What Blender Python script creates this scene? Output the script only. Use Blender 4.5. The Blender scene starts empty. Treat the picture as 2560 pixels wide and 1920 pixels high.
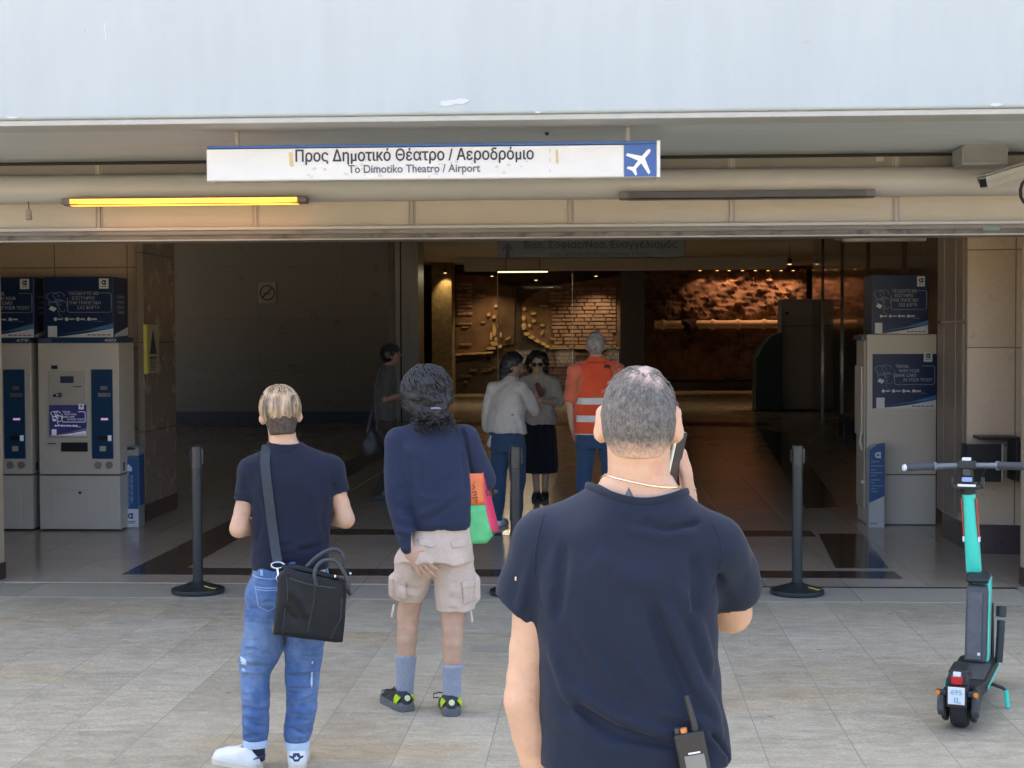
import bpy, bmesh, math, random
import numpy as np
from mathutils import Vector, Matrix
random.seed(7); RNG = np.random.default_rng(7)
R = math.radians
SC = bpy.context.scene
COL = SC.collection
D = 1.1573                      # helper: overview pixels to photograph pixels

# ------------------------------------------------------------------ camera
CH, FPX, PW, PH = 1.87, 3846.0, 2560.0, 1920.0
_psi, _pit, _rol = R(3.363), R(1.862), R(0.224)
_f = Vector((-math.sin(_psi)*math.cos(_pit), math.cos(_psi)*math.cos(_pit), -math.sin(_pit)))
_r0 = Vector((math.cos(_psi), math.sin(_psi), 0)); _u0 = _r0.cross(_f)
_r = _r0*math.cos(_rol) - _u0*math.sin(_rol); _u = _r0*math.sin(_rol) + _u0*math.cos(_rol)
cam_d = bpy.data.cameras.new('camera'); cam = bpy.data.objects.new('camera', cam_d); COL.objects.link(cam)
_m = Matrix((( _r.x, _u.x, -_f.x, 0), (_r.y, _u.y, -_f.y, 0), (_r.z, _u.z, -_f.z, CH), (0, 0, 0, 1)))
cam.matrix_world = _m
cam_d.sensor_width = 36; cam_d.lens = 36*FPX/PW; cam_d.clip_end = 500; cam_d.clip_start = .05
cam_d.dof.use_dof = False
SC.camera = cam
# ------------------------------------------------------------------ sky, sun, exposure
SUN_EL, SUN_AZ = R(42), R(-18)     # azimuth clockwise from +Y : behind the building, so the whole forecourt lies in its shade
w = bpy.data.worlds.new('World'); SC.world = w; w.use_nodes = True
nt = w.node_tree; bg = nt.nodes['Background']
sk = nt.nodes.new('ShaderNodeTexSky'); sk.sky_type = 'NISHITA'; sk.sun_disc = False
sk.sun_elevation = SUN_EL; sk.sun_rotation = SUN_AZ; sk.dust_density = 7.0; sk.air_density = 0.6; sk.ozone_density = 0.3
nt.links.new(sk.outputs[0], bg.inputs[0]); bg.inputs[1].default_value = 0.15
sl = bpy.data.lights.new('sun', 'SUN'); sl.energy = 4.5; sl.angle = R(.5); sl.color = (1.0, .84, .62)
so = bpy.data.objects.new('sun', sl); COL.objects.link(so)
_sd = Vector((math.sin(SUN_AZ)*math.cos(SUN_EL), math.cos(SUN_AZ)*math.cos(SUN_EL), math.sin(SUN_EL)))
so.rotation_euler = _sd.to_track_quat('Z', 'Y').to_euler()
SC.view_settings.view_transform = 'Standard'; SC.view_settings.look = 'None'; SC.view_settings.gamma = 1
SC.view_settings.use_curve_mapping = False
SC.view_settings.exposure = 2.9
SC.cycles.use_denoising = True
SC.cycles.max_bounces = 8; SC.cycles.diffuse_bounces = 5; SC.cycles.glossy_bounces = 3
SC.cycles.sample_clamp_indirect = 6; SC.cycles.caustics_reflective = False; SC.cycles.caustics_refractive = False

def ray(px, py):
    return (_f*FPX + _r*(px-PW/2) - _u*(py-PH/2)).normalized()
def gnd(px, py, z=0.0):
    d = ray(px, py); t = (z-CH)/d.z; return Vector((d.x*t, d.y*t, z))
def at(px, py, Y):
    d = ray(px, py); t = Y/d.y; return Vector((d.x*t, Y, CH+d.z*t))
def atx(px, py, X):
    d = ray(px, py); t = X/d.x; return Vector((X, d.y*t, CH+d.z*t))
def depth(p): return (Vector(p)-Vector((0, 0, CH))).dot(_f)

# ------------------------------------------------------------------ materials
MATS = {}
def N(t, kind, **kw):
    n = t.nodes.new(kind)
    for k, v in kw.items():
        if k[0] == 'i' and k[1:].isdigit(): n.inputs[int(k[1:])].default_value = v
        else:
            try: setattr(n, k, v)
            except Exception: n.inputs[k].default_value = v
    return n
def mixc(t, fac, a, b, blend='MIX'):
    m = t.nodes.new('ShaderNodeMix'); m.data_type = 'RGBA'; m.blend_type = blend
    for s, v in ((m.inputs[0], fac), (m.inputs[6], a), (m.inputs[7], b)):
        if hasattr(v, 'is_output'): t.links.new(v, s)
        elif isinstance(v, (int, float)): s.default_value = v
        else: s.default_value = (*v[:3], 1)
    return m.outputs[2]
def ramp(t, src, p0, p1, c0=(0, 0, 0), c1=(1, 1, 1)):
    r = t.nodes.new('ShaderNodeValToRGB'); t.links.new(src, r.inputs[0])
    r.color_ramp.elements[0].position = p0; r.color_ramp.elements[1].position = p1
    r.color_ramp.elements[0].color = (*c0, 1); r.color_ramp.elements[1].color = (*c1, 1)
    return r.outputs[0]
def coords(t, scale=(1, 1, 1), rot=(0, 0, 0), loc=(0, 0, 0)):
    tc = t.nodes.new('ShaderNodeTexCoord'); mp = t.nodes.new('ShaderNodeMapping')
    mp.inputs['Scale'].default_value = scale; mp.inputs['Rotation'].default_value = rot; mp.inputs['Location'].default_value = loc
    t.links.new(tc.outputs['Object'], mp.inputs[0]); return mp.outputs[0]
def noise(t, vec, scale, detail=4, rough=.6, dist=0):
    n = t.nodes.new('ShaderNodeTexNoise'); n.inputs['Scale'].default_value = scale; n.inputs['Detail'].default_value = detail
    n.inputs['Roughness'].default_value = rough; n.inputs['Distortion'].default_value = dist
    t.links.new(vec, n.inputs['Vector']); return n.outputs['Fac']
def bumpn(t, src, strength, dist=.01, prev=None):
    b = t.nodes.new('ShaderNodeBump'); b.inputs['Strength'].default_value = strength; b.inputs['Distance'].default_value = dist
    t.links.new(src, b.inputs['Height'])
    if prev is not None: t.links.new(prev, b.inputs['Normal'])
    return b.outputs[0]
def newmat(name):
    m = bpy.data.materials.new(name); m.use_nodes = True; t = m.node_tree; p = t.nodes['Principled BSDF']
    MATS[name] = m; return m, t, p
def mat(name, col, rough=.6, metal=0, var=.12, vs=6, stretch=(1, 1, 1), bump=0, bs=60, spec=.5, coat=0, sheen=0, sss=0, emit=None, es=0, wear=None):
    m, t, p = newmat(name)
    v = coords(t, stretch); n = noise(t, v, vs, 5)
    c0 = tuple(c*(1-var) for c in col); c1 = tuple(min(1, c*(1+var)) for c in col)
    c = mixc(t, ramp(t, n, .3, .7), c0, c1)
    if wear:
        n2 = noise(t, coords(t), wear[1], 6, .7); c = mixc(t, ramp(t, n2, wear[2], wear[2]+.12), c, wear[0])
    t.links.new(c, p.inputs['Base Color'])
    p.inputs['Roughness'].default_value = rough; p.inputs['Metallic'].default_value = metal
    p.inputs['Specular IOR Level'].default_value = spec; p.inputs['Coat Weight'].default_value = coat
    if sheen: p.inputs['Sheen Weight'].default_value = sheen; p.inputs['Sheen Roughness'].default_value = .5
    if sss:
        p.inputs['Subsurface Weight'].default_value = sss; p.inputs['Subsurface Radius'].default_value = (1, .35, .2); p.inputs['Subsurface Scale'].default_value = .012
    if bump: t.links.new(bumpn(t, noise(t, v, bs, 4), bump, .004), p.inputs['Normal'])
    if emit: p.inputs['Emission Color'].default_value = (*emit, 1); p.inputs['Emission Strength'].default_value = es
    return m

# ------------------------------------------------------------------ mesh building
class MB:
    def __init__(s): s.v = []; s.f = []
    def add(s, vs, fs):
        o = len(s.v); s.v += [tuple(v) for v in vs]; s.f += [tuple(i+o for i in f) for f in fs]; return s
    def box(s, x0, x1, y0, y1, z0, z1):
        return s.add([(x0,y0,z0),(x1,y0,z0),(x1,y1,z0),(x0,y1,z0),(x0,y0,z1),(x1,y0,z1),(x1,y1,z1),(x0,y1,z1)],
              [(0,3,2,1),(4,5,6,7),(0,1,5,4),(1,2,6,5),(2,3,7,6),(3,0,4,7)])
    def obox(s, c, ax, ay, az):
        c = Vector(c); ax, ay, az = Vector(ax), Vector(ay), Vector(az)
        P = [c+ax*i+ay*j+az*k for k in (-1, 1) for (i, j) in ((-1,-1),(1,-1),(1,1),(-1,1))]
        return s.add(P, [(0,3,2,1),(4,5,6,7),(0,1,5,4),(1,2,6,5),(2,3,7,6),(3,0,4,7)])
    def quad(s, a, b, c, d): return s.add([a, b, c, d], [(0, 1, 2, 3)])
    def tube(s, pts, r, n=10, cap=True, flat=None):
        pts = [Vector(p) for p in pts]; m = len(pts)
        rs = r if isinstance(r, (list, tuple)) else [r]*m
        tan = [(pts[min(i+1, m-1)]-pts[max(i-1, 0)]).normalized() for i in range(m)]
        up = Vector((0, 0, 1)) if abs(tan[0].z) < .9 else Vector((0, 1, 0))
        u = tan[0].cross(up).normalized(); vs = []
        for i in range(m):
            u = (u - tan[i]*u.dot(tan[i])).normalized(); v = tan[i].cross(u)
            fl = flat or 1
            for k in range(n):
                a = 2*math.pi*k/n; vs.append(pts[i]+u*math.cos(a)*rs[i]+v*math.sin(a)*rs[i]*fl)
        fs = [(i*n+k, i*n+(k+1) % n, (i+1)*n+(k+1) % n, (i+1)*n+k) for i in range(m-1) for k in range(n)]
        if cap: fs += [tuple(range(n-1, -1, -1)), tuple((m-1)*n+k for k in range(n))]
        return s.add(vs, fs)
    def lathe(s, prof, c=(0, 0, 0), n=28, axis='z'):
        vs = []
        for (r, z) in prof:
            for k in range(n):
                a = 2*math.pi*k/n; x, y = r*math.cos(a), r*math.sin(a)
                p = (x, y, z) if axis == 'z' else ((z, x, y) if axis == 'x' else (y, z, x))
                vs.append((p[0]+c[0], p[1]+c[1], p[2]+c[2]))
        m = len(prof)
        fs = [(i*n+k, i*n+(k+1) % n, (i+1)*n+(k+1) % n, (i+1)*n+k) for i in range(m-1) for k in range(n)]
        fs += [tuple(range(n-1, -1, -1)), tuple((m-1)*n+k for k in range(n))]
        return s.add(vs, fs)
    def prism(s, out, y0, y1, plane='xz'):
        n = len(out)
        def P(p, y): return (p[0], y, p[1]) if plane == 'xz' else ((p[0], p[1], y) if plane == 'xy' else (y, p[0], p[1]))
        vs = [P(p, y0) for p in out]+[P(p, y1) for p in out]
        return s.add(vs, [tuple(range(n)), tuple(range(2*n-1, n-1, -1))]+[((i+1) % n, i, n+i, n+(i+1) % n) for i in range(n)])
    def mesh(s, name):
        me = bpy.data.meshes.new(name); me.from_pydata(s.v, [], s.f)
        bm = bmesh.new(); bm.from_mesh(me)
        big = [f for f in bm.faces if len(f.verts) > 4]
        if big: bmesh.ops.triangulate(bm, faces=big, ngon_method='EAR_CLIP')
        bmesh.ops.recalc_face_normals(bm, faces=bm.faces); bm.to_mesh(me); bm.free(); return me
    def build(s, name, m, parent=None, smooth=False, bevel=0, seg=2):
        return link(name, s.mesh(name), m, parent, smooth, bevel, seg)
def link(name, me, m, parent=None, smooth=False, bevel=0, seg=2):
    o = bpy.data.objects.new(name, me); COL.objects.link(o)
    if m is not None: me.materials.append(MATS[m] if isinstance(m, str) else m)
    if smooth:
        me.polygons.foreach_set('use_smooth', [True]*len(me.polygons))
        if smooth == 'auto': me.set_sharp_from_angle(angle=R(35))
    if bevel:
        b = o.modifiers.new('edge', 'BEVEL'); b.width = bevel; b.segments = seg; b.limit_method = 'ANGLE'; b.angle_limit = R(40)
        b.harden_normals = False
    if parent is not None:
        o.parent = parent
        if parent.get('world_parts'): o.location = -parent.location
    return o
def tag(o, label=None, cat=None, group=None, kind=None):
    for k, v in (('label', label), ('category', cat), ('group', group), ('kind', kind)):
        if v: o[k] = v
    return o
def thing(name, label, cat, loc=(0, 0, 0), rz=0, group=None, world=False):
    o = bpy.data.objects.new(name, None); COL.objects.link(o); o.location = loc; o.rotation_euler = (0, 0, rz); o.empty_display_size = .1
    if world: o['world_parts'] = 1
    return tag(o, label, cat, group)
def struct(name, mb, m, **k): return tag(mb.build(name, m, **k), kind='structure')
def text_mesh(name, body, w, c, m, parent, h=None, bold=0, deep=.0015, rot=None, align='C', space=1, fat=0):
    """flat raised lettering facing -Y; c is its centre (or left middle); w its width"""
    cu = bpy.data.curves.new(name, 'FONT'); cu.body = body; cu.size = 1; cu.extrude = .5; cu.offset = bold; cu.space_character = space
    cu.resolution_u = 8
    tmp = bpy.data.objects.new(name, cu); COL.objects.link(tmp)
    me = bpy.data.meshes.new_from_object(tmp.evaluated_get(bpy.context.evaluated_depsgraph_get()))
    bpy.data.objects.remove(tmp); bpy.data.curves.remove(cu)
    n = len(me.vertices); a = np.empty(n*3, np.float32); me.vertices.foreach_get('co', a); a = a.reshape(-1, 3)
    lo, hi = a.min(0), a.max(0); s = w/(hi[0]-lo[0]); sy = h/(hi[1]-lo[1]) if h else s
    x = (a[:, 0]-(lo[0]+hi[0])/2)*s; z = (a[:, 1]-(lo[1]+hi[1])/2)*sy; y = -(a[:, 2])*deep*2
    if align == 'L': x = x+w/2
    P = np.stack([x, y, z], 1)
    if fat:                                              # a bolder stroke: copies shifted by a hair, each on its own plane
        nv = len(P); offs = ((0, 0), (fat, 0), (-fat, 0), (0, fat), (0, -fat)); V_ = np.concatenate([P+np.array((dx, -.00012*i, dz)) for i, (dx, dz) in enumerate(offs)])
        F_ = [[v+nv*i for v in p.vertices] for i in range(len(offs)) for p in me.polygons]; me.clear_geometry(); me.from_pydata((V_+np.array(c)).tolist(), [], F_); me.update(); return link(name, me, m, parent)
    if rot: P = P @ np.array(Matrix.Rotation(rot, 3, 'Y')).T
    b = P+np.array(c); me.vertices.foreach_set('co', b.astype(np.float32).ravel()); me.update()
    return link(name, me, m, parent)

# ------------------------------------------------------------------ distance-field sculpting for people and soft things
class Sdf:
    def __init__(s, lo, hi, h):
        s.lo = np.array(lo, float); s.h = h; n = np.ceil((np.array(hi)-s.lo)/h).astype(int)+1
        s.n = n; s.ax = [(s.lo[i]+h*np.arange(n[i])).astype(np.float32) for i in range(3)]
        s.d = np.full(n, .5, np.float32)
    def win(s, lo, hi):
        sl = []
        for i in range(3):
            a = max(0, int((lo[i]-s.lo[i])/s.h)); b = min(s.n[i], int((hi[i]-s.lo[i])/s.h)+2)
            if b <= a: return None
            sl.append(slice(a, b))
        return tuple(sl), s.ax[0][sl[0]][:, None, None], s.ax[1][sl[1]][None, :, None], s.ax[2][sl[2]][None, None, :]
    def mix(s, sl, d, op, k):
        c = s.d[sl]; k = max(k, 1e-4)
        if op == 'u':
            h = np.clip(.5+.5*(c-d)/k, 0, 1); s.d[sl] = c*(1-h)+d*h-k*h*(1-h)
        elif op == 's':
            h = np.clip(.5-.5*(c+d)/k, 0, 1); s.d[sl] = c*(1-h)-d*h+k*h*(1-h)
    def rc(s, a, b, ra, rb=None, k=.02, op='u', flat=None):
        rb = ra if rb is None else rb; a = np.array(a, float); b = np.array(b, float)
        fm = max(1, flat[1]) if flat else 1
        m = max(ra, rb)*fm+k+3*s.h; w = s.win(np.minimum(a, b)-m, np.maximum(a, b)+m)
        if w is None: return s
        sl, X, Y, Z = w; ab = b-a; L = max(float(ab@ab), 1e-9)
        t = np.clip(((X-a[0])*ab[0]+(Y-a[1])*ab[1]+(Z-a[2])*ab[2])/L, 0, 1)
        rx, ry, rz = X-a[0]-t*ab[0], Y-a[1]-t*ab[1], Z-a[2]-t*ab[2]
        q = rx*rx+ry*ry+rz*rz
        if flat:
            u = np.array(flat[0], float); u /= np.linalg.norm(u); c = rx*u[0]+ry*u[1]+rz*u[2]; q = q-c*c+(c/flat[1])**2
        d = (np.sqrt(np.maximum(q, 0))-(ra+(rb-ra)*t))*(min(1, flat[1]) if flat else 1)
        s.mix(sl, d.astype(np.float32), op, k); return s
    def chain(s, pts, rs, k=.02, op='u', flat=None, sub=3):
        P = np.array(pts, float); r = np.array(rs, float); n = len(P); Q = []; q = []
        for i in range(n-1):
            p0, p1, p2, p3 = P[max(i-1, 0)], P[i], P[i+1], P[min(i+2, n-1)]
            for j in range(sub):
                t = j/sub; Q.append(.5*((2*p1)+(-p0+p2)*t+(2*p0-5*p1+4*p2-p3)*t*t+(-p0+3*p1-3*p2+p3)*t**3)); q.append(r[i]+(r[i+1]-r[i])*t)
        Q.append(P[-1]); q.append(r[-1])
        for i in range(len(Q)-1): s.rc(Q[i], Q[i+1], q[i], q[i+1], k if i == 0 else min(k, .008), op, flat)
        return s
    def ell(s, c, r, k=.02, op='u', rot=None):
        c = np.array(c, float); r = np.array(r, float); m = r.max()+k+3*s.h; w = s.win(c-m, c+m)
        if w is None: return s
        sl, X, Y, Z = w; x, y, z = X-c[0], Y-c[1], Z-c[2]
        if rot is not None:
            M = np.array(rot.transposed() if hasattr(rot, 'transposed') else rot)
            x, y, z = (M[0][0]*x+M[0][1]*y+M[0][2]*z, M[1][0]*x+M[1][1]*y+M[1][2]*z, M[2][0]*x+M[2][1]*y+M[2][2]*z)
        q0 = np.sqrt((x/r[0])**2+(y/r[1])**2+(z/r[2])**2); q1 = np.sqrt((x/r[0]**2)**2+(y/r[1]**2)**2+(z/r[2]**2)**2)
        d = q0*(q0-1)/np.maximum(q1, 1e-6)
        s.mix(sl, d.astype(np.float32), op, k); return s
    def loft(s, tab, off=0, n=2.4, k=.03, op='u'):
        T = np.array(tab, float); T = T[np.argsort(T[:, 0])]
        zf = np.linspace(T[0, 0], T[-1, 0], 80); F = []
        for c in range(1, 5):                                   # smooth the table a little
            v = np.interp(zf, T[:, 0], T[:, c]); ker = np.ones(7)/7
            F.append(np.convolve(np.pad(v, 3, 'edge'), ker, 'valid'))
        m = k+3*s.h+abs(off)
        lo = np.array([(F[0]-F[2]).min()-m, (F[1]-F[3]).min()-m, T[0, 0]-m]); hi = np.array([(F[0]+F[2]).max()+m, (F[1]+F[3]).max()+m, T[-1, 0]+m])
        w = s.win(lo, hi)
        if w is None: return s
        sl, X, Y, Z = w; z = Z.ravel(); g = [np.interp(z, zf, f)[None, None, :] for f in F]
        a, b = g[2]+off, g[3]+off
        q = (np.abs((X-g[0])/a)**n+np.abs((Y-g[1])/b)**n)**(1/n)
        d = (q-1)*np.minimum(a, b); d = np.maximum(d, np.maximum(T[0, 0]-Z, Z-T[-1, 0]))
        s.mix(sl, d.astype(np.float32), op, k); return s
    def plane(s, p, nrm, k=.004, box=None):
        """cut away everything on the side nrm points to"""
        nrm = np.array(nrm, float); nrm /= np.linalg.norm(nrm); p = np.array(p, float)
        w = s.win(*(box or (s.lo-1, s.lo+s.h*s.n+1))); sl, X, Y, Z = w
        d = (X-p[0])*nrm[0]+(Y-p[1])*nrm[1]+(Z-p[2])*nrm[2]
        c = s.d[sl]; h = np.clip(.5-.5*(c-d)/k, 0, 1); s.d[sl] = c*(1-h)+d*h+k*h*(1-h); return s
    def like(s): return Sdf(s.lo, s.lo+s.h*(s.n-1)-s.h*.01, s.h)
    def merge(s, o, k=.02):
        h = np.clip(.5+.5*(s.d-o.d)/k, 0, 1); s.d = s.d*(1-h)+o.d*h-k*h*(1-h); return s
    def collar_cut(s, c, rad, zf):
        '''remove what lies above the height zf(angle) near the neck'''
        w = s.win((c[0]-rad, c[1]-rad, s.lo[2]), (c[0]+rad, c[1]+rad, 9)); sl, X, Y, Z = w
        q = np.hypot(X-c[0], Y-c[1]); a = np.arctan2(Y-c[1], X-c[0]); d = Z-zf(a); d = np.where(q < rad, d, -1.)
        s.d[sl] = np.maximum(s.d[sl], d.astype(np.float32)); return s
    def fold(s, pts, r, amp):
        P = np.array(pts, float); m = r*2.5; w = s.win(P.min(0)-m, P.max(0)+m)
        if w is None: return s
        sl, X, Y, Z = w; best = None; n = len(P)
        for i in range(n-1):
            a, ab = P[i], P[i+1]-P[i]; L = max(float(ab@ab), 1e-9)
            t = np.clip(((X-a[0])*ab[0]+(Y-a[1])*ab[1]+(Z-a[2])*ab[2])/L, 0, 1)
            q = (X-a[0]-t*ab[0])**2+(Y-a[1]-t*ab[1])**2+(Z-a[2]-t*ab[2])**2
            g = (i+t)/(n-1); e = np.exp(-q/(r*r))*np.clip(np.minimum(g, 1-g)*6+.25, 0, 1)
            best = e if best is None else np.maximum(best, e)
        s.d[sl] -= (amp*best).astype(np.float32); return s
    def wob(s, amp, sc, seed=0, box=None):
        rg = np.random.default_rng(seed); w = s.win(*(box or (s.lo, s.lo+s.h*s.n))); sl, X, Y, Z = w
        sc = np.array(sc if hasattr(sc, '__len__') else (sc,)*3, float); v = 0
        for i in range(7):
            u = rg.normal(size=3); u /= np.linalg.norm(u); u = u*sc*(1+.9*rg.random())*2*math.pi
            v = v+np.sin(X*u[0]+Y*u[1]+Z*u[2]+rg.random()*6.28)
        s.d[sl] += (amp*v/2.6).astype(np.float32); return s
    def mesh(s, name):
        d = s.d.copy(); d[d == 0] = 1e-7
        for i in range(3):
            e = [slice(None)]*3; e[i] = 0; d[tuple(e)] = np.maximum(d[tuple(e)], s.h*.5); e[i] = -1; d[tuple(e)] = np.maximum(d[tuple(e)], s.h*.5)
        g = d < 0; nx, ny, nz = d.shape; cnt = np.zeros((nx-1, ny-1, nz-1), np.int8)
        for i in (0, 1):
            for j in (0, 1):
                for k in (0, 1): cnt += g[i:nx-1+i, j:ny-1+j, k:nz-1+k]
        act = (cnt > 0) & (cnt < 8); I = np.argwhere(act); vid = np.full(act.shape, -1, np.int32); vid[act] = np.arange(len(I))
        acc = np.zeros((len(I), 3)); c = np.zeros(len(I)); crn = [np.array((i, j, k)) for i in (0, 1) for j in (0, 1) for k in (0, 1)]
        for a in range(8):
            for b in range(a+1, 8):
                if abs(crn[a]-crn[b]).sum() != 1: continue
                A, B = I+crn[a], I+crn[b]; da, db = d[A[:, 0], A[:, 1], A[:, 2]], d[B[:, 0], B[:, 1], B[:, 2]]
                m = (da < 0) != (db < 0); t = np.where(m, da/np.where(m, da-db, 1), 0)
                acc[m] += crn[a]+t[m, None]*(crn[b]-crn[a]); c += m
        V = s.lo+s.h*(I+acc/c[:, None]); Q = []
        for ax in range(3):
            o1, o2 = (ax+1) % 3, (ax+2) % 3; s0 = [slice(None)]*3; s1 = [slice(None)]*3
            s0[ax] = slice(0, -1); s1[ax] = slice(1, None)
            for o in (o1, o2): s0[o] = slice(1, -1); s1[o] = slice(1, -1)
            ga, gb = g[tuple(s0)], g[tuple(s1)]; E = np.argwhere(ga != gb)
            if not len(E): continue
            pos = ga[E[:, 0], E[:, 1], E[:, 2]]; E = E.copy(); E[:, o1] += 1; E[:, o2] += 1
            def cell(da_, db_):
                C = E.copy(); C[:, o1] += da_; C[:, o2] += db_; return vid[C[:, 0], C[:, 1], C[:, 2]]
            q = np.stack([cell(-1, -1), cell(0, -1), cell(0, 0), cell(-1, 0)], 1); q[~pos] = q[~pos][:, ::-1]; Q.append(q)
        Q = np.concatenate(Q) if Q else np.zeros((0, 4), int)
        me = bpy.data.meshes.new(name); me.vertices.add(len(V)); me.vertices.foreach_set('co', V.astype(np.float32).ravel())
        me.loops.add(len(Q)*4); me.loops.foreach_set('vertex_index', Q.astype(np.int32).ravel())
        me.polygons.add(len(Q)); me.polygons.foreach_set('loop_start', np.arange(0, len(Q)*4, 4, dtype=np.int32))
        me.update(calc_edges=True); me.validate(); return me
    def build(s, name, m, parent=None): return link(name, s.mesh(name), m, parent, True)
# ================================================================== materials of the place
def stone_mat(name, c1, c2, joint, bw, bh, rot, rough, mortar=.006, var=.35, sc=9, stretch=(1, 1, 1), bump=.15, stain=None, coat=0, speck=0, loc=(0, 0, 0), off=.5, bmix=.45, gum=False):
    m, t, p = newmat(name)
    v = coords(t, rot=rot, loc=loc)
    b = N(t, 'ShaderNodeTexBrick'); t.links.new(v, b.inputs['Vector']); b.offset = off; b.squash = 1
    b.inputs['Color1'].default_value = (0, 0, 0, 1); b.inputs['Color2'].default_value = (1, 1, 1, 1); b.inputs['Mortar'].default_value = (.5, .5, .5, 1)
    b.inputs['Scale'].default_value = 1; b.inputs['Mortar Size'].default_value = mortar; b.inputs['Mortar Smooth'].default_value = .3
    b.inputs['Brick Width'].default_value = bw; b.inputs['Row Height'].default_value = bh; b.inputs['Bias'].default_value = 0
    v2 = coords(t, stretch)
    n1 = noise(t, v2, sc, 8, .68, .6); n2 = noise(t, coords(t), .9, 3, .5); n3 = noise(t, v2, sc*7, 3, .7)
    f = mixc(t, bmix, n1, b.outputs['Color'], 'MIX'); f = mixc(t, .25, f, n2)
    c = mixc(t, ramp(t, f, .5-var*.7, .5+var*.7), c1, c2)
    g = ramp(t, n3, .33, .67, (.72, .72, .72), (1.2, 1.2, 1.2)); c = mixc(t, .75 if speck else .2, c, g, 'MULTIPLY')
    if stain:
        n4 = noise(t, coords(t, (1, 2.2, 1)), stain[1], 4, .6); c = mixc(t, ramp(t, n4, stain[2], stain[2]+.14), c, stain[0], 'MULTIPLY')
    if gum:                                              # trodden spots and small dark marks
        vo = N(t, 'ShaderNodeTexVoronoi'); vo.inputs['Scale'].default_value = 2.6; t.links.new(coords(t), vo.inputs['Vector'])
        c = mixc(t, ramp(t, vo.outputs['Distance'], .035, .055, (.55, .55, .55), (0, 0, 0)), c, (.13, .12, .10))
        n5 = noise(t, coords(t, (1, 1.6, 1)), 1.7, 5, .7); c = mixc(t, ramp(t, n5, .52, .72, (0, 0, 0), (.30, .30, .30)), c, (.20, .18, .14))
    c = mixc(t, b.outputs['Fac'], c, joint)
    t.links.new(c, p.inputs['Base Color'])
    r = ramp(t, n1, .3, .75, (rough*.85,)*3, (min(1, rough*1.25),)*3); t.links.new(r, p.inputs['Roughness'])
    inv = N(t, 'ShaderNodeMath', operation='SUBTRACT'); inv.inputs[0].default_value = 1; t.links.new(b.outputs['Fac'], inv.inputs[1])
    bn = bumpn(t, inv.outputs[0], .5, .004)
    if bump: bn = bumpn(t, n1, bump, .006, bn)
    t.links.new(bn, p.inputs['Normal']); p.inputs['Coat Weight'].default_value = coat
    return m
stone_mat('paving', (.35, .305, .215), (.56, .495, .36), (.31, .275, .205), .82, .41, (0, 0, R(90)), .62, .0028, .20, 7, (1, 2.0, 1), .25, ((1.0, .90, .76), .45, .56), speck=1, loc=(.12, .1, 0), bmix=.15, gum=True)
stone_mat('kerbstone', (.31, .285, .22), (.52, .475, .375), (.16, .15, .14), 1.2, 5, (0, 0, 0), .5, .004, .35, 8, (1, 2.5, 1), .1, speck=1)
stone_mat('floor_tile', (.44, .365, .275), (.55, .46, .355), (.32, .265, .20), .9, .6, (0, 0, R(90)), .17, .004, .5, 4, (1, 1, 1), 0, off=.0)
stone_mat('floor_dark', (.05, .036, .032), (.085, .065, .058), (.02, .018, .018), .9, .6, (0, 0, R(90)), .1, .003, .5, 9, (1, 1, 1), 0)
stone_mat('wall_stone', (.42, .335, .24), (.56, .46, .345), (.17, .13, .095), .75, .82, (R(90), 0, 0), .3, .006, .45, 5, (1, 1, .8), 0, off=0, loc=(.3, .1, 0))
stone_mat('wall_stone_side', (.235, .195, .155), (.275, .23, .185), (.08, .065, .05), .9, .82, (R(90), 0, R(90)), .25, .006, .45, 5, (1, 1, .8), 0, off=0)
stone_mat('wall_dark', (.155, .148, .145), (.18, .172, .168), (.13, .125, .125), 1.8, 1.1, (R(90), 0, 0), .3, .008, .5, 3, (1, 1, 1), 0, off=0)
stone_mat('granite', (.03, .02, .022), (.09, .062, .06), (.03, .02, .02), 1.2, 9, (R(90), 0, 0), .3, .003, .4, 45, (1, 1, 1), 0)
mat('beam_paint', (.415, .485, .51), .55, var=.035, vs=2.2, stretch=(2.5, 1, .35), bump=.05, bs=14, wear=((.385, .45, .475), 9, .70))
mat('lip_paint', (.46, .48, .47), .6, var=.05, vs=5)
mat('soffit_paint', (.54, .60, .62), .65, var=.06, vs=2.5, stretch=(.5, 2, 1))
mat('cream_panel', (.40, .375, .325), .45, var=.04, vs=3)
mat('cream_metal', (.38, .385, .375), .42, var=.04, vs=2, stretch=(.3, 1, 1))
mat('joint_metal', (.30, .28, .25), .4, metal=.3, var=.1)
mat('gap_dark', (.012, .012, .014), .8)
mat('lintel_metal', (.17, .155, .14), .5, var=.15, vs=4, stretch=(.25, 1, 3), wear=((.10, .09, .085), 3, .55))
mat('dirty_rail', (.13, .125, .115), .6, var=.5, vs=7, stretch=(.35, 1, 1), wear=((.03, .03, .035), 5, .52))
mat('ceiling_paint', (.45, .44, .43), .8, var=.08)
mat('plain_dark', (.06, .062, .07), .5, var=.2)
mat('jamb_paint', (.50, .42, .31), .5, var=.06)
mat('drain', (.012, .012, .013), .5, var=.3)
mat('brushed', (.30, .29, .27), .32, metal=.7, var=.12, vs=3, stretch=(8, 8, .4))

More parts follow.
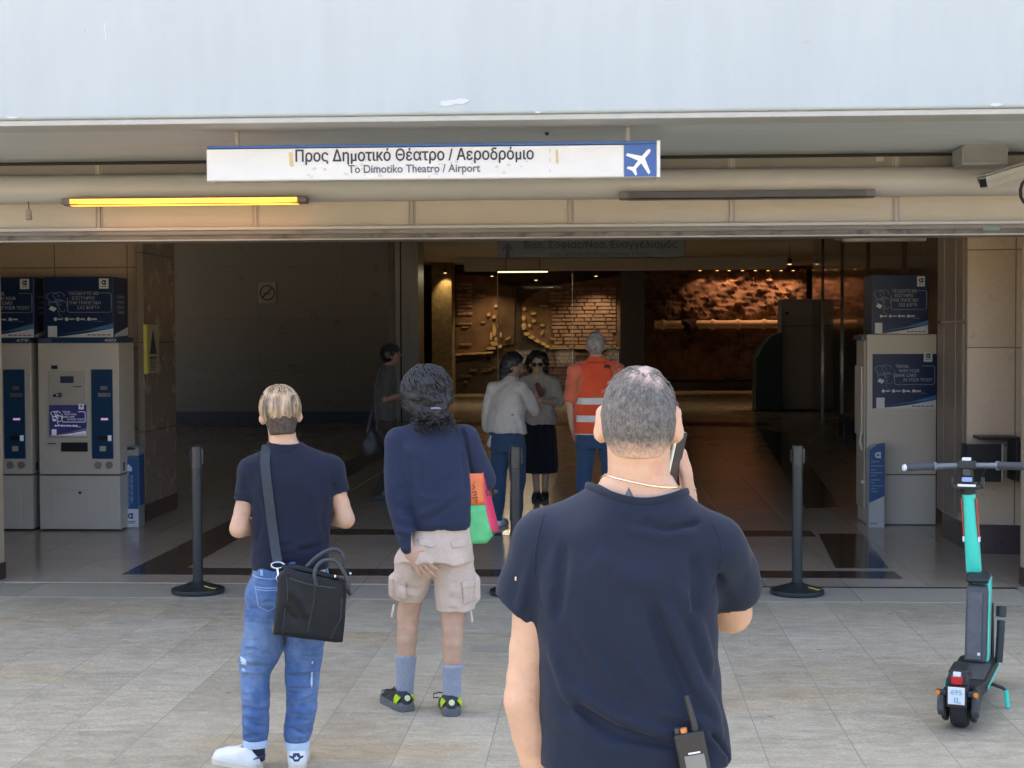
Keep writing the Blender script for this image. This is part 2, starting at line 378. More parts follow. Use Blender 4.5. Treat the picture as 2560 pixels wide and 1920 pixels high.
# ================================================================== ground
struct('pavement', MB().box(-70, 70, -80, 10.74, -.3, 0).box(-70, 70, 10.74, 60, -.3, -.02), 'paving')
struct('threshold_strip', MB().box(-40, 40, 10.745, 11.33, -.05, .003), 'kerbstone')
struct('drain_channel', MB().box(-4.3, 3.0, 11.335, 11.385, -.05, -.004), 'drain')
b = MB()
for i in range(150): b.box(1.0+i*.0135, 1.0+i*.0135+.006, 11.338, 11.382, -.004, .006)
b.build('brush_strip', 'drain', None); tag(bpy.data.objects['brush_strip'], 'row of short dark bristles along the doorway channel by the right post', 'brush strip')
struct('floor', MB().box(-26, 12, 11.39, 62, -.05, .004), 'floor_tile')
def gp(px, py): p = gnd(px, py, .008); return (p.x, p.y)
fb = []
y0, y1 = gnd(312, 1438).y, gnd(312, 1421).y
fb.append(('floor_band', [(-3.75, y0), (2.27, y0), (2.27, y1), (-3.75, y1)]))
ya, yb = gnd(1850, 1343).y, gnd(1850, 1328).y
fb.append(('floor_band', [(-3.3, ya), (1.95, ya), (1.95, yb), (-3.3, yb)]))
fb.append(('floor_band', [(-3.75, y1+.004), (-3.33, y1+.004), (-3.33, 31), (-3.75, 31)]))
a_, b_, c_, d_ = gp(2089, 1420), gp(2222, 1420), gp(2155, 1334), gp(2046, 1334)
fb.append(('floor_band', [a_, b_, c_, d_]))
a_, b_, c_, d_ = gp(2013, 1270), gp(2102, 1267), gp(1966, 1084), gp(1894, 1070)
fb.append(('floor_band', [a_, b_, c_, d_]))
yc, yd = gnd(1900, 1066).y, gnd(1900, 1056).y
fb.append(('floor_band', [(-3.3, yc), (3.4, yc), (3.4, yd), (-3.3, yd)]))
for nm, q in fb:
    tag(MB().prism(q, .0045, .008, 'xy').build(nm, 'floor_dark'), kind='structure')
struct('ceiling', MB().box(-26, 12, 11.95, 62, 4.05, 4.3), 'ceiling_paint')

# ================================================================== the entrance canopy
YB, YF = 9.34, 11.36
zb = at(1280, 284, YB).z
can = thing('canopy', 'pale blue white painted concrete canopy beam with grey underside spanning the whole entrance', 'canopy', (0, YB, zb), world=True)
b = MB(); b.box(-14, 14, YB, YB+.35, zb, zb+9.0)  # carried up out of view so that its shade covers the forecourt
MB().box(-14, 14, YB+.352, 12.3, zb+.352, zb+8.8).build('light_blocker', 'lip_paint', can)  # unseen block added to stop sun leaking in above the opening
o = b.build('beam', 'beam_paint', can, bevel=.02, seg=3)
MB().box(-14, 14, YB+.025, YB+.329, zb-.036, zb-.001).build('drip_edge', 'lip_paint', can, bevel=.008)
MB().box(-14, 14, YB+.332, 12.3, zb-.033, zb-.001).box(-14, 14, YB+.352, 12.3, zb, zb+.35).build('soffit', 'soffit_paint', can)
# flaked patch on the beam
mat('fresh_plaster', (.56, .62, .64), .6, var=.03); mat('chip', (.42, .45, .48), .7, var=.2)
for cx, cz, rx, rz, s in ((1118*1.0, 258, .05, .02, 3), (1150, 254, .06, .018, 5), (2490, 262, .04, .012, 8), (1345, 281, .025, .006, 9), (30, 294, .04, .006, 2)):
    p = at(cx, cz, YB); rr = random.Random(s); out = []
    for k in range(18):
        a = 2*math.pi*k/18; q = .7+.4*rr.random(); out.append((p.x+rx*math.cos(a)*q, p.z+rz*math.sin(a)*q))
    MB().prism(out, YB-.004-.0007*s, YB-.0005-.0002*s).build('flaked_patch', 'fresh_plaster', can)
for cx, cz, rx, rz in ((212, 76, .004, .018), (306, 44, .005, .004), (1744, 137, .004, .008), (1812, 262, .004, .01), (20, 196, .006, .006), (1055, 276, .006, .006), (98, 236, .005, .004), (2020, 105, .02, .008)):
    p = at(cx, cz, YB); MB().prism([(p.x+rx*math.cos(k*.785), p.z+rz*math.sin(k*.785)) for k in range(8)], YB-.003, YB-.0005).build('chip_mark', 'chip', can)
p = at(262, 80, YB); MB().prism([(p.x-.004, p.z+.05), (p.x+.006, p.z-.06), (p.x+.011, p.z-.05), (p.x+.003, p.z+.06)], YB-.003, YB-.0005).build('scratch', 'fresh_plaster', can)
p = at(1365, 327, 9.8); MB().lathe([(.012, -.012), (.012, .005)], (p.x, 9.95, zb-.042), 10).build('bolt', 'gap_dark', can)

# wall of panels above the opening
pan = thing('panel_wall', 'cream panel wall with upright joints above the opening', 'panel wall', (0, YF, 2.7), world=True)
zp0, zp1 = at(1280, 563, YF).z, zb-.055
zpm = at(1280, 440, YF).z
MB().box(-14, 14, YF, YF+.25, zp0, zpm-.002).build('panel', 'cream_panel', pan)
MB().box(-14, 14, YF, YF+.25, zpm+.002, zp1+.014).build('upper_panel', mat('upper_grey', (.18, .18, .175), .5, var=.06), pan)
b = MB()
for xd in (-130, 214, 552, 890, 1232, 1580, 1935, 2290):
    x = at(xd*D, 530, YF).x; b.box(x-.012, x+.012, YF-.014, YF-.001, zp0+.002, zp1-.004)
    b.box(x-.026, x-.018, YF-.006, YF-.001, zp0+.002, zp1-.004); b.box(x+.018, x+.026, YF-.006, YF-.001, zp0+.002, zp1-.004)
b.build('joint_cover', 'joint_metal', pan)
MB().box(-14, 14, YF-.02, YF-.002, zp1-.001, zp1+.0215).build('shadow_gap', 'gap_dark', pan)
p = at(2200, 392, YF); MB().box(p.x-.028, p.x+.028, YF-.008, YF-.001, p.z-.035, p.z+.04).build('patch_plate', 'joint_metal', pan, bevel=.003)

zl0, zl1 = at(1280, 596, 11.3).z, zp0
lin = thing('door_lintel', 'dirty grey brown metal lintel across the top of the wide opening', 'lintel', (0, 11.3, zl0), world=True)
MB().box(-14, 14, 11.3, 11.62, zl0+.045, zl1-.026).build('beam', 'lintel_metal', lin)
MB().box(-14, 14, 11.285, 11.64, zl1-.024, zl1).build('rail', 'cream_metal', lin, bevel=.003)
MB().box(-14, 14, 11.32, 11.6, zl0+.012, zl0+.044).build('shutter_edge', 'dirty_rail', lin)
MB().box(-14, 14, 11.315, 11.605, zl0, zl0+.011).build('bottom_strip', 'joint_metal', lin)
p = at(2478, 572, 11.3); MB().box(p.x-.06, p.x+.06, 11.296, 11.2995, p.z-.012, p.z+.012).build('sticker', mat('sticker_teal', (.14, .22, .24), .5), lin)

# round shutter housing, heater lamps, cable bulb, sensor boxes
pc0, pc1 = at(1280, 424, 11.1), at(1280, 497, 11.1); rh = (pc0.z-pc1.z)/2; zc = (pc0.z+pc1.z)/2
hs = thing('shutter_housing', 'long round cream housing running across above the opening', 'housing', (0, 11.2, zc), world=True)
MB().lathe([(rh, -14), (rh, 14)], (0, 11.2, zc), 48, 'x').build('shell', 'cream_metal', hs, smooth='auto')
mat('lamp_body', (.12, .11, .11), .45, metal=.4); mat('lamp_glow', (.9, .5, .15), .4, emit=(1.0, .33, .028), es=.34)
mat('lamp_off', (.05, .048, .047), .4)
def heater(x0, x1, y0, y1, glow, label):
    Y = 11.06; a, c = at(x0, (y0+y1)/2+(1 if glow else 2), Y), at(x1, (y0+y1)/2-(1 if glow else 2), Y); h = (at(x0, y0, Y).z-at(x0, y1, Y).z)/2; zm = (a.z+c.z)/2
    t_ = thing('heater_lamp', label, 'heater lamp', (a.x, Y, zm), group='strip lamps under the round housing', world=True)
    b = MB()
    prof = [(Y-.045, zm-h*.75), (Y+.05, zm-h), (Y+.09, zm+h*.4), (Y+.02, zm+h), (Y-.045, zm+h*.9)]
    b.prism(prof, a.x, c.x, 'yz'); b.build('housing', 'lamp_body', t_, bevel=.004)
    d = (c.x-a.x)*.03
    m_ = MB(); m_.box(a.x+d*1.2, c.x-d*1.2, Y-.052, Y-.047, zm-h*.62, zm+h*.7).box(a.x+d*1.2, c.x-d*1.2, Y-.04, Y+.04, zm-h*1.12, zm-h*1.02)
    m_.build('tube', 'lamp_glow' if glow else 'lamp_off', t_)
    b = MB()
    if glow:
        for i in range(58):
            x = a.x+d*1.3+(c.x-a.x-d*2.6)*i/57; b.box(x-.0015, x+.0015, Y-.056, Y-.053, zm-h*.62, zm+h*.1)
        b.build('grille', mat('grille_wire', (.35, .2, .06), .4, metal=.5), t_)
heater(158, 768, 494, 512, True, 'long glowing orange heater lamp under the round housing')
heater(1548, 2186, 477, 497, False, 'unlit dark strip lamp under the round housing')
p = at(72, 533, 11.15)
t_ = thing('hanging_sensor', 'small grey sensor hanging on a cable above the ticket machines', 'sensor', (p.x, 11.15, p.z), world=True)
MB().tube([(p.x, 11.15, zc-rh+.02), (p.x, 11.15, p.z+.02)], .004, 8).build('cable', 'gap_dark', t_)
MB().lathe([(.006, .03), (.02, .02), (.021, -.005), (.017, -.008), (.024, -.02), (.024, -.042), (.018, -.05)], (p.x, 11.15, p.z), 16).build('body', 'joint_metal', t_, smooth='auto')

mat('box_grey', (.22, .235, .24), .5, var=.05); mat('cam_shell', (.30, .31, .295), .45, var=.06)
a, c = at(2405, 358, 10.9), at(2520, 411, 10.9)
t_ = thing('junction_box', 'grey metal box fixed under the soffit beside the camera', 'junction box', (a.x, 10.9, c.z), world=True)
MB().box(a.x, c.x, 10.9, 11.2, c.z, zb-.041).build('case', 'box_grey', t_, bevel=.006)
MB().box(a.x+.012, c.x-.012, 10.893, 10.8985, c.z+.018, a.z-.012).build('cover', mat('box_face', (.15, .16, .18), .5), t_, bevel=.003)
a, c, e = at(2458, 456, 10.6), at(2600, 413, 10.85), at(2545, 480, 10.6)
t_ = thing('security_camera', 'pale grey security camera with sunshield at the right end of the soffit', 'security camera', a, world=True)
dv = (Vector(c)-Vector(a)); L = dv.length; dv.normalize(); sd = dv.cross(Vector((0, 0, 1))).normalized(); up = sd.cross(dv)
mid = Vector(a)+dv*(L*.5)
MB().obox(mid-up*.004, dv*(L*.5), sd*.04, up*.042).build('body', 'cam_shell', t_, bevel=.012, seg=3)
MB().obox(mid+up*.049-dv*.012, dv*(L*.5), sd*.048, up*.004).obox(mid+sd*.046+up*.02-dv*.012, dv*(L*.5), sd*.003, up*.02).obox(mid-sd*.046+up*.02-dv*.012, dv*(L*.5), sd*.003, up*.02).build('sunshield', 'cam_shell', t_, bevel=.003)
MB().obox(Vector(a)-dv*.003-up*.004, dv*.004, sd*.03, up*.027).build('lens_window', mat('lens_glass', (.02, .022, .025), .1), t_)
MB().tube([at(px_, py_, 10.58) for px_, py_ in ((2566, 448), (2556, 458), (2551, 474), (2552, 492), (2560, 506), (2570, 512))], .011, 10).build('cable_loop', 'gap_dark', t_, smooth='auto')
q = mid+dv*(L*.3)
MB().tube([q-up*.036, q-up*.09+sd*.0, (q.x+.08, q.y+.1, q.z-.12), (q.x+.2, q.y+.25, q.z-.02), (q.x+.22, q.y+.3, zb+.02)], .012, 10).build('cable', 'gap_dark', t_, smooth='auto')
MB().tube([(q.x+.02, q.y, q.z+.03), (q.x+.02, q.y+.02, zb+.025)], .022, 12).build('bracket', 'gap_dark', t_, smooth='auto')

# ------------------------------------------------------------------ hanging sign
SY = 9.66
sl_, sr_ = at(516, 410, SY), at(1649, 398, SY)
zt, zbm = (at(516, 366, SY).z+at(1649, 353, SY).z)/2, (at(516, 454, SY).z+at(1649, 442, SY).z)/2
sx0, sx1 = sl_.x, sr_.x
mat('sign_white', (.72, .74, .73), .35, var=.03, vs=5, stretch=(1, 1, 3), wear=((.60, .60, .55), 6, .68)); mat('sign_blue', (.035, .11, .36), .35, var=.05)
mat('ink', (.03, .03, .05), .5); mat('ink_grey', (.13, .13, .15), .5); mat('sign_paint_white', (.82, .84, .85), .4, var=.02); mat('tape', (.62, .52, .28), .6, var=.15, vs=30); mat('smudge', (.58, .60, .60), .5, var=.1, vs=30)
sg = thing('station_sign', 'long white hanging station sign with Greek lettering, blue edge and aeroplane panel', 'sign', ((sx0+sx1)/2, SY, zbm), world=True)
tw = sx1-sx0; xs = lambda px: sx0+(px-516)/(1649-516)*tw
zz = lambda fy: zbm+(zt-zbm)*fy
xp0, xp1 = xs(1562), xs(1640)
MB().box(sx0, sx1, SY, SY+.13, zbm, zt-.018).build('cabinet', 'sign_white', sg, bevel=.008)
MB().box(sx0+.006, xp1, SY-.012, SY+.135, zt-.016, zt).build('top_edge', 'sign_blue', sg, bevel=.003)
MB().box(sx0+.012, xp0-.004, SY-.006, SY-.001, zbm+.008, zt-.022).build('face', 'sign_white', sg)
MB().box(xp0, xp1, SY-.010, SY-.001, zbm+.004, zt-.018).build('pictogram_panel', 'sign_blue', sg)
MB().box(xp1+.004, sx1+.004, SY-.016, SY+.13, zbm-.004, zt+.004).build('end_cap', 'sign_white', sg, bevel=.004)
pl = [(0, 1.0), (.09, .93), (.13, .78), (.13, .30), (1.0, -.18), (1.0, -.36), (.13, -.10), (.11, -.62), (.40, -.84), (.40, -.98), (.0, -.88)]
pl = pl+[(-x, y) for x, y in pl[-2::-1] if x > 0]
ca, sa = math.cos(R(-40)), math.sin(R(-40)); pc = ((xp0+xp1)/2+.003, (zbm+zt)/2-.01); ps = (xp1-xp0)*.47
MB().prism([(pc[0]+ps*(x*ca-y*sa), pc[1]+ps*(x*sa+y*ca)) for x, y in pl], SY-.014, SY-.0105).build('aeroplane_symbol', 'sign_paint_white', sg)
text_mesh('lettering', 'Προς Δημοτιкό Θέατρο / Αεροδρόμιο', xs(1338)-xs(743), ((xs(743)+xs(1338))/2, SY-.0085, zz(.66)), 'ink', sg, h=.098, fat=.0016)
text_mesh('lettering', 'To Dimotiko Theatro / Airport', xs(1205)-xs(876), ((xs(876)+xs(1205))/2, SY-.0085, zz(.27)), 'ink_grey', sg, h=.066, fat=.001)
b = MB()
for px, w_, f0, f1 in ((732, .026, .42, .80), (1396, .016, .42, .80)):
    x = xs(px); b.prism([(x-w_*.6, zz(f1)), (x+w_*.3, zz(f1-.02)), (x+w_*.55, zz(f0)), (x+w_*.1, zz(f0-.05)), (x-w_*.15, zz(f0+.02)), (x-w_*.4, zz(f0-.02))], SY-.009, SY-.0065)
b.build('tape_strip', 'tape', sg)
b = MB(); rr = random.Random(4)
for i in range(46):
    x = xs(rr.uniform(760, 1330)); f = rr.choice((rr.uniform(.30, .5), rr.uniform(.05, .22), rr.uniform(.3, .75))); s_ = rr.uniform(.006, .018)
    b.prism([(x+s_*math.cos(k*1.05)*rr.uniform(.5, 1.2), zz(f)+s_*.7*math.sin(k*1.05)*rr.uniform(.5, 1.2)) for k in range(6)], SY-.0062-.00002*i, SY-.0040-.00002*i)
for f in (.15, .45, .72): b.box(xs(1377), xs(1381), SY-.0076, SY-.0064, zz(f), zz(f+.1))
b.build('adhesive_mark', 'smudge', sg)
for px in (589, 1572):
    x = xs(px); r_ = MB().box(x-.011, x+.011, SY+.05, SY+.075, zt-.002, zb-.041).build('hanging_bar', 'joint_metal', sg)

# ------------------------------------------------------------------ door jambs
for (x0, x1, lab) in ((-14.0, at(6, 1000, 11.56).x, 'cream door jamb at the left edge of the opening beside the ticket machines'), (at(2553, 1000, 11.56).x, 14.0, 'cream door jamb at the right edge of the opening behind the scooter')):
    j = thing('door_jamb', lab, 'door jamb', ((x0 if x0 > 0 else x1), 11.3, 0), world=True)
    MB().box(x0, x1, 11.3, 11.56, .13, zl0-.002).build('post', 'jamb_paint', j, bevel=.006)
    MB().box(x0-(.006 if x0 > 0 else 0), x1+(0 if x0 > 0 else .006), 11.292, 11.568, .004, .128).build('skirting', 'granite', j)

# ================================================================== inside : walls
def wall(name, label, x0, x1, y0, y1, z0, z1, m, skirt=None, sm='granite', faces='f', cat='wall'):
    t_ = thing(name, label, cat, ((x0+x1)/2, (y0+y1)/2, 0), world=True)
    MB().box(x0, x1, y0, y1, z0+(skirt or 0), z1).build('facing', m, t_)
    if skirt: MB().box(x0-.008, x1+.008, y0-.008, y1+.008, z0, z0+skirt-.002).build('skirting', sm, t_)
    return t_
wall('stone_wall', 'beige stone wall behind the two ticket machines on the left', -12, -4.66, 15.35, 16.3, 0, 4.04, 'wall_stone', .17)
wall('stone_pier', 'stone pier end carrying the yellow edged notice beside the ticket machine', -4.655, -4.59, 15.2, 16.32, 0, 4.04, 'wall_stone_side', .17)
xl, xr = at(400, 900, 32).x-16, at(972, 900, 32).x
t_ = thing('back_wall', 'wide dark panelled back wall with the no smoking sign and blue skirting', 'wall', (xr, 32, 0), world=True)
MB().box(xl, xr, 32, 33, .26, 4.04).build('facing', 'wall_dark', t_); MB().box(xl, xr+.01, 31.99, 33, 0, .258).build('skirting', mat('skirt_blue', (.035, .04, .06), .4), t_)
wall('side_wall', 'unseen far left end wall of the dim hall', -26, -25.6, 16.3, 62, 0, 4.04, 'wall_dark')  # unseen wall added to block light on the hall's left
wall('end_wall', 'plain dark wall closing the hall behind the displays', -26, 12, 53.2, 53.6, 0, 4.04, 'wall_dark')  # added to block light from behind the displays
# lift pier beside the back wall
x0, x1, x2 = at(972, 900, 33).x+.02, at(990, 900, 33).x, at(1047, 900, 33).x
t_ = thing('metal_pier', 'brushed metal clad pier behind the grey clothed person', 'pier', (x0, 33, 0), world=True)
MB().box(x0, x1-.01, 33, 34, 0, 4.04).build('corner_strip', mat('orange_brown_strip', (.28, .18, .09), .35, metal=.4), t_)  # narrow strip in an orange-brown colour along the pier edge
MB().box(x1, x2, 32.97, 34, 0, 4.04).build('cladding', 'brushed', t_)
MB().box(x1+.1, x1+.13, 32.955, 32.969, 0, 4.04).build('joint', 'gap_dark', t_)
# bulkhead
zk = at(1300, 676, 44).z
wall('bulkhead', 'dark hanging bulkhead above the lit brick display', x2, 5.2, 44, 44.6, zk, 4.04, 'ceiling_paint', cat='bulkhead')
# display recess : left lit stone cheek
x3, x4 = at(1075, 800, 46).x, at(1138, 800, 47.6).x
mat('rough_render', (.21, .16, .10), .9, var=.3, vs=6, bump=.9, bs=22)
wall('plaster_cheek', 'rough yellow lit plaster wall at the left of the brick display', x3, x4, 46.5, 47.6, 0, 4.04, 'rough_render')
wall('dark_pier', 'dark upright pier between the brick display and the rock display', at(1551, 800, 46).x, at(1612, 800, 46).x, 46, 46.8, 0, 4.04, 'plain_dark', cat='pier')
# brick display : plaster ground with old bricks in relief
BY = 48.0
mat('old_plaster', (.21, .125, .075), .9, var=.3, vs=2.2, bump=.8, bs=9); mat('old_brick', (.37, .235, .165), .85, var=.3, vs=3, bump=.6, bs=14)
mat('pale_stone', (.60, .44, .22), .85, var=.25, vs=4, bump=.6, bs=12); mat('shaded_brick', (.14, .09, .07), .9, var=.4, vs=3, bump=.6, bs=12)
t_ = thing('brick_display', 'excavated old brick wall display behind glass, lit from above', 'display', (at(1350, 985, BY).x, BY, 0), world=True)
X = lambda px: at(px, 800, BY).x
Zy = lambda py: at(1350, py, BY).z
MB().box(X(1060), X(1560), BY+.06, BY+.5, 0, 4.04).build('backing', mat('old_earth', (.055, .040, .032), .95, var=.4, vs=1.4, bump=.6, bs=6), t_)
def patch(out, y0, y1, m, nm):
    return MB().prism([(X(a), Zy(b_)) for a, b_ in out], y0, y1).build(nm, m, t_)
patch([(1140, 686), (1244, 690), (1244, 868), (1190, 884), (1140, 886)], BY, BY+.055, 'old_plaster', 'plaster_panel')
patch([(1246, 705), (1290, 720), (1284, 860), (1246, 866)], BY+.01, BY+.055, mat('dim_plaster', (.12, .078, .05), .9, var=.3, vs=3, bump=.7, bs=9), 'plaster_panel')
patch([(1305, 760), (1330, 735), (1375, 715), (1552, 690), (1552, 872), (1375, 872), (1330, 840), (1306, 815)], BY, BY+.055, 'old_plaster', 'plaster_panel')
b = MB(); rr = random.Random(11)
def brick(xa, xb, za, zb_, d=.07):
    j = lambda: rr.uniform(-.006, .006); b.box(X(xa)+j(), X(xb)+j(), BY-d+j(), BY-.002, Zy(zb_)+j(), Zy(za)+j())
for r_ in range(16):
    y = 719+r_*9.6; x = 1374+rr.uniform(-1, 22)*(1 if r_ < 4 else .5)
    while x < 1537:
        w_ = rr.choice((15, 24, 30, 36, 40)); xe = min(x+w_, 1541)
        if xe-x > 8 and not (r_ == 0 and x < 1395): brick(x+1, xe-1, y+.8, y+8.2)
        x = xe+1.5
for r_ in range(9):
    y = 706+r_*9.3; x = 1142
    for w_ in ((17, 20) if r_ % 2 else (24, 14)):
        if rr.random() < .93-(.3 if r_ > 6 else 0): brick(x+1, x+w_, y, y+7)
        x += w_+1
for (xa, xb, ya_, yb_) in ((1190, 1214, 735, 742), (1150, 1178, 858, 864), (1145, 1180, 806, 811), (1155, 1172, 815, 820), (1350, 1370, 762, 768), (1202, 1214, 803, 809)): brick(xa, xb, ya_, yb_)
b.build('brickwork', 'old_brick', t_, bevel=.012, seg=1)
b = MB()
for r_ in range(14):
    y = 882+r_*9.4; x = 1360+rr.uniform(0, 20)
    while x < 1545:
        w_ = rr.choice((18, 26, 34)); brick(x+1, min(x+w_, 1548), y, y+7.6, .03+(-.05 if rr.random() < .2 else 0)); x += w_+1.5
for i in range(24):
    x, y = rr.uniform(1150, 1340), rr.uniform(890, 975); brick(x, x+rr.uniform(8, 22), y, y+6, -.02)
b.build('shadow_brickwork', 'shaded_brick', t_)  # lower bricks in a darker colour that stands for shade
b = MB()
def stone(px, py, w_, h_, a=0):
    out = []
    for k in range(9):
        an = 2*math.pi*k/9; q = rr.uniform(.75, 1.15); u_, v_ = w_*.5*q*math.cos(an), h_*.5*q*math.sin(an)
        out.append((X(px+u_*math.cos(a)-v_*math.sin(a)), Zy(py+u_*math.sin(a)+v_*math.cos(a))))
    b.prism(out, BY-.09, BY-.003)
for s_ in ((1311, 772, 11, 11), (1309, 795, 10, 16), (1310, 816, 12, 18), (1324, 814, 8, 9), (1334, 784, 14, 8), (1335, 802, 11, 8, .4), (1356, 813, 13, 7), (1356, 831, 16, 6, -1), (1222, 786, 9, 9), (1236, 792, 9, 9),
           (1236, 826, 8, 34), (1228, 840, 7, 20), (1252, 836, 6, 14), (1270, 846, 14, 6, -.5), (1236, 858, 22, 12), (1228, 870, 26, 8), (1250, 866, 14, 8), (1240, 848, 8, 12), (1318, 835, 20, 10, .3), (1330, 843, 24, 10, .4), (1344, 852, 26, 9, .5), (1358, 860, 20, 8, .4), (1368, 866, 16, 8, .2), (1240, 765, 9, 8)): stone(*s_)
b.build('pale_rubble', 'pale_stone', t_, bevel=.01, seg=1)
b = MB(); x = 1139
while x < 1232: w_ = rr.uniform(6, 14); b.box(X(x), X(min(x+w_, 1232)), BY-.06, BY-.003, Zy(887-(x-1139)*.05+rr.uniform(-1, 1)), Zy(883-(x-1139)*.05)); x += w_
x = 1375
while x < 1552: w_ = rr.uniform(8, 22); b.box(X(x), X(min(x+w_, 1552)), BY-.06, BY-.003, Zy(872+rr.uniform(-.6, .6)), Zy(869.5)); x += w_
b.build('ledge', 'pale_stone', t_)
# glazing in front
t_ = thing('display_glazing', 'tall glass panes with thin metal joints in front of the brick display', 'glazing', (X(1350), 46.4, 0), world=True)
m, t, p = newmat('clear_glass'); tr = N(t, 'ShaderNodeBsdfTransparent'); gl = N(t, 'ShaderNodeBsdfGlossy'); gl.inputs['Roughness'].default_value = .03
mx = N(t, 'ShaderNodeMixShader'); mx.inputs[0].default_value = .008; t.links.new(tr.outputs[0], mx.inputs[1]); t.links.new(gl.outputs[0], mx.inputs[2]); t.links.new(mx.outputs[0], t.nodes['Material Output'].inputs[0])
GX = [at(px, 800, 46.4).x for px in (1140, 1244.5, 1431, 1549)]
for i in range(3): MB().box(GX[i]+.012, GX[i+1]-.012, 46.395, 46.405, .05, zk).build('pane', 'clear_glass', t_)
b = MB()
for x in GX[1:3]: b.box(x-.011, x+.011, 46.39, 46.41, .05, zk)
b.build('joint', mat('glass_edge', (.45, .42, .36), .3, metal=.5), t_)
# rock display with clay pipe
EY = 51.0
S = Sdf((at(1605, 800, EY).x, EY-1.2, .28), (at(2012, 800, EY).x, EY+.6, 4.03), .045)
xa, xb = S.lo[0], S.lo[0]+S.h*S.n[0]
sl, X_, Y_, Z_ = S.win(S.lo, S.lo+S.h*S.n)
S.d[:] = (EY-np.interp(Z_.ravel(), (.28, 1.2, 1.9, 2.35, 2.6, 3.4, 4.03), (.05, .02, -.05, .55, .62, .45, .35))[None, None, :]-Y_+0*X_)*.8
S.wob(.07, (1.2, 1.2, 1.6), 3); S.wob(.05, (2.6, 2.6, 4.0), 4, ((xa, EY-2, 2.2), (xb, EY+1, 4.1))); S.wob(.035, (5, 5, 6), 5)
mat('earth_rock', (.24, .15, .105), .95, var=.35, vs=1.5, bump=1, bs=8)
t_ = thing('rock_display', 'rough brown excavated rock face lit by a row of spots', 'display', ((xa+xb)/2, EY, 0), world=True)
S.build('rock_face', 'earth_rock', t_)
MB().box(xa, xb, EY-.35, EY+.3, 0, .27).build('plinth', 'plain_dark', t_)
MB().box(at(1612, 800, EY).x, at(1640, 800, EY).x, EY-.3, EY+.1, .27, 2.9).build('earth_column', 'old_plaster', t_, bevel=.03)
zpi = at(1800, 811, EY-.75); rp = .13
t_ = thing('clay_pipe', 'old terracotta water pipe with collars crossing the rock face', 'pipe', (zpi.x, EY-.75, zpi.z), world=True)
pr = []
x0, x1 = at(1636, 815, EY-.75).x, at(1952, 800, EY-.75).x
cols = [at(px, 810, EY-.75).x for px in (1658, 1782, 1845, 1910)]
xx = np.linspace(x0, x1, 90)
for x in xx:
    c_ = max([math.exp(-((x-q)/.06)**2) for q in cols]); pr.append((rp+.05*c_, x))
mat('terracotta', (.78, .60, .40), .8, var=.15, vs=4, bump=.3, bs=20)
b = MB(); b.lathe(pr, (0, EY-.75, zpi.z), 20, 'x'); o = b.build('shaft', 'terracotta', t_, smooth='auto')
S = Sdf(at(1690, 870, EY-.8)-Vector((0, .4, 0)), at(1765, 770, EY-.8)+Vector((0, .4, 0)), .04); c_ = at(1727, 818, EY-.8)
S.ell(c_, (.24, .24, .25)).ell(c_+Vector((-.12, 0, .12)), (.18, .2, .14)).wob(.035, 3, 8).build('broken_joint', mat('dark_earth', (.05, .03, .022), .95, var=.4, bump=.8, bs=12), t_)

# right side of the hall
x0, x1 = at(1953, 900, 37).x, at(2035, 900, 37).x
t_ = thing('grey_cabinet', 'tall flat grey cabinet standing at the far right of the hall', 'cabinet', ((x0+x1)/2, 37, 0), world=True)
mat('cabinet_grey', (.30, .30, .31), .5, var=.08)
zc1 = at(1990, 748, 37).z; zj = at(1990, 815, 37).z
MB().box(x0, x1, 37, 37.8, .05, zj-.008).build('door', 'cabinet_grey', t_, bevel=.01); MB().box(x0, x1, 37, 37.8, zj+.008, zc1).build('upper_door', 'cabinet_grey', t_, bevel=.01)
MB().box(x0+.02, x1-.02, 37.03, 37.78, 0, .049).box(x0+.01, x1-.01, 37.03, 37.78, zj-.006, zj+.006).build('plinth', 'gap_dark', t_)
p = at(1967, 783, 37); MB().box(p.x-.03, p.x+.03, 36.985, 36.998, p.z-.04, p.z+.04).build('lock', 'gap_dark', t_)
xg = at(1889, 950, 36.9).x; gy = 36.85
t_ = thing('green_kiosk', 'dark green cabinet with a slanting top beside the tall grey cabinet', 'kiosk', (xg, gy, 0), world=True)
mat('kiosk_green', (.008, .042, .038), .45, var=.15)
q = lambda px, py: (at(px, py, gy).x, at(px, py, gy).z)
MB().prism([(xg, .03), (x0-.01, .03), (x0-.01, q(1950, 832)[1]), (q(1928, 842)), (q(1905, 868)), (q(1891, 895))], gy, gy+.9).build('body', 'kiosk_green', t_, bevel=.015)
MB().box(xg-.02, x0-.012, gy-.02, gy+.9, 0, .028).build('plinth', 'gap_dark', t_)
MB().tube([q_ if len(q_) == 3 else (q_[0], gy-.012, q_[1]) for q_ in (q(1892, 893), q(1906, 866), q(1926, 843))], .015, 8).build('edge_trim', 'brushed', t_)
